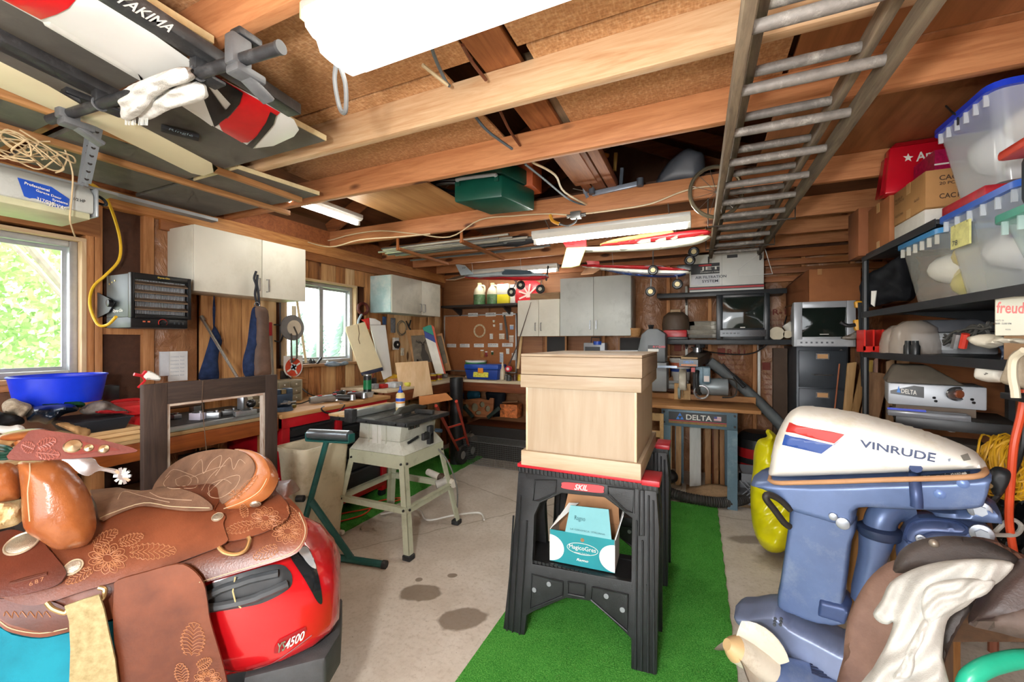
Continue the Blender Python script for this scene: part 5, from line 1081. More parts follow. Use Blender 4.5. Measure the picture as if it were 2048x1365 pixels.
solo('house_cable','cream cable running right from the steel junction box','cable',wp_([(1168,428),(1230,420),(1300,408),(1360,385),(1400,375),(1440,372)],2.83),CBL,'cream house cables')
solo('house_cable','thin cream cable sagging under the left end of the joist','cable',wp_([(488,415),(500,440),(530,460),(600,480),(660,494),(720,480),(800,474),(860,468)],2.6),CBL,'cream house cables')
jb=thing('junction_box','small steel junction box on the joist over the strip light','junction box',atY(1152,432,2.82));c=atY(1152,431,2.825)
obj('box',MB().boxc(c,(.075,.045,.05)),mat('#a3a7a8',.35,.8),jb,bevel=.004);obj('clamp',MB().cyl(c+V((-.04,0,0)),c+V((-.065,0,0)),.012),mat('#a3a7a8',.35,.8),jb);obj('clamp',MB().cyl(c+V((.04,0,0)),c+V((.07,0,.0)),.012),mat('#8a8d8e',.35,.8),jb)
solo('yellow_plug','yellow plug with a grey cord under the junction box','plug',MB().tube(smoothpath([atY(1100,430,2.8),atY(1105,442,2.8),atY(1118,448,2.8)],4),.012,8),mat('#d89a2a',.5))
solo('light_cable','grey cord looping from the junction box to the strip light','cord',MB().tube(smoothpath([atY(1118,448,2.8),atY(1135,452,2.82),atY(1150,445,2.83),atY(1154,436,2.83)],5),.006,6),mat('#5c6266',.5))
rim=thing('bicycle_rim','bicycle wheel rim hanging beside the ladder','rim',atY(1420,410,2.75));c=atY(1432,384,2.8)
obj('rim',MB().torus(c,.155,.012,(.9,.35,-.25),(.25,.1,.95),32,8),mat('#8f8670',.35,.6),rim)
for k in range(12):a=k*.5236;xx=V((.9,.35,-.25)).normalized();yy_=V((.25,.1,.95)).normalized();obj('spoke',MB().cyl(c,c+(xx*math.cos(a)+yy_*math.sin(a))*.15,.0015,n=5),mat('#a5a5a0',.3,.8),rim)
# conduit bundle on slats under the joists, centre left
cb_=thing('conduit_bundle','bundle of grey conduit and strips on slats under the far joists','bundle',(-2.0,3.2,2.2))
rr=random.Random(4)
for k in range(16):y0=rr.uniform(2.95,3.6);x=-2.45+.0;a=V((-2.75+rr.uniform(0,.12),y0,2.232+rr.uniform(0,.03)));obj('conduit',MB().cyl(a,a+V((1.35+rr.uniform(-.2,.1),rr.uniform(-.05,.05),0)),.009,n=7),mat(rr.choice(('#8c8f8e','#b5b3aa','#6a6d6e','#d0cdc2')),.45,.4),cb_)
for x in(-2.4,-1.75):obj('slat',MB().box(x-.02,x+.02,2.88,3.66,2.2,2.222),wood('#b5733f','#874a22','y'),cb_);obj('slat_hanger',MB().box(x-.01,x+.01,2.87,2.885,2.2,2.32),wood('#b5733f','#874a22','z'),cb_)
solo('camera_tripod','folded black tripod lying on the conduit slats','tripod',MB().tube([(-1.95,3.3,2.29),(-1.6,3.3,2.28),(-1.45,3.32,2.28),(-1.25,3.33,2.28)],[.025,.035,.05,.02],8).tube([(-1.95,3.36,2.28),(-1.3,3.38,2.28)],.018,8),mat('#26272a',.5),smooth=50)
# ================= LEFT WALL AND BENCHES =================
def bY(x0,y0,x1,y1,Y,dep):
    ym=(y0+y1)/2;a,b=atY(x0,ym,Y),atY(x1,ym,Y);t,u=atY((x0+x1)/2,y0,Y),atY((x0+x1)/2,y1,Y);return MB().box(a.x,b.x,Y,Y+dep,u.z,t.z)
def bX(x0,y0,x1,y1,X,dep):
    ym=(y0+y1)/2;a,b=atX(x0,ym,X),atX(x1,ym,X);t,u=atX((x0+x1)/2,y0,X),atX((x0+x1)/2,y1,X);return MB().box(X-dep,X,a.y,b.y,u.z,t.z)
CABW=mat('#dedacb',.5,0,.04,3,0,'#d0cbba');CHR=mat('#b9bdc2',.25,.9);BLKM=mat('#1f2123',.4,0,.2,20)
def wall_cab(name,label,x0,x1,y0,y1,z0,z1,split,face='x',m=CABW,side=None,hz=.09,hd=None):
    t=thing(name,label,'cabinet',((x0+x1)/2,(y0+y1)/2,z0),group='white wall cabinets')
    if face=='x':
        obj('carcass',MB().box(x0,x1-.018,y0,y1,z0,z1),side or m,t,bevel=.002)
        for k,(a,b)in enumerate(((y0,split),(split,y1))):
            d=obj('door',MB().box(x1-.016,x1,a+.002,b-.002,z0-.004,z1),m,t,bevel=.003);yy=b-.035 if k==0 else a+.035
            obj('handle',MB().tube([(x1,yy,z0+hz),(x1+.025,yy,z0+hz),(x1+.025,yy,z0+hz+.09),(x1,yy,z0+hz+.09)],.0055,7),hd or CHR,d)
    else:
        obj('carcass',MB().box(x0,x1,y0+.018,y1,z0,z1),side or m,t,bevel=.002)
        for k,(a,b)in enumerate(((x0,split),(split,x1))):
            d=obj('door',MB().box(a+.002,b-.002,y0,y0+.016,z0-.004,z1),m,t,bevel=.003);xx=b-.035 if k==0 else a+.035
            obj('handle',MB().tube([(xx,y0,z0+hz),(xx,y0-.025,z0+hz),(xx,y0-.025,z0+hz+.09),(xx,y0,z0+hz+.09)],.0055,7),hd or CHR,d)
    return t
wall_cab('wall_cabinet','large white two-door wall cabinet over the left bench',XL+.002,-2.92,1.55,2.37,1.725,2.145,2.0,m=CABW,hz=.04)
wall_cab('wall_cabinet','white two-door wall cabinet in the far left corner, pale blue mottled side',XL+.002,-2.92,3.41,4.3,1.705,2.1,3.92,m=mat('#c9c6b8',.5,0,.06,3,0,'#aaa89c'),side=mat('#a9c9cc',.4,0,.2,3,0,'#e4ebe8'),hz=.03)
# heater
ht=thing('garage_heater','black electric garage heater on a wall bracket','heater',(-3.0,1.36,1.475));HG=mat('#4c5152',.45,.3,.08);HB_=mat('#17181a',.35,.2)
x0,x1,y0,y1,z0,z1=-3.14,-2.86,1.21,1.5,1.475,1.78
obj('case',MB().box(x0,x1-.03,y0,y1,z0+.06,z1),HG,ht,bevel=.004);obj('control_box',MB().box(x0,x1-.02,y0,y1-.01,z0,z0+.06),HG,ht,bevel=.004)
fr_=MB();
for q in((y0-.004,y0+.014,z0+.055,z1+.004),(y1-.014,y1+.004,z0+.055,z1+.004),(y0+.014,y1-.014,z1-.03,z1+.004),(y0+.014,y1-.014,z0+.055,z0+.075)):fr_.box(x1-.035,x1,*q)
obj('front_frame',fr_,HB_,ht,bevel=.003);obj('dark_interior',MB().box(x1-.032,x1-.028,y0+.01,y1-.01,z0+.07,z1-.02),mat('#0c0c0d',.7),ht)
for k in range(4):
    z=z0+.10+.048*k;obj('louvre',MB().hexa([(x1-.028,y0+.014,z+.022),(x1-.002,y0+.014,z),(x1-.002,y1-.014,z),(x1-.028,y1-.014,z+.022)],[(x1-.028,y0+.014,z+.026),(x1-.002,y0+.014,z+.008),(x1-.002,y1-.014,z+.008),(x1-.028,y1-.014,z+.026)]),mat('#6f5c4a',.4,.4),ht)
fin=MB()
for k in range(34):fin.box(x1-.027,x1-.022,y0+.018+.0075*k,y0+.021+.0075*k,z0+.08,z1-.03)
setp(obj('heating_fins',fin,mat('#b8bcc4',.35,.7),ht),kind='stuff')
obj('control_panel',MB().box(x1-.022,x1-.012,y0,y1-.01,z0+.002,z0+.058),HB_,ht,bevel=.003)
c=V((x1-.012,y0+.15,z0+.032));obj('thermostat_knob',MB().cyl(c,c+V((.014,0,0)),.016,n=18),HB_,ht,bevel=.002);obj('dial_ring',MB().torus(c+V((.001,0,0)),.021,.0018,(0,1,0),(0,0,1),24,5,-30,210),mat('#c8362a',.5),ht)
for k in range(2):obj('indicator',MB().boxc(c+V((.001,-.09+.022*k,.004)),(.003,.012,.008)),mat('#d06a4a',.4),ht)
for k in range(3):obj('switch',MB().boxc(c+V((.001,.06+.022*k,0)),(.004,.008,.014)),mat('#3c4044',.4),ht)
text3(ht,'Dyna-Glo',(x1+.0002,y0+.12,z1-.018),(0,.06,0),(0,0,.012),mat('#d8b84a',.4),off=.001,bold=True);text3(ht,'Dyna-Glo',(x0+.08,y0-.0005,z0+.085),(.11,0,0),(0,0,.022),WHITE,off=.002,bold=True,shear=.2)
obj('bracket_plate',MB().prism([(x0-.07,y0-.01,z0+.21),(x0-.07,y0-.01,z0+.06),(x0+.06,y0-.01,z0+.09),(x0+.13,y0-.01,z0+.145),(x0+.06,y0-.01,z0+.17)],(0,-.004,0)),HG,ht);obj('bracket_knob',MB().cyl((x0+.1,y0-.014,z0+.14),(x0+.1,y0-.035,z0+.14),.022,n=8),HB_,ht,bevel=.003)
for k in range(3):obj('screw',MB().cyl((x0+.04+.03*k,y0-.003,z1-.05+.008*k),(x0+.04+.03*k,y0,z1-.05+.008*k),.005,n=8),mat('#d8c890',.3,.8),ht)
# aprons
DEN=cloth('#2c3a5c','#1c2640',20,.95,.5)
ap=thing('apron','dark blue denim apron hanging on the planks left of the leather one','apron',atX(420,755,-3.17),group='hanging aprons')
z5=zm(350,420,.3516);N5=V((1,-.3,0)).normalized()
obj('strap',puff(curve2(z5((222,480),(230,560),(225,680),(218,690),(214,560)),3),atX(428,640,-3.16),N5,.006,.006,3,5),DEN,ap)
obj('skirt',puff(curve2(z5((218,665),(240,680),(268,745),(255,790),(245,860),(250,960),(200,965),(132,962),(160,860),(190,760)),3),atX(428,700,-3.14),N5,.03,.02,14,6,None,.3,1),DEN,ap,smooth=60)
a2=thing('apron','denim and brown leather shop apron hanging from the cabinet door handle','apron',atX(515,755,-2.9),group='hanging aprons');P2=atX(510,650,-2.86)
obj('denim_back',puff(curve2(z5((440,560),(470,555),(490,600),(480,800),(460,950),(395,945),(385,860),(410,760),(425,640)),3),P2-N5*.03,N5,.03,.02,14,6,None,.3,2),DEN,a2,smooth=60)
obj('leather_front',puff(curve2(z5((455,560),(480,548),(530,575),(535,700),(545,850),(545,940),(500,945),(450,940),(455,800),(465,680)),3),P2,N5,.02,.02,12,6,None,.2,3),leather('#6b5040','#483428',.6),a2,smooth=60)
obj('neck_strap',MB().tube([atX(*p,-2.86)for p in curve2(z5((462,350),(450,390),(462,430),(455,480),(468,540),(478,550),(475,480),(466,420),(470,370)),3,False)],.008,6),mat('#23262e',.7),a2);obj('ring',MB().torus(atX(514,610,-2.85),.018,.003,(0,1,0),(0,0,1),16,5),CHR,a2)
solo('steel_rod','polished steel rod with black grip leaning against the plank wall','rod',MB().tube([atX(402,633,-3.17),atX(408,642,-3.15)],.014,8).tube([atX(404,638,-3.16),atX(476,758,-2.85)],.0095,10),mat('#b9b4ac',.25,.8))
# wall trinkets
dsc=thing('sanding_discs','worn grey abrasive disc with a cloth polishing hub hanging by the window','disc',atX(583,690,-3.17));c=atX(584,656,-3.18)
obj('disc',MB().cyl(c,c+V((.012,0,0)),.11,n=28),mat('#7c7a78',.7),dsc);obj('hub_disc',MB().cyl(c+V((.012,.01,0)),c+V((.02,.01,0)),.065,n=24),mat('#d0c4ae',.8),dsc);obj('strap',MB().tube([c+V((.022,0,.01)),c+V((.022,.03,-.05)),c+V((.022,.03,-.26)),c+V((.022,-.02,-.3)),c+V((.022,-.025,-.05))],.007,6),mat('#4a4038',.6),dsc)
bl2=thing('saw_blade_pack','orange and white saw blade pack hanging under the grey disc','saw blade',atX(586,760,-3.17));c=atX(586,735,-3.18)
obj('pack',MB().prism([c+V((0,-.09,.1)),c+V((0,.09,.1)),c+V((0,.09,0))]+[c+V((0,.09*math.cos(a),.09*math.sin(a)))for a in[-k*math.pi/10 for k in range(1,10)]]+[c+V((0,-.09,0))],(.006,0,0)),mat('#d8d6d0',.4),bl2);obj('printed_disc',MB().cyl(c+V((.006,0,0)),c+V((.008,0,0)),.078,n=26),mat('#c8472c',.4),bl2);obj('hub',MB().cyl(c+V((.008,0,0)),c+V((.01,0,0)),.028,n=18),mat('#b9cfdc',.4),bl2)
for k in range(4):a=.5+k*1.57;obj('printed_spoke',MB().beam(c+V((.0095,0,0)),c+V((.0095,.07*math.cos(a),.07*math.sin(a))),.014,.001,(1,0,0)),WHITE,bl2)
solo('belt_loop','thin black hose loop hanging on the plank wall','hose',MB().tube(smoothpath([atX(548,650,-3.19),atX(562,652,-3.19),atX(566,668,-3.19),atX(560,683,-3.19),atX(549,682,-3.19)],5),.006,6),BLKM)
solo('level','red-ended steel level hanging on the plank wall','level',MB().tube([atX(541,650,-3.19),atX(546,775,-3.19)],.012,4),mat('#a3a09a',.4,.5))
solo('red_caulk_tip','small red tool on the plank wall above the black hose loop','tool',bX(536,645,545,672,-3.18,.02),mat('#b3242a',.4),bevel=.004)
solo('wall_outlet','dark brown outlet box on the planks under the saw blade pack','outlet',bX(563,742,577,768,-3.19,.02),mat('#2f2722',.5),bevel=.004)
solo('wood_shelf_block','small carved wooden bracket on the planks under the saw blade pack','bracket',MB().prism([atX(578,752,-3.2),atX(604,756,-3.2),atX(610,766,-3.2),atX(582,766,-3.2)],(.04,0,0)),wood('#c08858','#95602f','y'),bevel=.003)
solo('clamp_rack','white cabinet latch block left of the window top','block',bX(586,612,593,632,-3.19,.02),mat('#d9ccb0',.5),bevel=.003)
solo('mirror_stick','long pale stick standing against the window jamb','stick',MB().beam(atX(594,602,-3.19),atX(612,726,-3.17),.02,.008,(1,0,0)),wood('#e0d0ae','#c4ac80','z'))
cal=thing('wall_chart','white paper chart pinned beside the kraft paper','chart',atX(310,770,-3.2));
obj('page',MB().box(-3.212,-3.2,1.55,1.66,1.13,1.33),mat('#dfe0de',.6),cal);obj('side_page',MB().box(-3.21,-3.195,1.5,1.55,1.17,1.33),mat('#c9ccd0',.6),cal)
for k in range(6):text3(cal,'notes list',(-3.2,1.56,1.29-.025*k),(0,.08,0),(0,0,.01),mat('#9aa4b0',.6),off=.001)
# ---- left bench with oak front ----
OAK=wood('#a85a24','#7b3a12','y',.8,.45,False,.05);BT=wood('#caa878','#a88454','y',.6,.55)
lb=thing('oak_bench','long oak-fronted workbench along the left wall','workbench',(-2.9,1.0,0))
obj('top',MB().box(XL+.02,-2.575,.1,1.875,.885,.905),BT,lb,bevel=.003);obj('front_rail',MB().box(-2.6,-2.57,.1,1.875,.795,.884),OAK,lb,bevel=.003)
for yy in(.15,.95,1.8):obj('leg',MB().box(-2.68,-2.61,yy,yy+.05,0,.8),wood('#a87444','#7c5028','z'),lb,bevel=.003);obj('leg',MB().box(-3.15,-3.08,yy,yy+.05,0,.885),wood('#a87444','#7c5028','z'),lb,bevel=.003)
obj('lower_shelf',MB().box(-3.15,-2.65,.15,1.85,.3,.32),BT,lb)
for k,(y0,w_,h_,c_)in enumerate(((.3,.3,.25,'#5a4030'),(.75,.25,.3,'#3a302a'),(1.15,.35,.22,'#8a6a48'),(1.55,.22,.33,'#4a3c34'))):solo('storage_box',('brown carton under the oak bench, nearest','dark carton under the oak bench below the blue tub','tan carton under the oak bench behind the old frame','dark carton under the oak bench beside the red tool bench')[k],'box',MB().box(-3.1,-2.75,y0,y0+w_,.321,.321+h_),mat(c_,.8),'cartons under the oak bench',bevel=.004)
sp=thing('surface_plate','steel-edged black machinist plate on the oak bench','plate',(-2.75,1.55,.906));obj('edge',MB().box(-3.05,-2.585,1.25,1.86,.906,.934),mat('#b5b9bb',.3,.8),sp,bevel=.003);obj('black_top',MB().box(-3.04,-2.6,1.262,1.85,.934,.937),mat('#2e2e2d',.6),sp)
zb2=zm(300,730,.2051);STL=mat('#b4b8bc',.3,.8,.15,30);STD=mat('#5a5c5c',.4,.7,.2,30);
def onplate(x,y_):return atZ(*zb2((x,y_))[0],.938)
for k,(x,yb,w_,h_,m,lab)in enumerate(((240,525,.07,.025,STL,'low bright steel block at the left end of the machinist plate'),(460,535,.07,.04,mat('#d8d4e4',.4,.3),'pale lilac steel block on the machinist plate front'),(600,520,.09,.035,STL,'stepped steel block on the machinist plate'),(760,490,.1,.03,STD,'dark steel fixture in the middle of the machinist plate'),(930,490,.12,.03,STL,'bright steel angle on the right of the machinist plate'),(350,445,.05,.05,STL,'small steel vee block at the back of the machinist plate'),(900,430,.05,.09,STL,'tall steel post block on the machinist plate'))):
    p=onplate(x,yb);p.x=max(p.x,-3.0);t=thing('machinist_block',lab,'steel block',p,20*k,group='machined steel pieces');obj('body',MB().box(-w_/2,w_/2,-.02,.02,0,h_),m,t,bevel=.002,local=True);obj('slot',MB().box(-w_*.2,w_*.2,-.021,.021,h_,h_+.008),STD,t,bevel=.002,local=True);obj('screw',MB().cyl((w_*.3,0,h_),(w_*.3,0,h_+.012),.007),STL,t,local=True)
p=onplate(985,460);ba=thing('ball_fixture','round black handle ball on a steel post on the machinist plate','fixture',p);obj('ball',MB().ball(p+V((0,0,.055)),.028),mat('#151515',.25),ba,smooth=60);obj('post',MB().cyl(p,p+V((0,0,.05)),.01),STL,ba);obj('arm',MB().beam(p+V((0,0,.08)),p+V((-.02,-.03,.17)),.018,.025),mat('#b9b39c',.5),ba)
solo('steel_bar','rusty round bar lying across the machinist plate','bar',MB().cyl(V((-2.98,1.36,.985)),V((-2.98,1.62,.985)),.009),mat('#6b4f40',.6,.4));solo('wood_block','orange wood block at the back of the machinist plate','block',MB().box(-3.1,-3.05,1.3,1.62,.906,.98),wood('#c4834a','#9a5f2c','y'),bevel=.003)
solo('cardboard_strip','pale cardboard standing at the left end of the machinist plate','card',MB().boxc((-2.95,1.19,.97),(.12,.012,.12)),mat('#cdb98e',.8));solo('bench_board','loose pale board lying on the oak bench before the steel plate','board',MB().box(-2.75,-2.57,1.08,1.23,.906,.922),BT,bevel=.002)
# rows of jars behind plate
for k in range(4):p=(-3.12,1.32+.12*k,.906);bottle('jar',('dark jar behind the machinist plate, first from the window','amber jar with pale label behind the machinist plate','dark brown jar behind the machinist plate, third in the row','dark jar behind the machinist plate nearest the leather apron')[k],'jar',p,[(0,0),(.035,0),(.037,.01),(.037,.085),(.03,.095)],mat(('#3a2a20','#8a6038','#4a2c1c','#2e2620')[k],.35),[(0,.095),(.034,.095),(.034,.112),(0,.113)],mat('#23211f',.5),[(.0372,.02),(.038,.02),(.038,.06),(.0372,.06)],mat('#d0c4a4' if k==1 else '#5a4a3c',.6))
# ---- pile at the left end of the oak bench ----
zb1=zm(0,700,.1612);NL=V((1,-.35,.1)).normalized()
tu=thing('blue_tub','bright blue plastic tub on the pile by the window','tub',(-2.9,.95,1.09));c=atX(124,780,-2.86)
TB=mat('#1238d8',.35,0,.15,5)
def ov(z,a,b,n=28):return[V((c.x-.02+b*math.cos(2*math.pi*i/n),c.y+a*math.sin(2*math.pi*i/n),z))for i in range(n)]
zt,zbm=atX(124,752,-2.86).z,atX(124,806,-2.86).z
obj('body',MB().loft([ov(zbm,.15,.12),ov(zt,.172,.14),ov(zt,.165,.133),ov(zbm+.008,.143,.113)]),TB,tu,smooth=50);obj('rim',MB().tube(ov(zt,.172,.14),.005,6,True),TB,tu)
def pile(name,label,cat,pts,X,f,b,m,w=None,lump=.3,seed=1,tl=0):
    q=curve2(zb1(*pts),3);cx,cy=sum(p[0]for p in q)/len(q),sum(p[1]for p in q)/len(q);return solo(name,label,cat,puff(q,atX(cx,cy,X),NL,f,b,w,5,None,lump,seed),m,smooth=65)
pile('fur_hat','grey and tan fur hat at the left edge of the bench pile','hat',((20,700),(60,640),(160,600),(260,640),(330,660),(390,690),(380,760),(300,840),(260,870),(180,800),(60,800)),-2.75,.09,.09,cloth('#c9bba4','#7d6a58',30,.95,1),None,.3,2)
pile('black_fur_mitt','black furry mitt under the fur hat','mitt',((-60,760),(60,790),(200,810),(300,860),(290,920),(150,940),(-60,940)),-2.68,.08,.08,cloth('#1c1a1c','#0c0b0c',30),None,.3,3)
pile('navy_bag','shiny dark navy bag below the blue tub','bag',((330,800),(420,710),(560,690),(700,680),(850,670),(970,700),(960,760),(800,800),(700,870),(580,930),(480,900),(360,900),(320,850)),-2.72,.1,.1,mat('#101c2c',.25,0,.3,6),None,.3,4)
pile('green_netting','bundle of green netting under the blue tub','netting',((400,690),(600,660),(800,640),(1000,640),(1060,680),(1000,720),(850,690),(600,700)),-2.8,.08,.08,cloth('#1d5a34','#103a20',60),None,.4,5)
pile('work_gloves','grey and red work gloves heaped in the black tray','gloves',((980,760),(1040,700),(1200,640),(1330,640),(1440,690),(1600,770),(1500,790),(1200,800),(1050,800)),-2.7,.06,.06,cloth('#8a8078','#453c38',12),None,.4,6)
pile('red_glove','flat red glove on top of the black tray','glove',((1180,770),(1260,745),(1420,755),(1590,770),(1500,785),(1250,792)),-2.63,.012,.012,cloth('#c02428','#8f1a20',12),None,.2,7)
pile('paper_bag','crumpled brown paper bag on the bench pile','bag',((690,920),(800,900),(950,920),(1090,960),(1130,1000),(1100,1070),(980,1060),(850,1000),(740,950)),-2.62,.05,.05,mat('#b08a5c',.8,0,.2,8),None,.4,8)
pile('white_papers','loose white paper sheets at the left bench edge','papers',((-60,940),(120,950),(220,930),(300,960),(325,1050),(240,1095),(100,1060),(-60,1010)),-2.58,.02,.02,mat('#dcdad4',.7),None,.2,9)
pile('tan_paper_sack','tan paper sack drooping below the white papers','sack',((-60,1070),(60,1060),(200,1090),(230,1140),(150,1210),(60,1200),(-60,1180)),-2.56,.04,.04,mat('#b98c58',.8,0,.2,8),None,.3,10)
tr2=thing('black_tray','black plastic tray holding gloves on the bench','tray',atX(200,850,-2.66));a=atX(134,846,-2.66);b=atX(262,838,-2.6)
zz=(.965,1.02);obj('body',MB().hexa([(-2.85,a.y+.03,zz[0]),(-2.6,a.y+.03,zz[0]),(-2.6,b.y-.02,zz[0]),(-2.85,b.y-.02,zz[0])],[(-2.87,a.y,zz[1]),(-2.585,a.y,zz[1]),(-2.585,b.y,zz[1]),(-2.87,b.y,zz[1])]),mat('#1f2329',.45),tr2,bevel=.006);obj('lip',MB().box(-2.875,-2.58,a.y-.005,b.y+.005,zz[1],zz[1]+.006),mat('#262a30',.45),tr2)
rb_=thing('red_case','bright red plastic case behind the black tray','case',(-2.82,1.2,.95));obj('lower',MB().box(-2.98,-2.72,1.06,1.3,.906,1.0),mat('#c41f22',.35),rb_,bevel=.012);obj('lid',MB().box(-2.97,-2.73,1.07,1.29,1.002,1.06),mat('#cf2a2c',.35),rb_,bevel=.012);obj('handle',MB().tube(smoothpath([(-2.85,1.12,1.06),(-2.85,1.13,1.075),(-2.85,1.23,1.075),(-2.85,1.24,1.06)],4),.008,6),mat('#b01a1e',.4),rb_)
for k,(y0,y1,x1,z,th,lab)in enumerate(((.86,1.15,-2.565,.906,.022,'wide pale board lying under the black tray, lowest'),(.9,1.13,-2.59,.93,.018,'pale board lying under the black tray, middle'),(.84,1.14,-2.6,.948,.018,'pale board directly under the black tray'))):solo('pine_board',lab,'board',MB().box(x1-.22,x1,y0,y1,z,z+th),wood('#d9b888','#bf9862','y',.6),'pale boards under the black tray',bevel=.003)
spb=thing('spray_bottle','white spray bottle with red trigger behind the old frame','spray bottle',(-2.72,1.17,.906));q=V((-2.62,1.2,.906))
obj('bottle',MB().lathe([(0,0),(.04,0),(.042,.02),(.042,.14),(.02,.2),(.016,.24),(0,.24)],q,16),WHITE,spb,smooth=50);obj('head',puff(curve2([(283,752),(296,742),(312,748),(322,756),(318,762),(300,760),(290,760)],3),q+V((.01,.0,.26)),NL,.018,.018,4,3),WHITE,spb);obj('trigger',MB().tube([atX(268,749,-2.62),atX(284,752,-2.62),atX(292,743,-2.62)],.009,6).tube([atX(284,752,-2.62),atX(290,762,-2.62),atX(276,776,-2.62)],.006,6),mat('#c9202a',.4),spb)
solo('black_radio','small black box behind the blue tub by the studs','box',bX(206,772,240,800,-3.0,.1),BLKM,bevel=.006)
for k in range(3):solo('green_cable',('dark green cord loop at the left edge, top one','dark green cord loop at the left edge, middle one','dark green cord loop at the left edge, lowest one')[k],'cord',MB().tube(smoothpath([atD(-20,890+8*k,1.55),atD(10,894+7*k,1.5),atD(24,902+6*k,1.5),atD(10,908+5*k,1.48),atD(-20,906+6*k,1.48)],5),.006,6),mat('#123f30',.5),'dark green cords')
# ---- red tool bench ----
rbn=thing('red_tool_bench','red steel tool bench with black drawers and wood top','tool bench',(-2.9,2.42,0));TR=mat('#b51420',.35,0,.06);DRW=mat('#232628',.4,.2,.1)
obj('wood_top',MB().box(-3.2,-2.55,1.885,2.96,.872,.902),wood('#d0a06a','#b07f48','y',.6),rbn,bevel=.003)
for yy in(1.9,2.36,2.87):obj('post',MB().box(-2.63,-2.57,yy,yy+.06,.06,.871),TR,rbn,bevel=.004);obj('post',MB().box(-3.18,-3.12,yy,yy+.06,.06,.871),TR,rbn,bevel=.004)
obj('top_rail',MB().box(-2.62,-2.565,1.9,2.93,.8,.871),TR,rbn,bevel=.004);obj('bottom_rail',MB().box(-2.62,-2.568,1.9,2.93,.1,.17),TR,rbn,bevel=.004);obj('end_panel',MB().box(-3.12,-2.63,1.905,1.925,.1,.87),TR,rbn);obj('end_panel',MB().box(-3.12,-2.63,2.905,2.925,.1,.87),TR,rbn);obj('back_panel',MB().box(-3.17,-3.15,1.93,2.9,.1,.87),BLKM,rbn)
for a,b in((1.965,2.355),(2.425,2.865)):
    zs=[.175,.33,.45,.55,.64,.72,.797]
    for z0,z1 in zip(zs,zs[1:]):d=obj('drawer',MB().box(-3.1,-2.585,a,b,z0+.003,z1-.003),DRW,rbn,bevel=.003);obj('pull_strip',MB().box(-2.585,-2.572,a+.01,b-.01,z1-.022,z1-.008),mat('#3a3d40',.3,.5),d)
for yy in(1.93,2.9):
    for x in(-2.6,-3.15):obj('caster',MB().cyl((x-.02,yy,.032),(x+.02,yy,.032),.032,n=16).box(x-.02,x+.02,yy-.02,yy+.02,.05,.1),BLKM,rbn)
zb3=zm(540,600,.1685)
def rbp(x,y_,z=.903):return atZ(*zb3((x,y_))[0],z)
vs=thing('bench_vise','blue-grey bench vise on the left end of the red bench','vise',(-2.68,2.0,.903));VB_=mat('#3c5068',.4,.3,.12,20);c=V((-2.7,2.0,.903))
obj('base',MB().cyl(c,c+V((0,0,.03)),.07,.06,20),VB_,vs);obj('body',MB().boxc(c+V((-.03,0,.075)),(.1,.14,.09)),VB_,vs,bevel=.012);obj('rear_jaw',MB().boxc(c+V((-.02,-.045,.12)),(.07,.05,.07)),VB_,vs,bevel=.01);obj('front_jaw',MB().boxc(c+V((-.02,.05,.12)),(.07,.05,.07)),VB_,vs,bevel=.01);obj('jaw_face',MB().boxc(c+V((-.02,.0,.135)),(.07,.035,.03)),mat('#8a7d5c',.5,.4),vs);obj('handle',MB().cyl(c+V((.06,-.06,.06)),c+V((.06,.06,.06)),.006),STL,vs);obj('screw',MB().cyl(c+V((.02,0,.06)),c+V((.07,0,.06)),.014),STL,vs)
dr=thing('parts_organizer','dusty grey parts organizer at the back of the red bench','organizer',(-3.1,2.2,.903));obj('case',MB().box(-3.18,-3.02,1.98,2.42,.903,1.08),mat('#a59a80',.6,0,.15,10),dr,bevel=.006)
for k in range(4):
    for j in range(3):d=obj('drawer',MB().box(-3.03,-3.012,1.99+.105*k,2.085+.105*k,.912+.055*j,.96+.055*j),mat('#8a8470',.4),dr,bevel=.003);obj('knob',MB().ball((-3.008,2.037+.105*k,.936+.055*j),.006),WHITE,d)
def grinder(label,p,rz,m,L=.22,r=.03,name='angle_grinder',cat='power tool'):
    t=thing(name,label,cat,p,rz,group='power tools on the red bench');obj('body',MB().tube([(0,0,r),(L*.2,0,r),(L*.55,0,r*1.05),(L*.8,0,r*.9),(L,0,r*.8)],[r*.8,r,r*.85,r*.9,r*.5],12),m,t,smooth=60,local=True);obj('head',MB().cyl((L*.98,0,r*.3),(L*.98,0,r*1.7),r*.9,r*.7,14),STL,t,local=True);obj('cord',MB().tube(smoothpath([(0,0,r),(-.06,.02,.01),(-.1,.08,.006),(-.06,.13,.006)],5),.005,6),BLKM,t,local=True);obj('switch',MB().boxc((L*.35,0,r*2),(.03,.014,.008)),mat('#c02020',.4),t,local=True);return t
grinder('silver and black corded rotary tool on the red bench, nearest the vise',rbp(470,1240),70,mat('#8f8d88',.4,.3));grinder('black corded angle grinder in the middle of the red bench',rbp(650,1210),35,BLKM);grinder('black corded drill lying behind the angle grinder',rbp(760,1160),110,mat('#2d2f33',.5),.18,.026);grinder('small red-trimmed sander near the right end of the red bench',rbp(930,1170),10,mat('#33211f',.5),.16,.03)
solo('ear_muffs','yellow-black tape measure at the front of the red bench by the vise','tape measure',MB().boxc(rbp(240,1285)+V((0,0,.012)),(.05,.09,.024),Rz(20)),mat('#6a5f1c',.5,0,.4,40),bevel=.008);solo('white_parts_tub','clear plastic tub of screws at the far end of the red bench','tub',MB().loft([rrect(rbp(1110,1160).x,rbp(1110,1160).y,.904,.1,.14,.02),rrect(rbp(1110,1160).x,rbp(1110,1160).y,.95,.12,.16,.02)]),mat('#c3c5c4',.2),smooth=40)
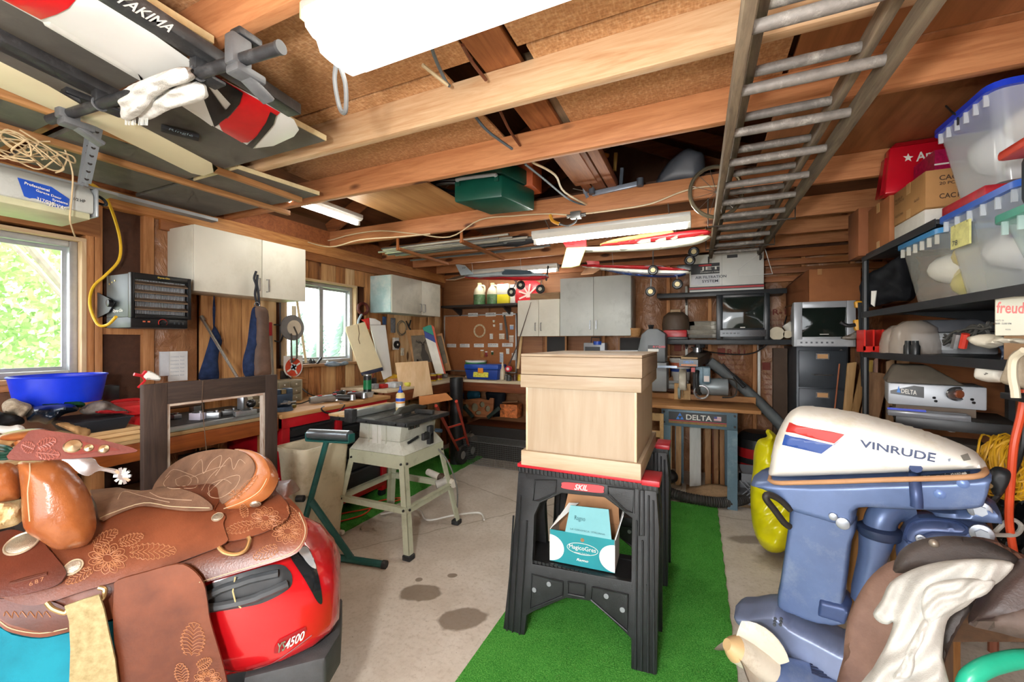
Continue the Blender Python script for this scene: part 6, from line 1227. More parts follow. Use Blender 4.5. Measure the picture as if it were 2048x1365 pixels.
solo('bench_cable','black power cord drooping over the red bench edge','cord',MB().tube(smoothpath([rbp(640,1270),V((-2.548,2.2,.895)),V((-2.54,2.24,.86)),V((-2.54,2.34,.85)),V((-2.548,2.42,.89)),rbp(830,1230)],6),.006,6),BLKM);solo('wall_cable','thin black cord running from the wall outlet to the red bench','cord',MB().tube(smoothpath([atX(575,752,-3.17),atX(590,765,-3.1),rbp(450,1110,.96),rbp(560,1150,.91)],6),.005,6),BLKM)
# things on the sill
for k,(px,h_,m,lab)in enumerate(((621,.05,BLKM,'tiny black bottle on the window sill, left'),(627,.04,BLKM,'tiny black bottle on the window sill, second from the left'),(655,.03,mat('#cfd8dc',.4),'pale lump of wax on the window sill'))):solo('sill_bottle',lab,'bottle',MB().lathe([(0,0),(.012,0),(.012,h_*.7),(.005,h_*.85),(.005,h_),(0,h_)],atX(px,728,-3.2)+V((0,0,.001)),10),m,'small things on the window sill')
solo('black_brush','black handled brush leaning on the window sill','brush',MB().beam(atX(634,728,-3.19),atX(643,716,-3.22),.02,.015,(1,0,0)),BLKM,bevel=.003);solo('rag_on_sill','grey-blue rag lying along the window sill','rag',puff(curve2([(648,729),(665,723),(680,726),(690,723),(698,726),(690,731),(660,734)],3),atX(672,728,-3.18),V((1,0,.3)),.02,.02,3,3,None,.3,3),cloth('#8a99a8','#5c6a78'),smooth=60)
# ================= BACK LEFT: CORNER BENCH AND CORK BOARD =================
zb4=zm(720,600,.1465);zb5=zm(860,740,.1392);zc=zm(700,480,.3077)
cbn=thing('corner_bench','pale-topped L-shaped bench along the far left corner','workbench',(-2.6,4.3,0));CT_=wood('#d5c6ac','#b8a584','x',.5,.55);REDW=wood('#8a4a26','#65321a','x',.8,.5)
obj('top',MB().box(-3.2,-2.62,2.99,4.2,.915,.94),wood('#d5c6ac','#b8a584','y',.5,.55),cbn,bevel=.003);obj('top',MB().box(-3.2,-.95,4.2,4.78,.915,.94),CT_,cbn,bevel=.003)
obj('front_rail',MB().box(-2.65,-2.62,2.99,4.23,.81,.914),wood('#8a4a26','#65321a','y',.8,.5),cbn,bevel=.003);obj('front_rail',MB().box(-2.62,-.95,4.23,4.26,.81,.914),REDW,cbn,bevel=.003)
for x,yy in((-2.7,3.02),(-3.12,3.02),(-2.68,4.2),(-1.0,4.27),(-1.0,4.7),(-3.12,4.7)):obj('leg',MB().box(x-.03,x+.03,yy-.03,yy+.03,0,.914),REDW,cbn,bevel=.003)
obj('joist_hanger',bY(907,766,914,785,4.225,.004),mat('#8fa3b4',.4,.7),cbn);obj('kick_board',MB().box(-2.6,-.95,4.35,4.37,.0,.38),mat('#26221f',.6),cbn);obj('lower_shelf',MB().box(-2.6,-.95,4.37,4.75,.36,.38),REDW,cbn)
ck=thing('cork_board','large framed cork board with labelled rows on the back wall','cork board',(-2.65,4.77,1.0));a,b=atY(888,625,4.77),atY(1033,622,4.77);x0,x1,zt=a.x,b.x,1.75;zb_=.99
obj('cork',MB().box(x0,x1,4.775,4.795,zb_,zt),mat('#a5683c',.9,0,.15,120,.5),ck)
for q in((x0,x0+.015,zb_,zt),(x1-.015,x1,zb_,zt),(x0,x1,zt-.015,zt),(x0,x1,zb_,zb_+.015)):obj('frame_strip',MB().box(q[0],q[1],4.765,4.797,q[2],q[3]),ALU,ck,bevel=.002)
LBL=mat('#e2e0da',.5);INK=mat('#3a3f4a',.6)
for k,(x,y_,tx)in enumerate(((800,488,'SCREWS'),(915,486,'CONNECTORS'),(1026,484,'HINGES'),(660,688,'WHEELS'),(746,688,'CONTROL RODS'),(838,687,'SERVO PARTS'),(930,686,'PUSH RODS'),(1024,684,'TUBING'))):
    p=atY(*zc((x,y_))[0],4.774);w_=.15;o=obj('row_label',MB().box(p.x-w_/2,p.x+w_/2,4.769,4.7745,p.z-.024,p.z+.024),LBL,ck,bevel=.003);text3(ck,tx,(p.x-.055,4.7685,p.z+.003),(.11,0,0),(0,0,.012),INK,off=.0005,bold=True);text3(ck,'miscellaneous',(p.x-.06,4.7685,p.z-.014),(.12,0,0),(0,0,.01),INK,off=.0005)
c=atY(*zc((842,592))[0],4.765);rg_=MB().torus(c,.085,.004,(1,0,0),(0,0,1),30,6).torus(c,.072,.004,(1,0,0),(0,0,1),30,6)
for k in range(12):a=k*math.pi/6;rg_.cyl(c+V((.07*math.cos(a),0,.07*math.sin(a))),c+V((.088*math.cos(a+.25),0,.088*math.sin(a+.25))),.004,n=6)
solo('rope_ring','cream coiled tubing ring pinned to the cork board','ring',rg_,mat('#d8c9a4',.6))
for k,(x,y_,w_,h_,c_,lab)in enumerate(((934,530,.028,.03,'#d8c8a0','tiny tan packet pinned on the cork board, upper'),(936,558,.03,.03,'#d9d2c0','tiny white packet with orange print below the tan one'),(918,628,.045,.07,'#d2d0c8','white hardware packet left of the cork board rods'),(986,628,.075,.07,'#d6c9b4','wide cream packet with metal parts on the cork board'),(1050,568,.05,.06,'#9fb4d2','blue and white packet at the cork board right edge'),(1048,645,.06,.09,'#c9b6a4','clear packet with pink card at the cork board right edge'),(858,740,.045,.1,'#a8763c','orange-brown packet hanging low on the cork board'),(885,742,.03,.07,'#8a2c34','red and blue packet hanging low on the cork board'),(924,735,.03,.05,'#2d5a3a','small green bottle card hanging on the cork board'),(984,765,.05,.13,'#b8c0c8','long clear packet hanging low on the cork board'),(1024,725,.045,.07,'#dcd8ce','white card packet at the lower right of the cork board'),(1062,760,.045,.09,'#cfcac4','pale packet beside the fishing rod on the cork board'),(980,565,.04,.09,'#b9aea8','grey packet with dark clips on the cork board'))):
    p=atY(*zc((x,y_))[0],4.762);t=thing('hardware_packet',lab,'packet',(p.x,p.y,p.z-h_/2),group='packets pinned on the cork board');obj('bag',MB().box(p.x-w_/2,p.x+w_/2,4.763,4.773,p.z-h_/2,p.z+h_/2),mat(c_,.3,0,.25,60),t,bevel=.002);obj('header_card',MB().box(p.x-w_/2,p.x+w_/2,4.761,4.7745,p.z+h_/2-.015,p.z+h_/2),mat('#e2ddd0',.6),t)
solo('comb_strip','dark curved rod pinned on the right of the cork board','rod',MB().tube([atY(*p,4.755)for p in curve2(zc((1003,490),(1010,540),(1018,590),(1022,650)),4,False)],.014,6),mat('#5a5a58',.5))
# shelf over the cork board with jugs
sh1=thing('wall_shelf','dark shelf above the cork board holding jugs','shelf',(-2.6,4.6,1.83));a,b=atY(886,613,4.52),atY(1034,606,4.52)
obj('board',MB().box(a.x-.02,b.x,4.5,4.79,1.83,1.858),mat('#2e2a27',.5),sh1,bevel=.003)
for px in(922,1020):q=atY(px,625,4.78);obj('bracket',MB().prism([(q.x-.012,4.79,1.83),(q.x-.012,4.56,1.83),(q.x-.012,4.79,1.73)],(.024,0,0)),BLKM,sh1)
def jug(label,px,w_,h_,c1,c2):
    p=atY(px,604,4.62);p.z=1.859;t=thing('washer_jug',label,'jug',p,group='jugs on the shelf');r=w_/2
    obj('liquid_half',MB().lathe([(0,0),(r*.95,0),(r,.01),(r,h_*.35),(0,h_*.351)],p,20),mat(c2,.3),t,smooth=50);obj('upper_half',MB().lathe([(0,h_*.351),(r,h_*.351),(r,h_*.55),(r*.8,h_*.75),(r*.35,h_*.9),(r*.32,h_*.97),(0,h_*.97)],p,20),mat(c1,.35),t,smooth=50)
    obj('cap',MB().cyl(p+V((0,0,h_*.97)),p+V((0,0,h_*1.04)),r*.38,n=14),mat('#c9c08c',.4),t);obj('handle',MB().tube(smoothpath([p+V((r*.3,0,h_*.92)),p+V((r*.9,0,h_*.88)),p+V((r*1.0,0,h_*.7)),p+V((r*.85,0,h_*.55))],5),.014,8),mat(c1,.35),t,smooth=60);obj('label',MB().lathe([(r*1.005,h_*.12),(r*1.015,h_*.12),(r*1.015,h_*.48),(r*1.005,h_*.48)],p,20),mat('#5c7a52',.5,0,.5,50),t)
jug('translucent washer fluid jug with green liquid, left on the shelf',959,.15,.27,'#d5cdb0','#5c8a5a');jug('translucent washer fluid jug with green liquid, right on the shelf',985,.14,.26,'#cfc8ae','#5c8a5a')
tn=thing('yellow_tin','white and yellow rectangular tin on the shelf beside the jugs','tin',atY(1005,603,4.62));q=bY(994,569,1016,604,4.6,.09);z=q.v[0].z;obj('lower_half',MB().box(q.v[0].x,q.v[1].x,4.6,4.69,1.859,1.98),mat('#e0d02a',.4),tn,bevel=.003);obj('upper_half',MB().box(q.v[0].x,q.v[1].x,4.6,4.69,1.98,2.11),mat('#e4e1d4',.4),tn,bevel=.003);obj('cap',MB().cyl(V((q.v[0].x+.05,4.64,2.11)),V((q.v[0].x+.05,4.64,2.125)),.02),mat('#c23a22',.5),tn)
solo('white_carton','tall white carton behind the yellow tin','carton',MB().box(q.v[1].x+.01,q.v[1].x+.075,4.64,4.74,1.859,2.1),WHITE,bevel=.002)
c=atY(1058,590,4.66);rdd=thing('red_disc_sled','red round plastic disc with white star standing above the small cabinet','disc',c);obj('disc',MB().lathe([(0,-.012),(.17,-.012),(.19,0),(.17,.012),(0,.016)],c,32,Rx(80)),mat('#c42630',.35),rdd,smooth=50)
for k in range(9):a=k*.7;obj('white_ray',MB().beam(c+V((0,-.02,0)),c+V((.13*math.cos(a),-.022,.13*math.sin(a))),.02,.002,(0,1,0)),mat('#e0c0b8',.5),rdd)
solo('wood_trough','rough brown wooden trough on the small cabinet','trough',bY(1060,586,1118,601,4.55,.15),wood('#8a6a48','#5c442c','x'),bevel=.004)
p0,p1,p2=atY(1035,605,4.48),atY(1120,672,4.48),atY(1077,604,4.48)
wall_cab('wall_cabinet','small white two-door cabinet beside the cork board',p0.x,p1.x-.004,4.48,4.79,1.46,1.88,p2.x,'y',hz=.06)
p0,p1,p2=atY(1120,560,4.44),atY(1262,560,4.44),atY(1187,560,4.44)
wall_cab('wall_cabinet','tall grey-white two-door cabinet under the model planes',p0.x,p1.x,4.44,4.79,1.46,2.1,p2.x,'y',mat('#c6c9c4',.5,0,.06,5,0,'#b0b3ae'),hz=.07)
# blackboards, radio, saw on the wall
for k,(x,y_,x2,y2)in enumerate(((1094,674,1130,706),(1240,676,1290,706))):
    t=thing('slate_board',('small framed blackboard behind the chest, left','small framed blackboard beside the grey sander cover')[k],'blackboard',atY(x,y2,4.6));q=bY(x,y_,x2,y2+20,4.6,.012);obj('slate',q,mat('#22201f',.7),t)
    v0,v1=q.v[0],q.v[6]
    for qq in((v0.x-.02,v0.x,v0.z,v1.z+.02),(v1.x,v1.x+.02,v0.z,v1.z+.02),(v0.x,v1.x,v1.z,v1.z+.02)):obj('frame_strip',MB().box(qq[0],qq[1],4.595,4.615,qq[2],qq[3]),wood('#a87444','#7c5028','z'),t)
rdo=thing('jobsite_radio','grey jobsite radio with wire guard behind the chest','radio',atY(1190,705,4.5));obj('body',bY(1167,686,1210,712,4.45,.14),mat('#8d9094',.4,.3),rdo,bevel=.008);obj('guard',MB().tube([atY(1182,688,4.47),atY(1183,675,4.47),atY(1200,675,4.47),atY(1201,688,4.47)],.006,6),BLKM,rdo);obj('front_grille',bY(1170,694,1200,708,4.448,.004),BLKM,rdo);obj('blue_cup',MB().cyl(atY(1195,690,4.46),atY(1195,683,4.46),.045,n=16),mat('#2450b8',.4),rdo)
solo('steel_ruler','long steel ruler lying on the chest lid edge behind','ruler',MB().beam(atY(1208,702,4.3),atY(1310,702,4.25),.025,.008),STL)
# ---- on the corner bench ----
def cp(x,y_,z=.941):p=atZ(*zb4((x,y_))[0],z);return p
def lean(name,label,cat,pts,X,m,th=.012,N=V((1,-.55,.12)),zf=zb4):
    q=zf(*pts);cx,cy=sum(p[0]for p in q)/len(q),sum(p[1]for p in q)/len(q);return solo(name,label,cat,plate(q,atX(cx,cy,X),N.normalized(),th),m,bevel=.003)
w3=thing('model_wing','cream unpainted model wing leaning by the window, navy at its foot','model wing',atX(740,740,-2.85));P3=atX(738,690,-2.9);N3=V((1,-.55,.12)).normalized()
obj('panel',plate(zm(540,600,.1685)((905,320),(1125,262),(1335,800),(1080,865),(905,375)),P3,N3,.02),mat('#dccfa8',.5,0,.05),w3,bevel=.004);obj('navy_tip',plate(zm(540,600,.1685)((1080,866),(1338,800),(1345,840),(1100,905)),P3,N3,.02),mat('#2b2f45',.4),w3,bevel=.003);obj('tape',MB().tube([atN(*p,P3+N3*.002,N3)for p in zm(540,600,.1685)((1045,300),(1060,400),(1050,470),(1068,525))],.003,4),mat('#6a5038',.6),w3)
w4=thing('model_wing','white model wing with red tip leaning beside the cream wing','model wing',atX(770,745,-2.9));P4=atX(760,690,-2.98)
obj('panel',plate(zm(540,600,.1685)((1185,300),(1372,300),(1450,900),(1350,950),(1300,760)),P4,N3,.018),mat('#d9d9d6',.4,0,.03),w4,bevel=.004);obj('tip',plate(zm(540,600,.1685)((1180,215),(1250,225),(1315,262),(1318,298),(1188,298)),P4,N3,.018),mat('#d5d2cd',.4),w4,bevel=.003);obj('red_tip',plate(zm(540,600,.1685)((1085,235),(1178,214),(1186,300),(1180,355),(1160,340),(1130,265)),P4,N3,.018),mat('#c2231f',.35),w4,bevel=.003)
w5=thing('model_wing','white model wing with green and blue tip and red edge leaning in the corner','model wing',atX(875,750,-2.75));P5=atX(868,700,-2.75);N5_=V((.75,-.9,.15)).normalized()
obj('panel',plate(zb4((895,520),(1035,590),(1148,1010),(1035,1010)),P5,N5_,.016),mat('#dcd9cc',.4),w5);obj('blue_band',plate(zb4((872,425),(1015,495),(1033,588),(893,518)),P5,N5_,.016),mat('#1d3a86',.4),w5);obj('green_tip',plate(zb4((855,380),(930,350),(972,345),(1012,490),(870,420)),P5,N5_,.016),mat('#128a74',.4),w5);obj('red_edge',plate(zb4((975,345),(1010,365),(1050,570),(1172,1010),(1148,1010),(1035,590)),P5+N5_*.002,N5_,.02),mat('#c4502e',.4),w5)
PAR=wood('#b78a5c','#946838','z',.6)
for k,(fr_px,in_px,X,lab)in enumerate(((((625,415),(870,405),(1000,1000),(760,1000)),((695,490),(890,480),(985,850),(740,850)),-3.0,'wood-framed picture of a stag leaning in the corner'),(((1040,470),(1120,455),(1245,960),(1165,975)),((1055,500),(1110,490),(1195,860),(1135,880)),-2.95,'wood-framed dark picture half hidden behind the striped wing'))):
    t=thing('framed_picture',lab,'picture',atX(850,745,X));Pp=atX(840+30*k,690,X);Np=V((.8,-.8,.2)).normalized();obj('frame',plate(zb4(*fr_px),Pp,Np,.018,[zb4(*in_px)]),PAR,t,bevel=.003);obj('print',plate(zb4(*in_px),Pp-Np*.006,Np,.004),mat('#6d6250',.5,0,.45,5,0,'#3a332a'),t)
    if k==0:
        an=MB()
        for pts in(((855,620),(845,585),(800,590),(765,555)),((815,590),(800,560)),((790,580),(755,575)),((865,620),(870,585),(895,560),(890,545)),((872,590),(905,590)),((840,600),(820,565))):an.tube([atN(*p,Pp+Np*.0,Np)for p in zb4(*pts)],.004,4)
        obj('antlers',an,mat('#2a231c',.6),t);obj('stag_body',plate(zb4((840,610),(880,610),(890,680),(930,750),(960,840),(860,840),(830,760),(845,680)),Pp-Np*.001,Np,.003),mat('#3d352b',.6),t)
lean('plywood_piece','square of pale plywood leaning at the table saw','plywood',((480,860),(925,832),(1000,1290),(790,1320),(560,1400)),-2.62,wood('#dcbb90','#c49c6c','z',.4),.012,V((.7,-.9,.25)))
ht_=thing('hand_truck','red hand truck standing behind the table saw','hand truck',(-2.25,3.0,0));RT=mat('#b23522',.4,0,.1,10,0,'#8a2a1c');cft=atZ(920,912,.1);
b0=V((cft.x-.01,cft.y,.14));tp=atD(872,812,3.35);tq=atD(893,808,3.35)
obj('upright',MB().tube([b0,tp],.014,8),RT,ht_);obj('upright',MB().tube([b0+V((.0,.22,0)),tq+V((0,.15,0))],.014,8),RT,ht_)
for k in(.3,.6):obj('crossbar',MB().tube([b0+(tp-b0)*k,b0+V((0,.22,0))+(tq+V((0,.15,0))-b0-V((0,.22,0)))*k],.01,7),RT,ht_)
for dy in(0,.22):c=b0+V((.03,dy,-.03));wv=obj('wheel',MB().lathe([(0,-.02),(.06,-.02),(.07,-.028),(.1,-.028),(.11,0),(.1,.028),(.07,.028),(.06,.02),(0,.02)],c,24,Ry(90)),mat('#2c2a28',.7),ht_,smooth=40);obj('hub',MB().cyl(c+V((-.024,0,0)),c+V((.024,0,0)),.045,n=16),mat('#a9a8a2',.4,.5),wv)
obj('toe_plate',MB().box(b0.x-.16,b0.x,b0.y-.04,b0.y+.28,.02,.03),RT,ht_)
solo('cardboard_flap','flat piece of orange-brown cardboard on the hand truck top','cardboard',MB().hexa([atD(838,795,3.3),atD(893,788,3.3),atD(905,800,3.35),atD(838,812,3.3)],[p+UP*.006 for p in(atD(838,795,3.3),atD(893,788,3.3),atD(905,800,3.35),atD(838,812,3.3))]),mat('#b5743f',.8))
dp=thing('drain_pipe','tall black corrugated drain pipe standing by the corner bench','pipe',(-2.5,4.02,0));pb=atZ(890,905,0);pc=V((-2.5,4.0,0));rad=.075
obj('pipe',MB().loft([[V((pc.x+r*math.cos(a),pc.y+r*math.sin(a),z))for a in[k*math.pi/12 for k in range(24)]]for z,r in[(.0,rad)]+[(.02*k,rad-(.004 if k%2 else 0))for k in range(1,40)]+[(.8,rad),(.98,rad)]],False),mat('#1c1d1f',.45,0,.1),dp,smooth=30);obj('inner_wall',MB().cyl(pc+V((0,0,.0)),pc+V((0,0,.975)),rad-.006,n=24,caps=False),mat('#121314',.6),dp)
for k,(x,y_,r,h_,c1,c2,lab)in enumerate(((1000,1110,.036,.08,'#d8b020','#7d2c20','yellow and red wood filler can on the corner bench, left'),(1075,1090,.04,.075,'#d8c020','#8a2c20','yellow and red wood filler can behind the black pipe'),(150,1270,.035,.15,'#1c1e20','#127a48','black spray can with green label on the corner bench'))):
    p=cp(x,y_);p.x=max(min(p.x,-2.68),-3.15);bottle('can',lab,'can',p,[(0,0),(r,0),(r,h_*.95),(r*.9,h_),(0,h_)],mat(c1,.35),[(0,h_),(r*.95,h_),(r*.95,h_+.01),(0,h_+.01)],STL,[(r*1.01,h_*.2),(r*1.02,h_*.2),(r*1.02,h_*.75),(r*1.01,h_*.75)],mat(c2,.4))
zb3_=zm(540,600,.1685);pt=thing('tool_cup','black square tool cup with pens on the corner bench','cup',(-2.9,3.05,.941));q=atZ(*zb3_((970,1030))[0],.941);q.x=-2.9;obj('cup',MB().box(-2.94,-2.86,3.04,3.12,.941,1.04),BLKM,pt,bevel=.006)
for k in range(4):obj('pen',MB().cyl((-2.92+.015*k,3.07,1.03),(-2.93+.02*k,3.05+.015*k,1.1),.004,n=6),mat(('#2c8a4a','#222222','#c9a227','#8a2020')[k],.4),pt)
rrn=random.Random(12)
for k,(x,yy,sx,sy,sz,c_,lab)in enumerate(((-2.8,3.14,.08,.1,.04,'#b8261f','small red box among the corner bench clutter'),(-2.75,3.24,.12,.14,.05,'#b9bfc4','grey blister pack on the corner bench'),(-2.7,3.42,.08,.16,.04,'#d0c84a','yellow and black package on the corner bench'),(-2.85,3.36,.12,.1,.07,'#b07a4c','tan wooden block on the corner bench clutter'),(-3.0,3.5,.14,.12,.1,'#d8a828','yellow bag behind the white wing foot'),(-2.7,3.6,.1,.2,.03,'#c8c0b0','white cloth strip at the corner bench edge'),(-2.82,3.05,.06,.06,.05,'#8a8c90','grey tape roll at the near end of the corner bench'),(-2.9,4.35,.09,.08,.05,'#7c7468','grey lump of steel wool in the bench corner'),(-2.55,4.45,.16,.1,.03,'#9a7c54','pile of wood scraps in the bench corner'),(-2.35,4.4,.14,.08,.02,'#b49668','flat wood scraps left of the blue tool box'))):
    solo('bench_item',lab,'clutter',MB().boxc((x,yy,.941+sz/2),(sx,sy,sz),Rz(rrn.uniform(-30,30))),mat(c_,.5,0,.3,25),'clutter on the corner bench',bevel=.01)
c=V((-2.98,3.95,.941));bg=thing('bench_grinder','black bench grinder in the far corner of the bench','grinder',c);obj('base',MB().boxc(c+V((0,0,.04)),(.1,.1,.08)),BLKM,bg,bevel=.01);obj('motor',MB().cyl(c+V((0,-.09,.14)),c+V((0,.09,.14)),.06),BLKM,bg,bevel=.006);obj('wheel',MB().cyl(c+V((0,-.15,.14)),c+V((0,-.12,.14)),.075,n=24),mat('#6a6660',.8),bg);obj('wheel',MB().cyl(c+V((0,.12,.14)),c+V((0,.15,.14)),.075,n=24),mat('#6a6660',.8),bg);obj('lamp_arm',MB().tube(smoothpath([c+V((0,0,.19)),c+V((.05,-.1,.24)),c+V((.1,-.14,.2))],4),.01,6),BLKM,bg)
# blue tool box, green pail, bottle, rod
q=bY(930,732,996,764,4.3,.2);v0,v1=q.v[0],q.v[6];bt=thing('blue_toolbox','blue plastic tool box with orange tag on the corner bench','toolbox',(v0.x+.2,4.4,.941));BLU=mat('#173a8c',.4)
obj('body',MB().hexa([(v0.x+.02,4.31,.942),(v1.x-.02,4.31,.942),(v1.x-.02,4.5,.942),(v0.x+.02,4.5,.942)],[(v0.x,4.29,1.06),(v1.x,4.29,1.06),(v1.x,4.52,1.06),(v0.x,4.52,1.06)]),BLU,bt,bevel=.008);obj('lid',MB().box(v0.x-.006,v1.x+.006,4.285,4.525,1.062,1.12),mat('#1d4aa4',.4),bt,bevel=.012);obj('latch',MB().boxc(((v0.x+v1.x)/2,4.284,1.05),(.07,.012,.06)),mat('#e08a1e',.4),bt,bevel=.003);obj('sticker',MB().boxc(((v0.x+v1.x)/2,4.291,1.0),(.2,.01,.06),Rx(-8)),mat('#c8c23a',.5,0,.5,60),bt)
c=atY(952,740,4.58);c.z=.941;bk=thing('white_pail','white pail with green band behind the blue tool box','pail',c);obj('body',MB().lathe([(0,0),(.12,0),(.13,.2),(0,.2)],c,24),WHITE,bk);obj('band',MB().lathe([(.128,.14),(.134,.14),(.135,.19),(.129,.19)],c,24),mat('#1b8a3c',.4),bk);obj('rim',MB().lathe([(.13,.2),(.137,.2),(.137,.212),(.13,.212)],c,24),WHITE,bk)
c=atY(1005,752,4.4);c.z=.941;bottle('squeeze_bottle','clear squeeze bottle right of the blue tool box','bottle',c,[(0,0),(.035,0),(.036,.1),(.02,.15),(.01,.17)],mat('#c9b89a',.25),[(0,.168),(.012,.168),(.006,.21),(0,.212)],mat('#d8d0bc',.4))
for k,(px,c_,lab)in enumerate(((1018,'#3a3a38','dark small jar row right of the blue tool box'),(1030,'#4a2a22','brown small jar next to the fishing reel'),(1040,'#c9a82a','yellow capped jar at the chest corner'),(1012,'#5c564c','grey tin in front of the squeeze bottle'))):c=atY(px,760,4.32+.03*k);c.z=.941;solo('small_jar',lab,'jar',MB().lathe([(0,0),(.03,0),(.03,.05),(.024,.055),(.024,.07),(0,.071)],c,14),mat(c_,.4),'small jars on the corner bench',smooth=40)
fr2=thing('fishing_rod','fishing rod with red reel leaning from the bench to the small cabinet','fishing rod',atY(1005,760,4.4));obj('rod',MB().tube([atY(1005,762,4.4),atY(1035,690,4.45),atY(1062,605,4.46)],[.012,.007,.003],7),mat('#4a3a32',.4),fr2);c=atY(1018,738,4.39);obj('reel',MB().cyl(c+V((0,-.03,0)),c+V((0,.02,0)),.035),mat('#c42036',.35),fr2);obj('reel_core',MB().cyl(c+V((0,-.034,0)),c+V((0,-.03,0)),.018),WHITE,fr2)
solo('paint_sticks','bundle of pale wooden sticks standing beside the fishing rod','sticks',MB().beam(atY(1036,738,4.5),atY(1043,672,4.6),.03,.012,(0,1,0)),wood('#d8b888','#b8945c','z'))
# wall bits under the corner cabinet
for k,(x,y_,w_,h_,c_,lab)in enumerate(((340,285,.05,.09,'#3a5a8a','blue blister card on the planks under the corner cabinet'),(458,350,.07,.17,'#7d7f84','tall grey drill bit card on the planks'),(495,600,.1,.14,'#d9d8d2','white card with black rubber wheel on the planks'),(585,710,.05,.09,'#d8d2c0','cream outlet plate on the planks'))):
    p=atX(*zb4((x,y_))[0],-3.19);t=thing('wall_card',lab,'card',p,group='cards hung on the planks');obj('card',MB().box(-3.205,-3.19,p.y-w_/2,p.y+w_/2,p.z-h_/2,p.z+h_/2),mat(c_,.4,0,.4,40),t,bevel=.002)
    if k==2:obj('wheel',MB().cyl((-3.19,p.y,p.z-.01),(-3.17,p.y,p.z-.01),.045,n=24),BLKM,t);obj('hub',MB().cyl((-3.19,p.y,p.z-.01),(-3.168,p.y,p.z-.01),.012,n=12),WHITE,t)
c=atX(*zb4((565,390))[0],-3.18);solo('wire_coil','coil of grey wire hung on the planks beside the drill bit card','wire',MB().torus(c,.085,.004,(0,1,0),(0,0,1.2),28,5).torus(c+V((.008,.01,0)),.075,.004,(0,1,0),(0,0,1.2),28,5).torus(c+V((.012,-.01,.01)),.08,.004,(0,1,0),(0,0,1.2),28,5),mat('#8d8878',.4,.4))
solo('pliers','black handled pliers hung on the planks near the stag picture','pliers',MB().tube([atX(*zb4((630,290))[0],-3.18),atX(*zb4((660,360))[0],-3.18),atX(*zb4((690,410))[0],-3.18)],.008,6).tube([atX(*zb4((695,280))[0],-3.18),atX(*zb4((672,350))[0],-3.18),atX(*zb4((665,380))[0],-3.18)],.008,6),BLKM)
blt=thing('belt_roll','rolled red and black belt hanging at the window corner','belt',atX(730,660,-3.15));c=atX(726,618,-3.16);obj('roll',MB().torus(c,.055,.016,(.3,1,0),(0,0,1),24,8),mat('#5a2218',.5),blt);obj('tail',MB().tube(smoothpath([c+V((0,-.02,-.06)),c+V((.02,-.08,-.12)),c+V((.03,-.1,-.17))],4),.012,6),mat('#a9b8c0',.4),blt)
# ---- under the back bench ----
hl=thing('cup_holder_rack','brown wooden rack with round holes under the back bench','rack',(-1.9,4.5,.38));Ph=atY(955,820,4.42);
circ=lambda cx,cy,r,q=1.15:[(cx+r*math.cos(k*math.pi/9),cy+r*q*math.sin(k*math.pi/9))for k in range(18)]
hs=[zb5(*circ(515,530,38,.9)),zb5(*circ(635,540,52)),zb5(*circ(745,500,36)),zb5(*circ(825,562,38)),zb5(*circ(690,620,44,.65))]
obj('board',plate(zb5((410,665),(440,405),(490,432),(600,420),(720,405),(840,440),(862,405),(915,410),(890,690)),Ph,V((0,-1,.15)),.03,hs),wood('#a5683c','#7c4624','x'),hl,bevel=.003);obj('backing',plate(zb5((425,660),(450,440),(900,450),(880,680)),Ph+V((0,.05,0)),V((0,-1,.15)),.02),mat('#8a8468',.6),hl)
tr3=thing('folding_trestle','dark green folding trestle legs under the back bench','trestle',(-1.7,4.4,.38));GT=mat('#1f2c26',.5);obj('leg',MB().beam(atY(*zb5((480,525))[0],4.36),atY(*zb5((620,680))[0],4.36),.04,.03,(0,1,0)),GT,tr3,bevel=.004);obj('leg',MB().beam(atY(*zb5((1005,545))[0],4.36),atY(*zb5((830,690))[0],4.36),.045,.03,(0,1,0)),GT,tr3,bevel=.004)
gx=thing('glove_box','orange and black patterned carton under the back bench','carton',(-1.4,4.45,.38));obj('carton',bY(1000,810,1034,836,4.4,.15),mat('#c87038',.7,0,.5,25,0,'#1c1a18'),gx,bevel=.003);obj('open_flap',MB().hexa([atY(1004,806,4.4),atY(1035,805,4.42),atY(1037,803,4.5),atY(1012,803,4.5)],[p+V((0,0,.006))for p in(atY(1004,806,4.4),atY(1035,805,4.42),atY(1037,803,4.5),atY(1012,803,4.5))]),CARD,gx)
for k,(x0,x1,c_,lab)in enumerate(((906,925,'#1c4fb0','bright blue bag hanging under the back bench'),(936,958,'#1d4a5c','teal bag hanging under the back bench'),(974,1008,'#14161c','black bag hanging under the back bench'))):solo('hanging_bag',lab,'bag',puff(curve2([(x0,783),(x1,782),(x1+2,800),(x1,830 if k!=1 else 798),(x0+1,832 if k!=1 else 800),(x0-1,800)],3),atY((x0+x1)/2,800,4.6),V((0,-1,0)),.05,.05,8,4,None,.2,k),cloth(c_,None,8,.6),'bags under the back bench',smooth=60)
cg=thing('wire_trap','long grey wire mesh animal trap on the floor under the back bench','animal trap',(-1.5,4.4,0));qa=atZ(958,906,0);x0,x1,y0,y1,z1=qa.x+.02,-.95,4.42-.12,4.34,.26;y0,y1=4.06,4.33
gm=MB();st_=.021
for k in range(int((x1-x0)/st_)+1):x=x0+st_*k;gm.box(x-.0012,x+.0012,y0-.0012,y0+.0012,.004,z1);gm.box(x-.0012,x+.0012,y0,y1,z1-.0012,z1+.0012)
for k in range(13):z=.004+.0212*k;gm.box(x0,x1,y0-.0012,y0+.0012,z-.0012,z+.0012);gm.box(x0-.0012,x0+.0012,y0,y1,z-.0012,z+.0012)
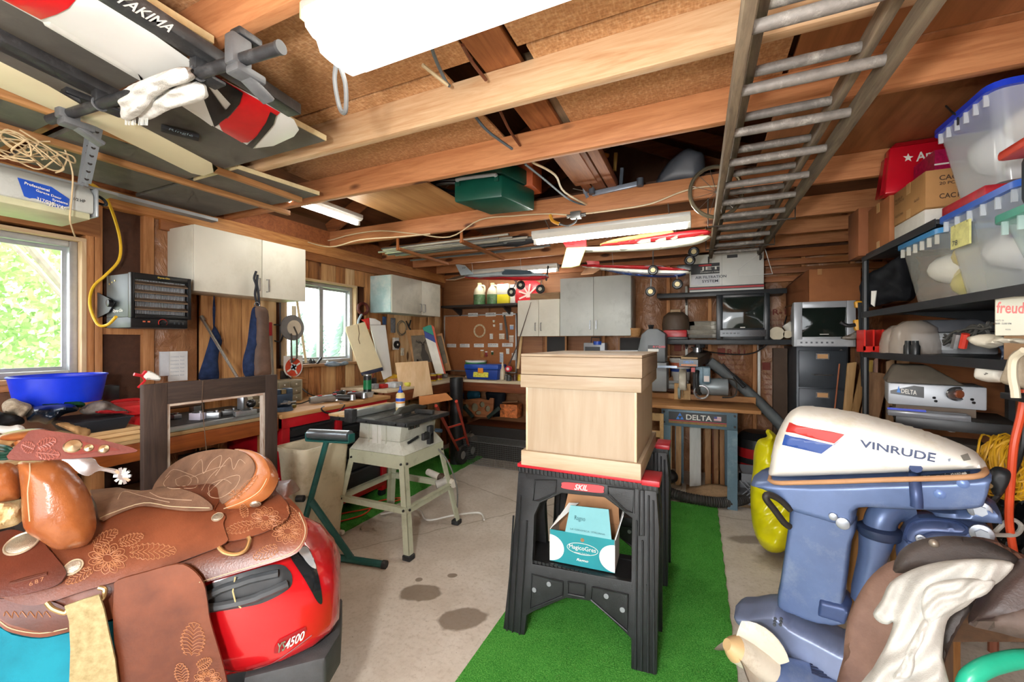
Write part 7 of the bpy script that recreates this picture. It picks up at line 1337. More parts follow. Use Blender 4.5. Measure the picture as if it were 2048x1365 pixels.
for k in range(13):yy=y0+(y1-y0)*k/12;gm.box(x0,x1,yy-.0012,yy+.0012,z1-.0012,z1+.0012);gm.box(x0-.0012,x0+.0012,yy-.0012,yy+.0012,.004,z1)
setp(obj('mesh',gm,mat('#8a8d8c',.4,.7),cg,smooth=0),kind='stuff');obj('door_rod',MB().cyl((x1-.35,y0-.006,z1),(x1-.02,y0-.006,.03),.003,n=6),STL,cg)
for(a,b)in(((x0,y0,z1),(x1,y0,z1)),((x0,y0,.004),(x1,y0,.004)),((x0,y0,.004),(x0,y0,z1)),((x0,y1,z1),(x1,y1,z1)),((x0,y0,z1),(x0,y1,z1))):obj('frame_wire',MB().cyl(a,b,.003,n=6),STL,cg)
gt=thing('grey_toolbox','dusty brown-grey steel toolbox with gabled lid on the turf','toolbox',(-2.1,3.95,0));p=atZ(921,913,.012);GTM=mat('#6b625a',.5,.2,.1,12);x0,x1,y0,y1=p.x,p.x+.185,p.y-.02,p.y+.36
obj('body',MB().box(x0,x1,y0,y1,.013,.2),GTM,gt,bevel=.006);obj('lid',MB().prism([(x0,y0,.202),(x1,y0,.202),(x1,y0,.23),((x0+x1)/2+.02,y0,.28),((x0+x1)/2-.03,y0,.28),(x0,y0,.23)],(0,y1-y0,0)),mat('#857a6c',.6,.1,.15,12),gt,bevel=.004);obj('brand_plate',MB().box(x0+.055,x0+.14,y0-.003,y0,.15,.17),mat('#d0d2dc',.4),gt);text3(gt,'CRAFTSMAN',(x0+.06,y0-.0032,.154),(.075,0,0),(0,0,.011),mat('#2b3a8a',.5),off=.0005,bold=True);obj('handle',MB().tube(smoothpath([(x0+.09,y0+.08,.28),(x0+.09,y0+.1,.3),(x0+.09,y0+.26,.3),(x0+.09,y0+.28,.28)],4),.008,6),GTM,gt)
# ================= MODEL PLANES =================
def plane_fus(t,pts,Y,hw,m,w=3,N=V((0,-1,0)),name='fuselage',step=2.5):return obj(name,puff(curve2(zc(*pts),3),atY(*zc(pts[0])[0],Y),N,hw,hw,w,step),m,t,smooth=60)
mp=thing('model_plane','silver model airplane with red belly hanging before the jugs','model plane',atY(1010,550,4.15));SLV=mat('#b5c4cc',.35,.2)
plane_fus(mp,((740,240),(800,225),(990,205),(1010,190),(1100,195),(1170,200),(1200,215),(1275,222),(1285,232),(1270,245),(1100,240),(850,248)),4.15,.05,SLV);plane_fus(mp,((725,240),(850,244),(1100,238),(1282,236),(1270,255),(1200,266),(1000,262),(840,258)),4.149,.052,mat('#c4202a',.35))
obj('window',plate(zc((985,215),(1010,196),(1070,196),(1170,202),(1185,222),(1100,226),(990,226)),atY(*zc((1080,210))[0],4.09),V((0,-1,0)),.004),mat('#4a5a66',.2),mp);obj('fin',plate(zc((683,157),(745,165),(805,222),(720,232)),atY(*zc((740,200))[0],4.15),V((0,-1,0)),.012),SLV,mp,bevel=.003);obj('tailplane',plate(zc((622,258),(735,225),(790,228),(680,258)),atY(*zc((700,245))[0],4.13),V((0,-.4,1)),.01),mat('#a9937c',.4),mp)
text3(mp,'YP',atY(*zc((728,190))[0],4.135),(.05,0,.0),(0,0,.02),mat('#2b2f3a',.5))
for q,hb in(((1110,295),(1070,265)),((1050,340),(1085,265)),((1237,320),(1245,265))):c=atY(*zc(q)[0],4.1);wv=obj('wheel',MB().torus(c,.035,.016,(1,0,0),(0,0,1),18,8),BLKM,mp);obj('hub',MB().cyl(c+V((0,-.012,0)),c+V((0,.012,0)),.02,n=12),mat('#c8c4b0',.4),wv);obj('strut',MB().tube([c,atY(*zc(hb)[0],4.13)],.006,6),STL,mp)
c=atY(*zc((1282,218))[0],4.15);obj('propeller',MB().boxc(c,(.012,.03,.16),Ry(8)),mat('#2b2622',.5),mp,bevel=.004);obj('hang_wire',MB().tube([c+V((-.3,0,.02)),V((c.x-.3,4.12,2.305))],.002,4),STL,mp);obj('hang_wire',MB().tube([atY(*zc((800,225))[0],4.15),V((atY(*zc((800,225))[0],4.15).x,4.12,2.305))],.002,4),STL,mp)
zj=zm(1200,420,.293);RDP=mat('#c02028',.35);CRW=mat('#dcdccb',.4);BAL=wood('#d0a068','#b07f48','x',.8)
m2=thing('model_plane','unfinished red and cream model airplane hanging under the strip light','model plane',atY(1290,495,3.3));YP=3.3
def pf2(name,pts,hw,m,Y=YP,w=3):return obj(name,puff(curve2(zj(*pts),2),atY(*zj(pts[0])[0],Y),V((0,-1,0)),hw,hw,w,2.5),m,m2,smooth=60)
pf2('lower_hull',((-180,265),(-100,255),(0,252),(250,235),(500,205),(740,175),(735,205),(640,240),(400,272),(150,285),(-50,290),(-160,290)),.045,CRW);pf2('red_side',((-250,225),(-100,250),(0,246),(250,230),(500,200),(742,170),(730,140),(560,150),(240,205),(0,240),(-150,245)),.047,RDP);pf2('open_frame',((0,235),(100,200),(240,175),(480,135),(510,170),(480,180),(250,205),(0,246)),.035,BAL);pf2('nose_block',((640,150),(725,132),(730,170),(650,182)),.035,BAL)
for q in((250,200,345,225),(375,190,450,215),(480,175,530,200)):obj('cockpit_window',plate(zj((q[0],q[1]+22),(q[0]+30,q[1]+6),(q[2],q[1]-4),(q[2],q[3]-6),(q[0]+25,q[3]+5)),atY(*zj((q[0],q[1]))[0],YP-.05),V((0,-1,0)),.003),mat('#77786a',.5),m2)
obj('red_fin',plate(zc((1370,0),(1440,-40),(1535,-60),(1535,40),(1440,50),(1405,50)),atY(*zc((1450,0))[0],YP),V((0,-1,0)),.01),RDP,m2);obj('yellow_tailplane',plate(zc((1408,52),(1535,45),(1490,165),(1440,178),(1374,180)),atY(*zc((1450,110))[0],YP-.12),V((0,-.9,.5)),.008),mat('#dcd88c',.4),m2)
obj('hang_wire',MB().tube([atY(*zj((515,150))[0],YP),V((atY(*zj((515,150))[0],YP).x,3.58,2.305))],.002,4),STL,m2);obj('hang_wire',MB().tube([atY(*zj((10,240))[0],YP),V((atY(*zj((10,240))[0],YP).x,3.58,2.305))],.002,4),STL,m2)
m3=thing('model_plane','red, white and blue model airplane with wheels hanging before the tall cabinet','model plane',atY(1290,545,3.7));Y3=3.7
def pf3(name,pts,hw,m,w=2.5):return obj(name,puff(curve2(zj(*pts),2),atY(*zj(pts[0])[0],Y3),V((0,-1,0)),hw,hw,w,2),m,m3,smooth=60)
pf3('red_top',((-120,375),(0,376),(200,378),(430,388),(600,408),(600,420),(400,410),(0,395),(-120,388)),.045,RDP);pf3('white_side',((-120,386),(0,394),(300,408),(602,420),(590,440),(430,444),(200,432),(0,410),(-100,395)),.048,WHITE);pf3('blue_belly',((0,405),(150,428),(320,445),(500,448),(595,432),(560,455),(480,462),(320,458),(150,440)),.046,mat('#1d3a7c',.35));pf3('canopy',((285,385),(330,378),(430,382),(465,402),(380,402)),.03,mat('#c8ccd0',.2),5);obj('engine',MB().boxc(atY(*zj((575,400))[0],Y3),(.11,.06,.05)),STD,m3,bevel=.006)
obj('fin',plate(zc((1535,135),(1620,140),(1625,175),(1545,165)),atY(*zc((1580,155))[0],Y3),V((0,-1,0)),.01),RDP,m3);obj('tailplane',plate(zc((1500,222),(1540,170),(1640,178),(1580,215)),atY(*zc((1560,195))[0],Y3-.05),V((0,-.6,1)),.01),mat('#b58a6a',.4),m3)
for q,hb in(((362,412),(362,280)),((640,287),(600,300)),((613,345),(600,340)),((345,558),(350,470)),((528,508),(525,450))):c=atY(*zj(q)[0],Y3-.1);wv=obj('wheel',MB().torus(c,.03,.013,(1,0,0),(0,0,1),18,8),BLKM,m3);obj('hub',MB().cyl(c+V((0,-.012,0)),c+V((0,.012,0)),.02,n=12),mat('#b8a878',.4),wv);obj('strut',MB().tube([c,atY(*zj(hb)[0],Y3-.05)],.005,6),STL,m3)
obj('hang_wire',MB().tube([atY(*zj((90,376))[0],Y3),V((atY(*zj((90,376))[0],Y3).x,3.58,2.305))],.002,4),STL,m3)
# ================= BACK RIGHT: SHELVES, TELEVISIONS, RADIAL ARM SAW =================
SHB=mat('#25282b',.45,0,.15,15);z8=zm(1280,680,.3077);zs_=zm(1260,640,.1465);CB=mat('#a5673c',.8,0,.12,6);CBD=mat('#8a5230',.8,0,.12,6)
std_=thing('shelf_standards','two white slotted shelf standards on the back wall','shelf standard',(.0,4.73,.7))
for px in(1373,1518):q=atY(px,690,4.735);obj('standard',MB().box(q.x-.012,q.x+.012,4.73,4.75,.75,1.98),WHITE,std_,bevel=.002)
def shelfY(label,px0,px1,z,y0,y1):
    a,b=atY(px0,600,y0),atY(px1,600,y0);t=thing('wall_shelf',label,'shelf',((a.x+b.x)/2,y0,z));obj('board',MB().box(a.x,b.x,y0,y1,z-.035,z),SHB,t,bevel=.004);obj('front_lip',MB().box(a.x,b.x,y0-.006,y0,z-.045,z+.002),SHB,t,bevel=.002)
    for px in(1373,1518):q=atY(px,690,4.735);obj('bracket',MB().prism([(q.x-.008,4.74,z-.035),(q.x-.008,y0+.03,z-.035),(q.x-.008,4.74,z-.1)],(.016,0,0)),SHB,t)
    return t
ZU=atY(1440,583,4.4).z;ZL_=atY(1440,680,4.36).z
shelfY('black upper shelf carrying the air filtration unit',1314,1574,ZU,4.4,4.74);shelfY('black middle shelf carrying the black television',1325,1590,ZL_,4.36,4.74)
# air filter
q=bY(1379,506,1528,578,4.42,.3);v0,v1=q.v[0],q.v[6];af=thing('air_filter','white air filtration unit with red stripe on the upper shelf','air filter',((v0.x+v1.x)/2,4.55,ZU));AFW=mat('#dcdcd6',.4,0,.03);zt=v1.z
obj('case',MB().box(v0.x,v1.x,4.42,4.72,ZU+.001,zt),AFW,af,bevel=.006);wd=v1.x-v0.x;hh=zt-ZU
obj('stripe',MB().box(v0.x,v1.x,4.417,4.42,ZU+hh*.06,ZU+hh*.15),BLKM,af);obj('red_stripe',MB().box(v0.x,v1.x,4.415,4.418,ZU+hh*.08,ZU+hh*.125),mat('#c02026',.4),af)
bx0,bx1=v0.x+wd*.02,v0.x+wd*.42;obj('nameplate',MB().box(bx0,bx1,4.416,4.42,ZU+hh*.48,ZU+hh*.76),BLKM,af);obj('lower_plate',MB().box(bx0,bx1,4.416,4.42,ZU+hh*.2,ZU+hh*.47),mat('#b4b5b8',.4,.3),af);obj('red_bar',MB().box(bx0+.07,bx1-.07,4.4145,4.416,ZU+hh*.69,ZU+hh*.73),mat('#c02026',.4),af)
text3(af,'JET',(bx0+.085,4.4155,ZU+hh*.56),(.17,0,0),(0,0,hh*.11),WHITE,bold=True);text3(af,'EQUIPMENT & TOOLS',(bx0+.085,4.4155,ZU+hh*.51),(.17,0,0),(0,0,hh*.03),WHITE,bold=True);text3(af,'AIR FILTRATION',(bx0+.04,4.4155,ZU+hh*.36),(.27,0,0),(0,0,hh*.07),INK,bold=True);text3(af,'SYSTEM',(bx0+.1,4.4155,ZU+hh*.25),(.14,0,0),(0,0,hh*.07),INK,bold=True)
obj('seam',MB().box(v0.x+wd*.45,v0.x+wd*.453,4.418,4.42,ZU,zt),mat('#8a8a86',.5),af);obj('top_label',MB().box(v0.x+wd*.52,v0.x+wd*.66,4.418,4.42,ZU+hh*.86,ZU+hh*.94),mat('#3a3a3c',.5),af)
# televisions
def tv(name,label,x0,y0_,x1,y1_,Y,dep,m,zb_,scr,bz):
    q=bY(x0,y0_,x1,y1_,Y,dep);a,b=q.v[0],q.v[6];w_,h_=b.x-a.x,b.z-zb_;t=thing(name,label,'television',((a.x+b.x)/2,Y+dep/2,zb_))
    sx0,sx1,sz0,sz1=a.x+w_*scr[0],a.x+w_*scr[1],zb_+h_*scr[2],zb_+h_*scr[3]
    f=MB()
    for g in((a.x,sx0,zb_,b.z),(sx1,b.x,zb_,b.z),(sx0,sx1,zb_,sz0),(sx0,sx1,sz1,b.z)):f.box(g[0],g[1],Y,Y+.06,g[2],g[3])
    obj('bezel',f,m,t,bevel=.004);obj('cabinet',MB().hexa([(a.x,Y+.06,zb_),(b.x,Y+.06,zb_),(b.x-.06,Y+dep,zb_+.02),(a.x+.06,Y+dep,zb_+.02)],[(a.x,Y+.06,b.z),(b.x,Y+.06,b.z),(b.x-.06,Y+dep,b.z-.04),(a.x+.06,Y+dep,b.z-.04)]),m,t,bevel=.01)
    obj('screen',MB().grid(lambda u,v:V((sx0+(sx1-sx0)*u,Y+.02-.012*math.sin(math.pi*u)*math.sin(math.pi*v),sz0+(sz1-sz0)*v)),12,10),mat('#1c2420',.06,0,.02),t,smooth=80);return t,a,b
t,a,b=tv('black_television','black tube television on the middle shelf',1433,588,1540,675,4.34,.38,mat('#1d2226',.35,0,.08),ZL_+.001,(.12,.9,.25,.93),0)
obj('control_panel',MB().box(a.x+.03,b.x-.03,4.334,4.34,ZL_+.03,ZL_+.09),mat('#0f1114',.15),t);obj('badge',MB().box((a.x+b.x)/2-.02,(a.x+b.x)/2+.02,4.335,4.339,ZL_+.11,ZL_+.118),WHITE,t)
for k in range(5):obj('button',MB().boxc((a.x+.06+.03*k,4.333,ZL_+.06),(.02,.004,.012)),mat('#5a6066',.4),t)
fcx0,fcx1=atY(1593,780,4.2).x,atY(1697,780,4.2).x;zfc=atY(1650,694,4.2).z
t,a,b=tv('silver_television','silver tube television standing on the file cabinet',1588,603,1712,699,4.12,.5,mat('#b5b9bf',.35,.2,.05),zfc+.001,(.14,.86,.22,.86),0)
obj('control_strip',MB().box(a.x+.02,b.x-.02,4.113,4.12,zfc+.01,zfc+.06),mat('#c9ccd0',.35,.2),t)
for k in range(7):obj('jack',MB().boxc((a.x+.05+.035*k,4.112,zfc+.035),(.014,.004,.014)),mat('#6a6e74',.4),t)
obj('badge',MB().box((a.x+b.x)/2-.03,(a.x+b.x)/2+.03,4.116,4.12,zfc+.1,zfc+.106),WHITE,t)
fc=thing('file_cabinet','dark slate grey four-drawer file cabinet by the back wall','file cabinet',((fcx0+fcx1)/2,4.45,0));FCM=mat('#3d434a',.4,.2,.06);obj('case',MB().box(fcx0,fcx1,4.205,4.75,.0,zfc),FCM,fc,bevel=.004)
for k in range(4):
    z0=.04+(zfc-.06)*k/4;z1=z0+(zfc-.06)/4-.01;d=obj('drawer',MB().box(fcx0+.015,fcx1-.015,4.185,4.206,z0,z1),FCM,fc,bevel=.004);cx=(fcx0+fcx1)/2
    obj('pull',MB().tube([(cx-.07,4.187,z0+.11),(cx-.06,4.165,z0+.11),(cx+.06,4.165,z0+.11),(cx+.07,4.187,z0+.11)],.007,7),CHR,d);obj('label_holder',MB().box(cx-.045,cx+.045,4.18,4.187,z1-.075,z1-.025),CHR,d);obj('label_card',MB().box(cx-.036,cx+.036,4.178,4.181,z1-.068,z1-.032),mat('#c99a6a',.7),d)
obj('lock',MB().cyl((fcx1-.05,4.2,zfc-.03),(fcx1-.05,4.19,zfc-.03),.01),CHR,fc);obj('side_board',MB().box(fcx0-.12,fcx0-.006,4.55,4.6,.0,zfc-.02),mat('#4a3626',.7),fc)
lx=thing('big_carton','large brown cardboard box standing above the silver television','carton',(.9,4.5,1.8));a,b=atY(1590,620,4.3),atY(1730,560,4.3);zc0,zc1=atY(1660,603,4.3).z+.0,atY(1660,537,4.3).z
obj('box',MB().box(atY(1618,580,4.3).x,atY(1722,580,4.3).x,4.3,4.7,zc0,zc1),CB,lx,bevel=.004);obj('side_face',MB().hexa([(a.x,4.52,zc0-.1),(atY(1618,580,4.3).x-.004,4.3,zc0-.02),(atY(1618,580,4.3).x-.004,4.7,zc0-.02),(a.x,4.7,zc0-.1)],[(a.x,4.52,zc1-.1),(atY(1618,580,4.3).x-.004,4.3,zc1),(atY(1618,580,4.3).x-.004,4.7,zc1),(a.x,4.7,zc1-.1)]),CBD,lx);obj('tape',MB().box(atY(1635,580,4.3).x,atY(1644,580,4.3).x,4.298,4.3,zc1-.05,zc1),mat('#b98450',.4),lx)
def lean2(name,label,cat,pts,Y,m,th=.02):
    mb=plate(pts,atY(sum(p[0]for p in pts)/len(pts),sum(p[1]for p in pts)/len(pts),Y),V((0,-1,0)),th);z0=min(p.z for p in mb.v)
    for p in mb.v:
        if p.z<z0+.12:p.z=.002
    return solo(name,label,cat,mb,m,bevel=.003)
solo('shelf_plywood','brown shelf board bridging the wall under the large carton','board',MB().box(atY(1590,600,4.4).x-.02,XR-.01,4.3,4.75,zc0-.02,zc0-.002),PLY)
# middle shelf goods
p=atY(1351,672,4.5);ca=thing('red_planer_cover','rounded brown tool with red base on the middle shelf','power tool',(p.x,4.5,ZL_));obj('base',MB().box(p.x-.11,p.x+.11,4.43,4.6,ZL_+.001,ZL_+.1),mat('#b02026',.35),ca,bevel=.015);obj('dome',MB().lathe([(0,.1),(.12,.1),(.125,.16),(.11,.24),(.07,.28),(0,.29)],(p.x,4.52,ZL_),24,None,1.05,.8),mat('#4a3a2c',.6),ca,smooth=60);obj('foot',MB().box(p.x-.12,p.x+.12,4.42,4.61,ZL_+.0005,ZL_+.03),BLKM,ca,bevel=.006);obj('top_pad',MB().box(p.x-.05,p.x+.05,4.48,4.56,ZL_+.27,ZL_+.31),mat('#a58a6a',.7),ca,bevel=.008)
for k in range(4):
    q=curve2(zs_((745+(k*12%40),248-56*k),(760,200-56*k),(820,190-55*k),(1000,185-56*k),(1170,190-56*k),(1190,225-56*k),(1170,250-56*k),(950,252-56*k)),3);solo('folded_sheet',('white folded cloth at the bottom of the stack on the middle shelf','white folded cloth second from the bottom of the shelf stack','white folded cloth third from the bottom of the shelf stack','white folded cloth on top of the shelf stack')[k],'cloth',puff(q,atY(1401,660,4.55),V((0,-1,0)),.12,.1,8,6,None,.12,k),cloth('#d6d2c8','#b4aea2',8),'folded cloths on the middle shelf',smooth=60)
for k,(q,r,lab)in enumerate((((1204,845),.06,'large roll of wallpaper end on, on the middle shelf'),((1278,850),.035,'small white paper roll end on, by the silver television'))):c=atY(*zm(1200,420,.293)(q)[0],4.4);t=thing('paper_roll',lab,'paper roll',c,group='paper rolls');obj('outer',MB().lathe([(r*.6,-.02),(r,-.02),(r,.25),(r*.6,.25)],c,24,Rx(-90)),mat('#c9bda4',.6),t,smooth=40);obj('core',MB().lathe([(r*.45,-.018),(r*.6,-.018),(r*.6,.2),(r*.45,.2)],c,20,Rx(-90)),mat('#6a4a34',.7),t)
solo('paper_tube','white paper tube leaning behind the paper rolls','paper roll',MB().cyl(atY(1590,668,4.5),atY(1572,648,4.5),.04,n=18),mat('#d9d4c8',.6),'paper rolls')
# sander (grey cover) and bench behind the chest
p0,p1=atY(1271,705,4.1),atY(1330,655,4.1);sn=thing('thickness_planer','grey thickness planer with sloped cover behind the chest','planer',(p0.x+.1,4.2,1.1));SNG=mat('#6d7276',.45,.1,.06);zb_,zt=1.2,atY(1300,658,4.1).z;xa,xb=atY(1270,690,4.1).x,atY(1331,690,4.1).x
obj('cover',MB().prism([(xa,4.1,zb_),(xb,4.1,zb_),(xb,4.1,zt-.05),(xb-.07,4.1,zt),(xa+.12,4.1,zt),(xa+.06,4.1,zt-.05)],(0,.3,0)),SNG,sn,bevel=.012);obj('face_plate',MB().box(xa+.12,xb-.06,4.094,4.1,zb_+.1,zb_+.16),BLKM,sn);text3(sn,'RYOBI',(xa+.165,4.0935,zb_+.135),(.11,0,0),(0,0,.02),mat('#c83a48',.4),bold=True);obj('white_plate',MB().box(xa+.12,xb-.06,4.092,4.094,zb_+.1,zb_+.125),WHITE,sn);obj('knob',MB().cyl((xb-.14,4.2,zt),(xb-.14,4.2,zt+.04),.02,.03,8),BLKM,sn);obj('body',MB().box(xa,xb+.01,4.12,4.42,.92,zb_-.002),mat('#8f9598',.45,.2,.08),sn,bevel=.01);obj('outfeed_table',MB().box(xa-.03,xb+.1,4.08,4.1,1.15,1.17),mat('#9ba8b8',.3,.7),sn)
solo('wood_bowl','wooden basket with dried leaves above the planer','basket',MB().lathe([(0,0),(.05,0),(.075,.09),(0,.09)],atY(1270,674,4.5),16),wood('#b98a58','#8f6434','x'));
# bench under planer: joined to corner bench side; bucket, case
bb=thing('side_bench','low plank bench behind the radial arm saw','bench',(-.3,4.55,0));obj('top',MB().box(-.93,.2,4.42,4.76,.885,.915),REDW,bb,bevel=.003)
for x in(-.9,.16):obj('leg',MB().box(x-.03,x+.03,4.45,4.72,0,.884),REDW,bb,bevel=.003)
cs_=thing('grey_case','flat pale grey case on the bench behind the radial arm saw','case',(-.15,4.5,.916));q=bY(1313,768,1377,786,4.43,.3);obj('lower',MB().box(q.v[0].x,q.v[1].x,4.44,4.74,.917,.965),mat('#c9cbc6',.45),cs_,bevel=.006);obj('lid',MB().box(q.v[0].x,q.v[1].x,4.44,4.74,.967,1.0),mat('#b9bbb6',.45),cs_,bevel=.006)
c=atY(1361,748,4.52);c.z=1.001;bkt=thing('plaster_bucket','white plaster bucket with orange and blue label behind the saw','bucket',c);obj('body',MB().lathe([(0,0),(.085,0),(.1,.2),(0,.2)],c,24),WHITE,bkt,smooth=40);obj('lid',MB().lathe([(0,.2),(.107,.195),(.107,.22),(.1,.225),(0,.225)],c,24),WHITE,bkt);obj('orange_label',MB().lathe([(.0965,.14),(.098,.14),(.1005,.18),(.0985,.18)],c,24),mat('#c86a48',.5,0,.3,40),bkt);obj('blue_label',MB().lathe([(.094,.09),(.0945,.09),(.0965,.12),(.095,.12)],c,24),mat('#2a4aa0',.5),bkt)
solo('cardboard_wedge','bent cardboard piece beside the plaster bucket','cardboard',MB().prism([atY(1322,770,4.45),atY(1348,766,4.45),atY(1345,752,4.45)],(0,.12,0)),CARD);solo('wood_strip','thin wood strip lying above the planer table','strip',MB().beam(atY(1325,713,4.35),atY(1377,713,4.35),.02,.008),BT)
# ---- radial arm saw ----
ras=thing('radial_arm_saw','blue-grey radial arm saw on a steel stand with wood table','radial arm saw',(.05,4.1,0));RGB_=mat('#5d7684',.45,.2,.08,10,0,'#7c8f98');RGL=mat('#8a9498',.4,.3,.08);RWT=wood('#c48e58','#9a6636','x',.7);SX0,SX1,SY0,SY1=-.29,.30,3.85,4.38
for x,yy in((SX0,SY0),(SX1,SY0),(SX0+.09,SY1),(SX1,SY1)):
    sx=1 if x<0 else-1;sy=1 if yy<4 else-1;obj('leg',MB().prism([(x,yy,0),(x+sx*.075,yy,0),(x+sx*.075,yy+sy*.006,0),(x+sx*.006,yy+sy*.006,0),(x+sx*.006,yy+sy*.06,0),(x,yy+sy*.06,0)],(0,0,.8)),RGB_,ras)
obj('front_apron',MB().box(SX0,SX1,SY0-.006,SY0,.66,.8),RGB_,ras,bevel=.002);obj('side_apron',MB().box(SX1-.006,SX1,SY0,SY1,.66,.8),RGB_,ras);obj('side_apron',MB().box(SX0,SX0+.006,SY0,SY1,.66,.8),RGB_,ras)
obj('nameplate',MB().box(SX0+.06,SX1-.08,SY0-.01,SY0-.006,.685,.785),BLKM,ras);obj('red_line',MB().box(SX0+.06,SX1-.08,SY0-.0115,SY0-.01,.708,.714),mat('#c02030',.4),ras);obj('gold_band',MB().box(SX0+.06,SX1-.08,SY0-.0115,SY0-.01,.686,.705),mat('#8a6a28',.5,0,.3,60),ras)
text3(ras,'DELTA',(SX0+.2,SY0-.0105,.724),(.2,0,0),(0,0,.045),WHITE,bold=True);DB=mat('#2f7fd8',.4)
for dx,dz in((0,0),(.032,0),(.016,.03)):obj('logo_triangle',MB().prism([(SX0+.12+dx,SY0-.0102,.722+dz),(SX0+.15+dx,SY0-.0102,.722+dz),(SX0+.135+dx,SY0-.0102,.75+dz)],(0,-.001,0)),DB,ras)
fx=SX0+.415;obj('flag_field',MB().box(fx,fx+.055,SY0-.0115,SY0-.01,.73,.765),mat('#d8d8dc',.4),ras);obj('flag_blue',MB().box(fx,fx+.024,SY0-.0125,SY0-.0115,.748,.765),mat('#2a3a8a',.4),ras)
for k in range(3):obj('flag_stripe',MB().box(fx,fx+.055,SY0-.0122,SY0-.0115,.733+.011*k,.738+.011*k),mat('#c03a48',.4),ras)
for x,z in((SX0+.02,.78),(SX0+.02,.69),(SX1-.02,.78),(SX1-.02,.69)):obj('bolt',MB().cyl((x,SY0-.006,z),(x,SY0-.016,z),.01,n=8),BLKM,ras)
obj('table',MB().box(-.47,.455,3.74,4.2,.822,.85),RWT,ras,bevel=.003);obj('fence',MB().box(-.47,.47,4.2,4.225,.822,.9),RWT,ras,bevel=.003);obj('rear_table',MB().box(-.47,.455,4.225,4.32,.822,.85),RWT,ras);obj('table_rail',MB().box(-.45,.44,3.9,3.95,.8,.822),STD,ras);obj('sub_frame',MB().box(SX0,SX1,SY0,SY1,.795,.822),STD,ras)
obj('column',MB().cyl((-.0,4.5,.82),(-.0,4.5,1.34),.045,n=20),STL,ras);
arm=[atY(*z8((358,112))[0],3.98),atY(*z8((430,100))[0],3.98)];az=atY(1420,722,4.0).z
obj('arm',MB().hexa([(-.14,3.85,az-.05),(-.0,3.85,az-.05),(.12,4.55,az-.04),(-.06,4.55,az-.04)],[(-.14,3.85,az+.02),(-.0,3.85,az+.02),(.12,4.55,az+.07),(-.06,4.55,az+.07)]),mat('#5a5046',.5,.2,.12),ras,bevel=.012);obj('arm_cap',MB().box(-.145,.003,3.84,3.852,az-.045,az+.012),mat('#1c2430',.3),ras);text3(ras,'DELTA',(-.11,3.839,az-.015),(.08,0,0),(0,0,.016),DB,bold=True);obj('orange_band',MB().box(-.13,-.01,3.838,3.84,az-.04,az-.028),mat('#c8702a',.4),ras)
obj('dust_top',MB().box(-.13,.0,3.86,4.4,az+.021,az+.03),mat('#c0a47c',.8),ras);obj('elevation_knob',MB().cyl((.02,4.3,az+.07),(.02,4.3,az+.12),.01).cyl((.02,4.3,az+.11),(.02,4.3,az+.14),.045,n=8),BLKM,ras)
mz=atY(1432,770,3.98).z;obj('yoke',MB().box(-.02,.1,3.93,4.03,mz-.03,az-.05),RGB_,ras,bevel=.01);obj('motor',MB().cyl((.02,4.0,mz-.02),(.24,4.0,mz-.02),.075,n=20),RGL,ras,bevel=.008);obj('blade_guard',MB().prism([V((-.15,3.98,mz))+V((0,.13*math.cos(a),.13*math.sin(a)))for a in[k*math.pi/9-.2 for k in range(11)]]+[V((-.15,3.86,mz-.05)),V((-.15,4.1,mz-.06))],(.06,0,0)),mat('#a9a394',.45,.2),ras,bevel=.008);obj('blade',MB().cyl((-.125,3.98,mz-.01),(-.122,3.98,mz-.01),.12,n=32),STL,ras);obj('lower_guard',MB().prism([V((-.158,3.98,mz-.03))+V((0,.135*math.cos(a),-.11*math.sin(a)))for a in[k*math.pi/9 for k in range(10)]],(.02,0,0)),mat('#8fa3a4',.3),ras)
obj('handle',MB().tube(smoothpath([(.0,3.92,mz+.12),(-.005,3.88,mz+.06),(.0,3.87,mz-.04),(.02,3.9,mz-.08)],4),.016,9),BLKM,ras);obj('handwheel',MB().torus((.03,3.88,mz-.06),.055,.009,(1,0,0),(0,0,1),22,7),STL,ras);obj('switch_box',MB().box(.04,.1,3.9,3.94,mz+.02,mz+.15),RGB_,ras,bevel=.005);obj('warning_label',MB().box(.05,.092,3.898,3.9,mz+.03,mz+.08),mat('#d0c4c0',.5),ras);obj('red_key',MB().boxc((-.035,3.9,mz+.13),(.03,.02,.04)),mat('#c81e22',.4),ras);obj('side_lever',MB().tube([(.2,4.05,mz+.18),(.3,4.0,mz+.06)],.008,7).tube([(.29,4.005,mz+.075),(.36,3.97,mz-.01)],.017,8),BLKM,ras)
obj('blade_block',MB().box(-.2,-.06,4.16,4.198,.851,1.0),wood('#d0a872','#b08850','z'),ras);obj('power_cord',MB().tube(smoothpath([(.16,4.03,mz+.05),(.3,4.1,mz+.03),(.3,4.1,mz-.1),(.2,4.08,mz-.12)],6),.007,6),mat('#4a443c',.6),ras)
solo('dust_hose','grey flexible dust hose running down behind the radial arm saw','hose',MB().tube(smoothpath([(.1,4.45,1.2),(.25,4.47,1.08),(.45,4.5,.9),(.62,4.5,.72),(.72,4.48,.6)],6),.05,12),mat('#6a7072',.6));solo('shelf_cable','black cord draped along the wall under the middle shelf','cord',MB().tube(smoothpath([atY(1382,695,4.6),atY(1430,706,4.6),atY(1500,708,4.6),atY(1540,685,4.6),atY(1565,660,4.7),atY(1585,580,4.7)],6),.006,6),BLKM)
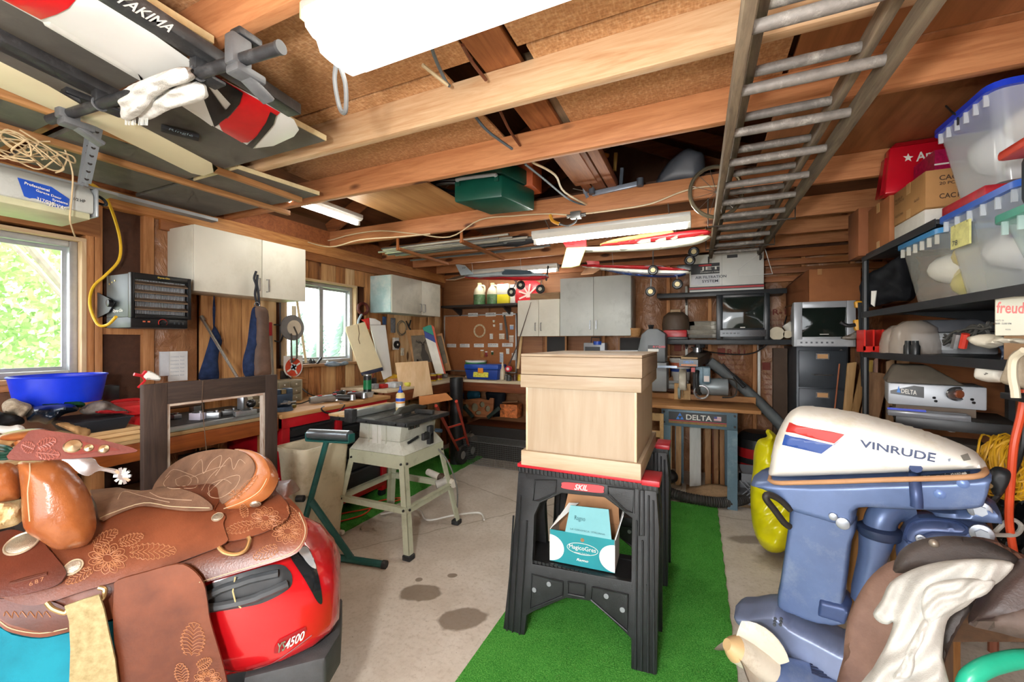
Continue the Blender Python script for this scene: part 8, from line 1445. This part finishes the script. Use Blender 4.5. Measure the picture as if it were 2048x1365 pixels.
# under the saw
rrn=random.Random(2)
for k,(x,w_,h_,c1,c2,lab)in enumerate(((-.28,.1,.62,'#d8b890','#b8925c','pale plywood offcut under the saw, leftmost'),(-.17,.05,.58,'#c9a070','#a07848','brown plywood strip under the saw, second'),(-.02,.1,.6,'#d8d8d2','#c4c4bc','white board offcut under the saw'),(.09,.05,.64,'#b98a58','#8f6434','stained board under the saw, right of the white one'),(.16,.04,.62,'#a87848','#7d5228','narrow board under the saw, second from the right'),(.21,.04,.6,'#b08050','#85592c','narrow board under the saw, rightmost'))):solo('offcut_board',lab,'board',MB().boxc((x,4.3,h_/2),(w_,.02,h_),Rx(-6)).move((0,.03,.0)),wood(c1,c2,'z',.6),'offcuts under the saw',bevel=.002)
solo('sawdust_heap','heap of brown sawdust on the floor under the saw','sawdust',MB().grid(lambda u,v:V((-.1+.55*u,3.95+.4*v,.001+.1*math.sin(math.pi*u)**1.2*math.sin(math.pi*v)**1.2)),20,14),mat('#a98a68',.95,0,.2,40,.5),smooth=80)
hz=[V((-.3,3.98,.05)),V((-.12,3.86,.05)),V((.1,3.83,.05)),V((.26,3.9,.05)),V((.4,4.05,.05))];hp=smoothpath(hz,22);solo('corrugated_hose','black corrugated hose curling on the floor under the saw','hose',MB().tube(hp,[.045 if k%2 else.039 for k in range(len(hp))],12),mat('#33302d',.6));solo('rubber_boot','black rubber boot tip sticking out beside the saw stand','boot',puff(curve2(z8((172,860),(210,845),(245,880),(240,920),(200,932),(172,925)),3),atZ(1345,965,.06),V((0,-1,.2)),.05,.05,8,4),mat('#1e1e1f',.5),smooth=60)
lf=thing('pale_frame','pale wooden frame standing between the chest and the saw stand','frame',(-.33,3.75,0));FX0,FX1=atY(1306,900,3.7).x,atY(1327,900,3.7).x;obj('stile',MB().box(FX1-.03,FX1,3.7,3.73,0,.78),BT,lf);obj('stile',MB().box(FX1-.25,FX1-.22,3.7,3.73,0,.78),BT,lf);obj('rail',MB().box(FX1-.22,FX1-.03,3.7,3.73,.72,.78),BT,lf);obj('rail',MB().box(FX1-.22,FX1-.03,3.7,3.73,.58,.63),BT,lf)
def crate(label,x0,x1,y0,y1,z0,z1,m):
    t=thing('milk_crate',label,'crate',((x0+x1)/2,(y0+y1)/2,z0));g=MB();nx=9
    for k in range(nx+1):
        x=x0+(x1-x0)*k/nx
        for s in(1,-1):
            xb=x+s*(z1-z0)*.5
            if x0<=xb<=x1:g.beam((x,y0,z0+.06),(xb,y0,z1-.06),.008,.008,(0,1,0))
    setp(obj('lattice',g,m,t),kind='stuff');obj('top_rim',MB().box(x0,x1,y0,y0+.02,z1-.07,z1).box(x0,x0+.02,y0,y1,z1-.07,z1).box(x1-.02,x1,y0,y1,z1-.07,z1),m,t);obj('base',MB().box(x0,x1,y0,y1,z0,z0+.06),m,t);obj('back',MB().box(x0,x1,y1-.01,y1,z0+.06,z1),m,t)
crate('grey plastic milk crate right of the saw stand',.32,.64,4.0,4.3,.0,.27,mat('#7c8086',.5));sv=thing('shop_vacuum','red and black shop vacuum behind the yellow bag','vacuum',(.5,4.5,0));obj('tank',MB().lathe([(0,0),(.17,0),(.18,.05),(.18,.38),(0,.381)],(.52,4.52,.02),26),mat('#b01c20',.35),sv,smooth=40);obj('head',MB().lathe([(0,.38),(.185,.38),(.18,.46),(.12,.52),(0,.53)],(.52,4.52,.02),26),BLKM,sv,smooth=40);obj('band',MB().lathe([(.178,.24),(.184,.24),(.184,.29),(.178,.29)],(.52,4.52,.02),26),BLKM,sv)
solo('yellow_bag','tied yellow plastic bag bulging behind the boat motor','bag',puff(curve2(zm(1420,780,.4287)((260,195),(275,185),(310,215),(320,260),(380,330),(420,420),(420,560),(400,700),(330,760),(250,740),(200,640),(188,480),(200,380),(205,290),(225,235),(265,220)),4),atD(1560,940,2.75),-ray(1560,940),.16,.16,45,6,None,.12,3),mat('#d8cf12',.25,0,.08,5),smooth=70)
# leaning boards by the file cabinet
z3_=zm(1600,500,.3297)
for k,(pts,Y,c1,c2,lab)in enumerate(((((205,1500),(290,688),(345,680),(325,870),(255,1500)),4.0,'#c9a06c','#a37a44','tan board leaning against the file cabinet'),(((225,1560),(425,740),(540,755),(325,1570)),3.7,'#a07a58','#6f5036','wide mottled brown plank leaning before the shelves'),(((170,1520),(370,725),(385,860),(215,1520)),3.9,'#a8804e','#7d5a30','narrow brown board between the two leaning planks'),(((392,670),(445,670),(400,1480),(360,1480)),4.1,'#d8bc6a','#b8983e','yellowish board end behind the shelf post'),(((440,680),(475,650),(460,1470),(420,1470)),4.15,'#d0a898','#b08878','pinkish board end behind the shelf post'),(((525,680),(575,660),(560,1470),(520,1470)),4.15,'#c4a07a','#9a7850','board end standing under the third shelf'),(((590,670),(665,668),(640,1470),(585,1470)),4.15,'#b89068','#8f6a42','broad board end standing under the third shelf'))):lean2('leaning_board',lab,'board',z3_(*pts),Y,wood(c1,c2,'z',.6),.022)
lean2('thin_dowel','thin reddish dowel standing before the file cabinet','dowel',z3_((140,1490),(236,692),(245,692),(150,1490)),4.05,wood('#a8603a','#7c4020','z'),.01)
# ================= RIGHT-HAND SHELVES =================
SHX,SYE=.91,3.14
rsh=thing('steel_shelving','black steel shelving along the right wall','shelving',(1.3,2.3,0))
for z,y0,y1 in((1.91,2.3,SYE),(1.572,.95,SYE),(1.335,1.75,SYE)):
    s=obj('shelf_board',MB().box(SHX,XR-.005,y0,y1,z-.02,z),SHB,rsh,bevel=.003);obj('front_lip',MB().box(SHX-.004,SHX,y0,y1,z-.032,z+.003),mat('#33363a',.4,.2,.15,15),s)
    for yy in(1.2,2.0,2.85):
        if yy>y0:obj('bracket',MB().prism([(XR-.01,yy,z-.02),(SHX+.05,yy,z-.02),(XR-.01,yy,z-.11)],(0,.02,0)),SHB,rsh)
for yy in(1.2,2.0,2.85,SYE-.02):obj('upright',MB().box(XR-.03,XR-.004,yy-.015,yy+.015,.0,2.1),SHB,rsh)
obj('front_post',MB().tube([(SHX+.01,SYE-.015,.0),(SHX+.01,SYE-.015,1.9)],.016,8),SHB,rsh)
def clear(c,a=.35):return glass(c,a,.15)
def tote(label,y0,y1,z,h,x0,x1,body,lidm,a=.4,content=()):
    t=thing('storage_tote',label,'tote',((x0+x1)/2,(y0+y1)/2,z),group='plastic storage totes');tp=.045;cy,cx,wx,wy=(y0+y1)/2,(x0+x1)/2,x1-x0,y1-y0
    obj('tub',MB().loft([rrect(cx,cy,z+.002,wx-2*tp,wy-2*tp,.04),rrect(cx,cy,z+h*.6,wx-tp*.8,wy-tp*.8,.04),rrect(cx,cy,z+h,wx,wy,.04)]),clear(body,a),t,smooth=40);obj('lid',MB().loft([rrect(cx,cy,z+h-.01,wx+.03,wy+.03,.05),rrect(cx,cy,z+h+.012,wx+.03,wy+.03,.05),rrect(cx,cy,z+h+.016,wx-.03,wy-.03,.05)]),lidm,t,smooth=40)
    for k in range(6):yy=y0+.04+(wy-.08)*k/5;obj('rim_rib',MB().box(x0-.008,x0+.006,yy-.003,yy+.003,z+h-.05,z+h-.01),clear(body,.5),t)
    for k,(c,f)in enumerate(content):cc=V((cx+.03*math.sin(k*2.1),y0+wy*(.28+.46*((k*.37+.1)%1)),z+h*(.27+.46*((k*.31)%1))));obj('contents',MB().ball(cc,(wx*.28*f,wy*.22*f,h*.24*f),12,8),cloth(c),t,smooth=70)
BL_=mat('#1d3fd0',.35)
tote('clear tote with blue lid and yellow label on the second shelf',1.79,2.26,1.573,.315,SHX,1.32,'#dfe6ec',mat('#2f64c8',.35),.34,(('#e6e6e6',1.1),('#c8642c',.8),('#6a3aa8',.8),('#e8e8ea',1.1),('#dcdce0',1),('#e2e0da',1)))
tote('tall clear tote with blue snap lid stacked on the blue-lidded tote',1.93,2.3,1.95,.31,SHX,1.32,'#eef3f7',BL_,.38,(('#e2e2e0',1.1),('#d8dade',1.1),('#e6e6e8',1.2),('#dcd4cc',1),('#e8e8e8',1.1),('#dfe2e6',1.1)))
tote('small clear tote with light blue lid on the second shelf',2.3,2.7,1.573,.29,SHX+.02,1.3,'#e6e4d8',mat('#3a86c0',.35),.2,(('#cdbd58',1),('#d8c884',.9),('#e0dcd0',1),('#c9b24a',.9)))
tote('clear tote with teal lid and pink contents at the right edge',1.35,1.77,1.573,.195,.84,1.28,'#b8d4d0',mat('#3f9a86',.35),.3,(('#a83a6a',1.3),('#b84a78',1.2)))
solo('red_tray','flat red and white package between the two stacked totes','package',MB().box(.92,1.25,2.0,2.28,1.908,1.948),mat('#b82030',.5,0,.3,20),bevel=.003)
p=atX(1922,470,SHX-.004);tg=solo('tote_label','yellow label card on the blue-lidded tote','label',MB().box(SHX-.008,SHX-.002,p.y-.06,p.y+.06,p.z-.045,p.z+.045),mat('#d8d48a',.5,0,.2,30));text3(tg,'78',(SHX-.0085,p.y+.045,p.z-.035),(0,-.035,0),(0,0,.02),INK)
tcx=thing('red_lid_tub','dark tub with orange-red lid at the right edge','tub',(1.0,1.5,1.79));obj('tub',MB().box(.84,1.25,1.3,1.68,1.786,1.93),mat('#1f2e3a',.4),tcx,bevel=.02);obj('lid',MB().box(.81,1.28,1.28,1.71,1.931,1.96),mat('#d0402c',.35),tcx,bevel=.01)
def carton(label,x0,x1,y0,y1,z0,z1,m,fx=(),tape=True):
    t=thing('carton',label,'carton',((x0+x1)/2,(y0+y1)/2,z0),group='cartons on the top shelf');obj('box',MB().box(x0,x1,y0,y1,z0+.001,z1),m,t,bevel=.003)
    if tape:obj('tape',MB().box(x0-.001,x0,(y0+y1)/2-.02,(y0+y1)/2+.02,z1-.05,z1),mat('#c49a68',.35),t);obj('tape',MB().box(x0-.001,x0,(y0+y1)/2-.02,(y0+y1)/2+.02,z0,z0+.04),mat('#c49a68',.35),t)
    for tx,x,z,w_,h_ in fx:text3(t,tx,(x,y0-.0005,z),(w_,0,0),(0,0,h_),mat('#4a3426',.7),bold=True)
    return t
carton('flat white carton under the tan carton on the top shelf',SHX+.01,1.2,2.42,2.73,1.911,1.985,mat('#d8d4cc',.6),(),False)
cc_=carton('tan cardboard carton with printed code before the red bag',SHX+.005,1.25,2.4,2.72,1.986,2.15,mat('#b0814f',.8,0,.1,6),(('CAC18',SHX+.05,2.1,.09,.022),('20 PC SET',SHX+.05,2.08,.09,.013),('CAC18',SHX+.05,2.02,.08,.022)))
for tx,yy,z,w_ in(('THIS SIDE UP',2.7,2.1,.08),('HANDLE WITH CARE',2.7,2.085,.1),('GLASS',2.5,2.04,.05),('MADE IN CHINA',2.7,2.02,.09)):text3(cc_,tx,(SHX+.0045,yy,z),(0,-w_,0),(0,0,.012),mat('#4a3426',.7))
carton('reddish brown carton at the far end of the top shelf',SHX,1.2,2.76,3.05,1.911,2.16,CB);carton('dark brown open carton standing at the very end of the top shelf',SHX-.04,1.2,3.07,3.25,1.905,2.19,CBD,(),False)
RBG=mat('#c41226',.2,0,.06,6);bgx=thing('red_shopping_bag','glossy red shopping bag with white star lettering on the top shelf','bag',(1.0,2.85,2.16));x0,x1,ya,yb=.885,1.13,2.735,2.84
obj('body',MB().hexa([(x0,ya,2.162),(x1,ya,2.162),(x1,yb,2.162),(x0,yb,2.162)],[(x0+.025,ya+.02,2.405),(x1,ya+.02,2.405),(x1,yb-.02,2.405),(x0+.025,yb-.02,2.405)]),RBG,bgx,bevel=.008);obj('side_gusset',MB().hexa([(x0-.012,ya+.03,2.162),(x0,ya+.01,2.162),(x0,yb,2.162),(x0-.012,yb-.01,2.162)],[(x0+.012,ya+.04,2.36),(x0+.024,ya+.03,2.36),(x0+.024,yb-.02,2.36),(x0+.012,yb-.02,2.36)]),mat('#a30e20',.25),bgx);obj('top_fold',MB().prism([(x0+.03,ya+.02,2.405),(x0+.03,yb-.02,2.405),(x0+.06,(ya+yb)/2,2.436)],(x1-x0-.03,0,0)),RBG,bgx)
bb_=bvh_of([o for o in bgx.children if o.name.startswith('body')][0]);decal_text(bgx,bb_,'Am',[(1832,324),(1870,314),(1870,298),(1832,306)],WHITE,off=.002,bold=True);decal(bgx,bb_,[(1816+11*(1 if k%2==0 else.42)*math.sin(k*math.pi/5),316-9*(1 if k%2==0 else.42)*math.cos(k*math.pi/5))for k in range(10)],WHITE,'star',.002,0)
gb_=thing('gift_box','magenta patterned gift box with white edge before the red bag','box',(1.0,2.7,2.15));obj('box',MB().box(.985,1.2,2.5,2.7,2.151,2.27),mat('#a01848',.3,0,.4,60),gb_);obj('white_edge',MB().box(.983,1.202,2.498,2.5,2.2,2.207),WHITE,gb_)
solo('black_zip_tie','black zip tie sticking out of the tall tote rim','zip tie',MB().tube(smoothpath([atX(1892,212,.9),atX(1905,225,.89),atX(1915,232,.9),atX(1916,250,.9)],4),.0035,5),BLKM);solo('green_gadget','small green metal gadget fixed on the joist at the top right corner','gadget',MB().cyl((1.06,1.36,2.35),(1.06,1.409,2.35),.04,n=14),mat('#2c6a4c',.4),bevel=.006)
NR=V((-.8,-.6,.05)).normalized()
solo('black_garment_bag','dusty black fabric bag lying on the second shelf','bag',puff(curve2(z3_((375,230),(400,170),(450,130),(530,90),(640,30),(668,60),(668,290),(560,310),(450,345),(400,340),(380,290)),3),atX(1770,560,1.02),NR,.06,.1,16,6,None,.25,4),cloth('#232428','#0f1012',5,.7),smooth=60);solo('bag_tag','white plastic tag hanging on the black fabric bag','tag',plate(z3_((432,250),(462,248),(450,345),(430,330)),atX(1747,600,.93),NR,.006),WHITE)
q=atY(*z3_((380,530))[0],3.02);pbn=MB();xa,xb=q.x,atY(*z3_((555,530))[0],3.02).x
pbn.box(xa,xb,3.0,3.01,1.336,1.37).box(xa,xb,3.11,3.12,1.336,1.465).box(xa,xb,3.01,3.11,1.336,1.345)
for k in range(4):x=xa+(xb-xa-.008)*k/3;pbn.box(x,x+.008,3.0,3.11,1.345,1.465)
solo('red_parts_bin','bright red plastic parts bin at the end of the third shelf','parts bin',pbn,mat('#d8281e',.3))
cf=thing('bar_clamp','yellow and black quick clamp hanging at the shelf end','clamp',atY(1720,700,3.16));YL=mat('#d89a1a',.4);cz=lambda x,y_:atY(*z3_((x,y_))[0],3.18)
obj('bar',MB().beam(cz(362,320),cz(385,830),.02,.01,(0,1,0)),BLKM,cf);obj('upper_jaw',plate(z3_((335,315),(350,308),(382,312),(388,345),(372,356),(338,350)),cz(360,330),V((0,-1,0)),.03),YL,cf,bevel=.004);obj('lower_jaw',plate(z3_((330,425),(400,418),(418,440),(400,460),(385,500),(350,500),(335,480)),cz(370,460),V((0,-1,0)),.035),YL,cf,bevel=.004);a=cz(366,428);text3(cf,'DEWALT',a+V((0,-.001,0)),(.006,0,-.075),(.02,0,.002),INK,bold=True);obj('trigger',MB().tube(smoothpath([cz(335,455),cz(290,460),cz(245,440)],4),.012,7),BLKM,cf);obj('pad',puff(curve2(z3_((245,535),(310,510),(345,490),(345,540),(300,548)),3),cz(300,530),V((0,-1,0)),.02,.02,4,4),mat('#6a6258',.5),cf)
for k,(px,r)in enumerate(((610,.085),(695,.1))):c=atX(*z3_((px,590))[0],.98+.03*k);c.z=1.336;solo('plastic_dome',('clear dusty plastic dome on the third shelf, left one','larger clear dusty plastic dome on the third shelf, right one')[k],'dome',MB().lathe([(r,0),(r,.05),(r*.85,.11+.02*k),(r*.45,.145+.02*k),(0,.15+.02*k)],c,24),glass('#b8aa9c',.55,.25),'clear plastic domes',smooth=60)
c=atX(*z3_((840,600))[0],1.08);mbx=thing('grey_tool_case','silver grey tool case with dark hood on the third shelf','tool case',(c.x,c.y,1.336),-10);obj('case',MB().box(-.1,.2,0,.2,0,.105),mat('#a9adb0',.4,.2),mbx,bevel=.01,local=True);obj('hood',MB().hexa([(-.09,.0,.106),(.25,0,.106),(.25,.2,.106),(-.09,.2,.106)],[(-.07,.03,.17),(.14,.03,.17),(.14,.18,.17),(-.07,.18,.17)]),mat('#5a5c62',.5),mbx,bevel=.012,local=True);obj('face',MB().box(-.09,.05,-.004,0,.02,.08),mat('#c9cdd0',.35,.3),mbx,local=True)
for k in range(2):c=atX(*z3_((655+45*k,545))[0],.93);c.z=1.336;solo('black_bottle',('small black bottle on the third shelf edge, left of two','small black bottle on the third shelf edge, right of two')[k],'bottle',MB().lathe([(0,0),(.017,0),(.017,.04),(.012,.05),(.012,.065),(0,.066)],c,12),BLKM)
wc=MB();rr=random.Random(8)
for k in range(8):wc.tube(smoothpath([atX(*z3_((880+55*j+rr.uniform(-15,15),540-14*j+rr.uniform(-40,40)))[0],1.0+.01*k)for j in range(6)],4),.005,5)
solo('cable_heap','heap of grey cables on the third shelf','cables',wc,mat('#5a5a56',.5));solo('paper_heap','crumpled white papers at the end of the third shelf','papers',puff(curve2(z3_((1040,530),(1150,510),(1250,530),(1359,540),(1359,570),(1250,575),(1150,600),(1060,570)),3),atX(1990,684,.96),NR,.05,.05,8,5,None,.4,5),mat('#c9c2b0',.7),smooth=60)
rdh=thing('caulking_tool','red and silver hand tool on the third shelf edge','tool',atX(*z3_((985,590))[0],.93));obj('grip',MB().tube([atX(*z3_((985,595))[0],.93),atX(*z3_((1005,510))[0],.93)],.012,8),mat('#c83a2c',.4),rdh);obj('body',MB().tube([atX(*z3_((940,595))[0],.93),atX(*z3_((960,510))[0],.93)],.014,8),STL,rdh)
a=atD(1990,672,1.42);fb=thing('router_box','cream box with red lettering on the right shelf','box',a,-25);obj('box',MB().box(0,.36,0,.12,0,.132),mat('#e0dcc8',.5,0,.03),fb,bevel=.003,local=True);bf=bvh_of(fb.children[0])
decal_text(fb,bf,'freud',z3_((1192,385),(1362,388),(1362,318),(1192,315)),mat('#d03a24',.4),off=.001,bold=True,shear=.1);decal_text(fb,bf,'VOLTS 120',z3_((1186,434),(1236,434),(1236,424),(1186,424)),INK,off=.001);decal_text(fb,bf,'8,000 - 22,000 RPM',z3_((1186,454),(1282,455),(1282,443),(1186,442)),INK,off=.001,bold=True);decal_text(fb,bf,'MODEL',z3_((1246,488),(1280,488),(1280,480),(1246,480)),INK,off=.001)
obj('riser',MB().box(.02,.34,.02,.1,1.3365-a.z,-.001),mat('#8a6a4a',.8),fb,local=True)
# planer marked DELTA on a black board shelf, facing the room
zp=1.045;a=atD(1790,836,1.98);ls=thing('plank_shelf','black edged plank shelf under the grey planer','shelf',(a.x,a.y,zp-.03),-15);obj('board',MB().box(0,.39,-.02,.36,0,.03),mat('#3a342e',.6,0,.15),ls,bevel=.003,local=True);obj('steel_edge',MB().box(0,.39,-.03,-.02,-.02,.03),BLKM,ls,bevel=.002,local=True)
for k in range(3):obj('bolt',MB().cyl((.05+.14*k,.02,-.03),(.05+.14*k,.02,0),.012,n=8),STL,ls,local=True)
for x in(.06,.33):obj('post',MB().cyl((x,.1,-(zp-.03)),(x,.1,0),.018,n=10),mat('#7a4630',.5),ls,local=True)
a=atD(1776,815,2.06);PLG=mat('#b4b9bf',.4,.2,.06);pl=thing('bench_planer','grey bench planer with dusty hood and brand plate on the plank shelf','planer',(a.x,a.y,zp),-15)
obj('base',MB().box(0,.33,0,.25,.04,.145),PLG,pl,bevel=.006,local=True);obj('hood',MB().hexa([(-.01,0.01,.146),(.27,0.01,.146),(.27,.25,.146),(-.01,.25,.146)],[(.03,.07,.235),(.15,.07,.235),(.15,.23,.235),(.03,.23,.235)]),mat('#5b5348',.6,0,.15,12),pl,bevel=.01,local=True);obj('foot',MB().box(.03,.3,.02,.23,0.001,.04),mat('#6a5a4a',.6),pl,local=True);bp=bvh_of(pl.children[0])
decal(pl,bp,z3_((548,808),(752,832),(752,900),(548,872)),BLKM,'nameplate',.002,0);decal_text(pl,bp,'DELTA',z3_((614,868),(708,882),(708,854),(614,842)),WHITE,off=.004,bold=True);decal(pl,bp,z3_((586,864),(610,867),(598,824)),mat('#2f7fd8',.4),'logo_triangle',.004,0)
c=onto(bp,*z3_((955,875))[0],0);R_=(-FWD).to_track_quat('Z','Y').to_matrix();obj('oval_frame',MB().lathe([(0,-.002),(.042,-.002),(.042,.006),(.032,.012),(.02,.008),(0,.008)],c,24,R_,1.25,.8),CHR,pl,smooth=50);obj('knob',MB().lathe([(0,0),(.02,0),(.018,.014),(0,.016)],c,18,R_),mat('#8a4a2c',.4),pl)
for x,y_ in((810,898),(820,918),(1040,908),(1050,928)):c=onto(bp,*z3_((x,y_))[0],0);obj('screw',MB().cyl(c,c-FWD*.006,.006,n=8),BLKM,pl)
a=atD(1775,832,1.95);cg2=thing('blade_case','clear plastic blade case with blue handle under the planer','case',(a.x,a.y,zp),-15);obj('case',MB().box(0,.27,0,.09,.001,.03),glass('#8a8f96',.6,.2),cg2,bevel=.006,local=True);obj('blue_strip',MB().box(.0,.13,.0,.02,.031,.039),mat('#1d3fd0',.4),cg2,local=True);obj('red_strip',MB().box(.06,.13,.03,.05,.031,.037),mat('#b02030',.4),cg2,local=True)
s5=thing('short_shelf','short black shelf in front of the planer on the right wall','shelf',(1.2,1.55,1.2));obj('board',MB().box(.89,XR-.005,1.3,1.86,1.215,1.235),SHB,s5,bevel=.003);obj('bracket',MB().prism([(XR-.01,1.7,1.215),(1.0,1.7,1.215),(XR-.01,1.7,1.12)],(0,.02,0)),SHB,s5)
hm=thing('white_helmet','white and navy riding helmet on the short shelf','helmet',atX(1980,765,.95));PH=atX(1980,735,.97)
obj('shell',puff(curve2(z3_((1088,740),(1100,705),(1140,672),(1180,680),(1240,710),(1270,720),(1265,790),(1240,805),(1100,795)),3),PH,NR,.05,.07,14,5),mat('#e0dcd0',.35),hm,smooth=60);obj('dark_cuff',puff(curve2(z3_((1210,570),(1260,565),(1340,590),(1365,610),(1320,630),(1290,700),(1265,720),(1220,700),(1250,660),(1250,620)),3),PH,NR,.05,.05,14,5),mat('#2a3548',.4),hm,smooth=60);obj('vent',plate(z3_((1110,752),(1130,745),(1142,752),(1120,760)),PH+NR*.05,NR,.004),BLKM,hm)
solo('white_strap_bag','dirty white canvas bag at the right edge','bag',puff(curve2(z3_((1250,800),(1280,720),(1310,640),(1359,600),(1420,620),(1420,830),(1300,830)),3),atX(2035,735,.88),NR,.05,.05,14,5),cloth('#b8ac98','#8a7c68',8),smooth=60);solo('cream_strap','cream strap hanging down from the canvas bag','strap',MB().tube(smoothpath([atX(*z3_(p)[0],.84)for p in((1359,610),(1300,660),(1290,760),(1305,850),(1310,900))],5),.01,6),mat('#d5ccb4',.7))
a=atD(1900,915,2.0);lm=thing('grey_jointer','grey bench machine under the planer shelf behind the motor','power tool',(a.x,a.y,0),-10);obj('body',MB().box(-.1,.2,0,.25,.6,.86),PLG,lm,bevel=.02,local=True);obj('lid',MB().box(-.08,.15,.03,.22,.861,.9),mat('#5a544c',.6),lm,bevel=.01,local=True);obj('label',MB().box(.0,.06,-.003,0,.78,.83),BLKM,lm,local=True);obj('stand',MB().box(-.06,.16,.03,.22,0,.599),mat('#3a2c22',.7),lm,local=True)
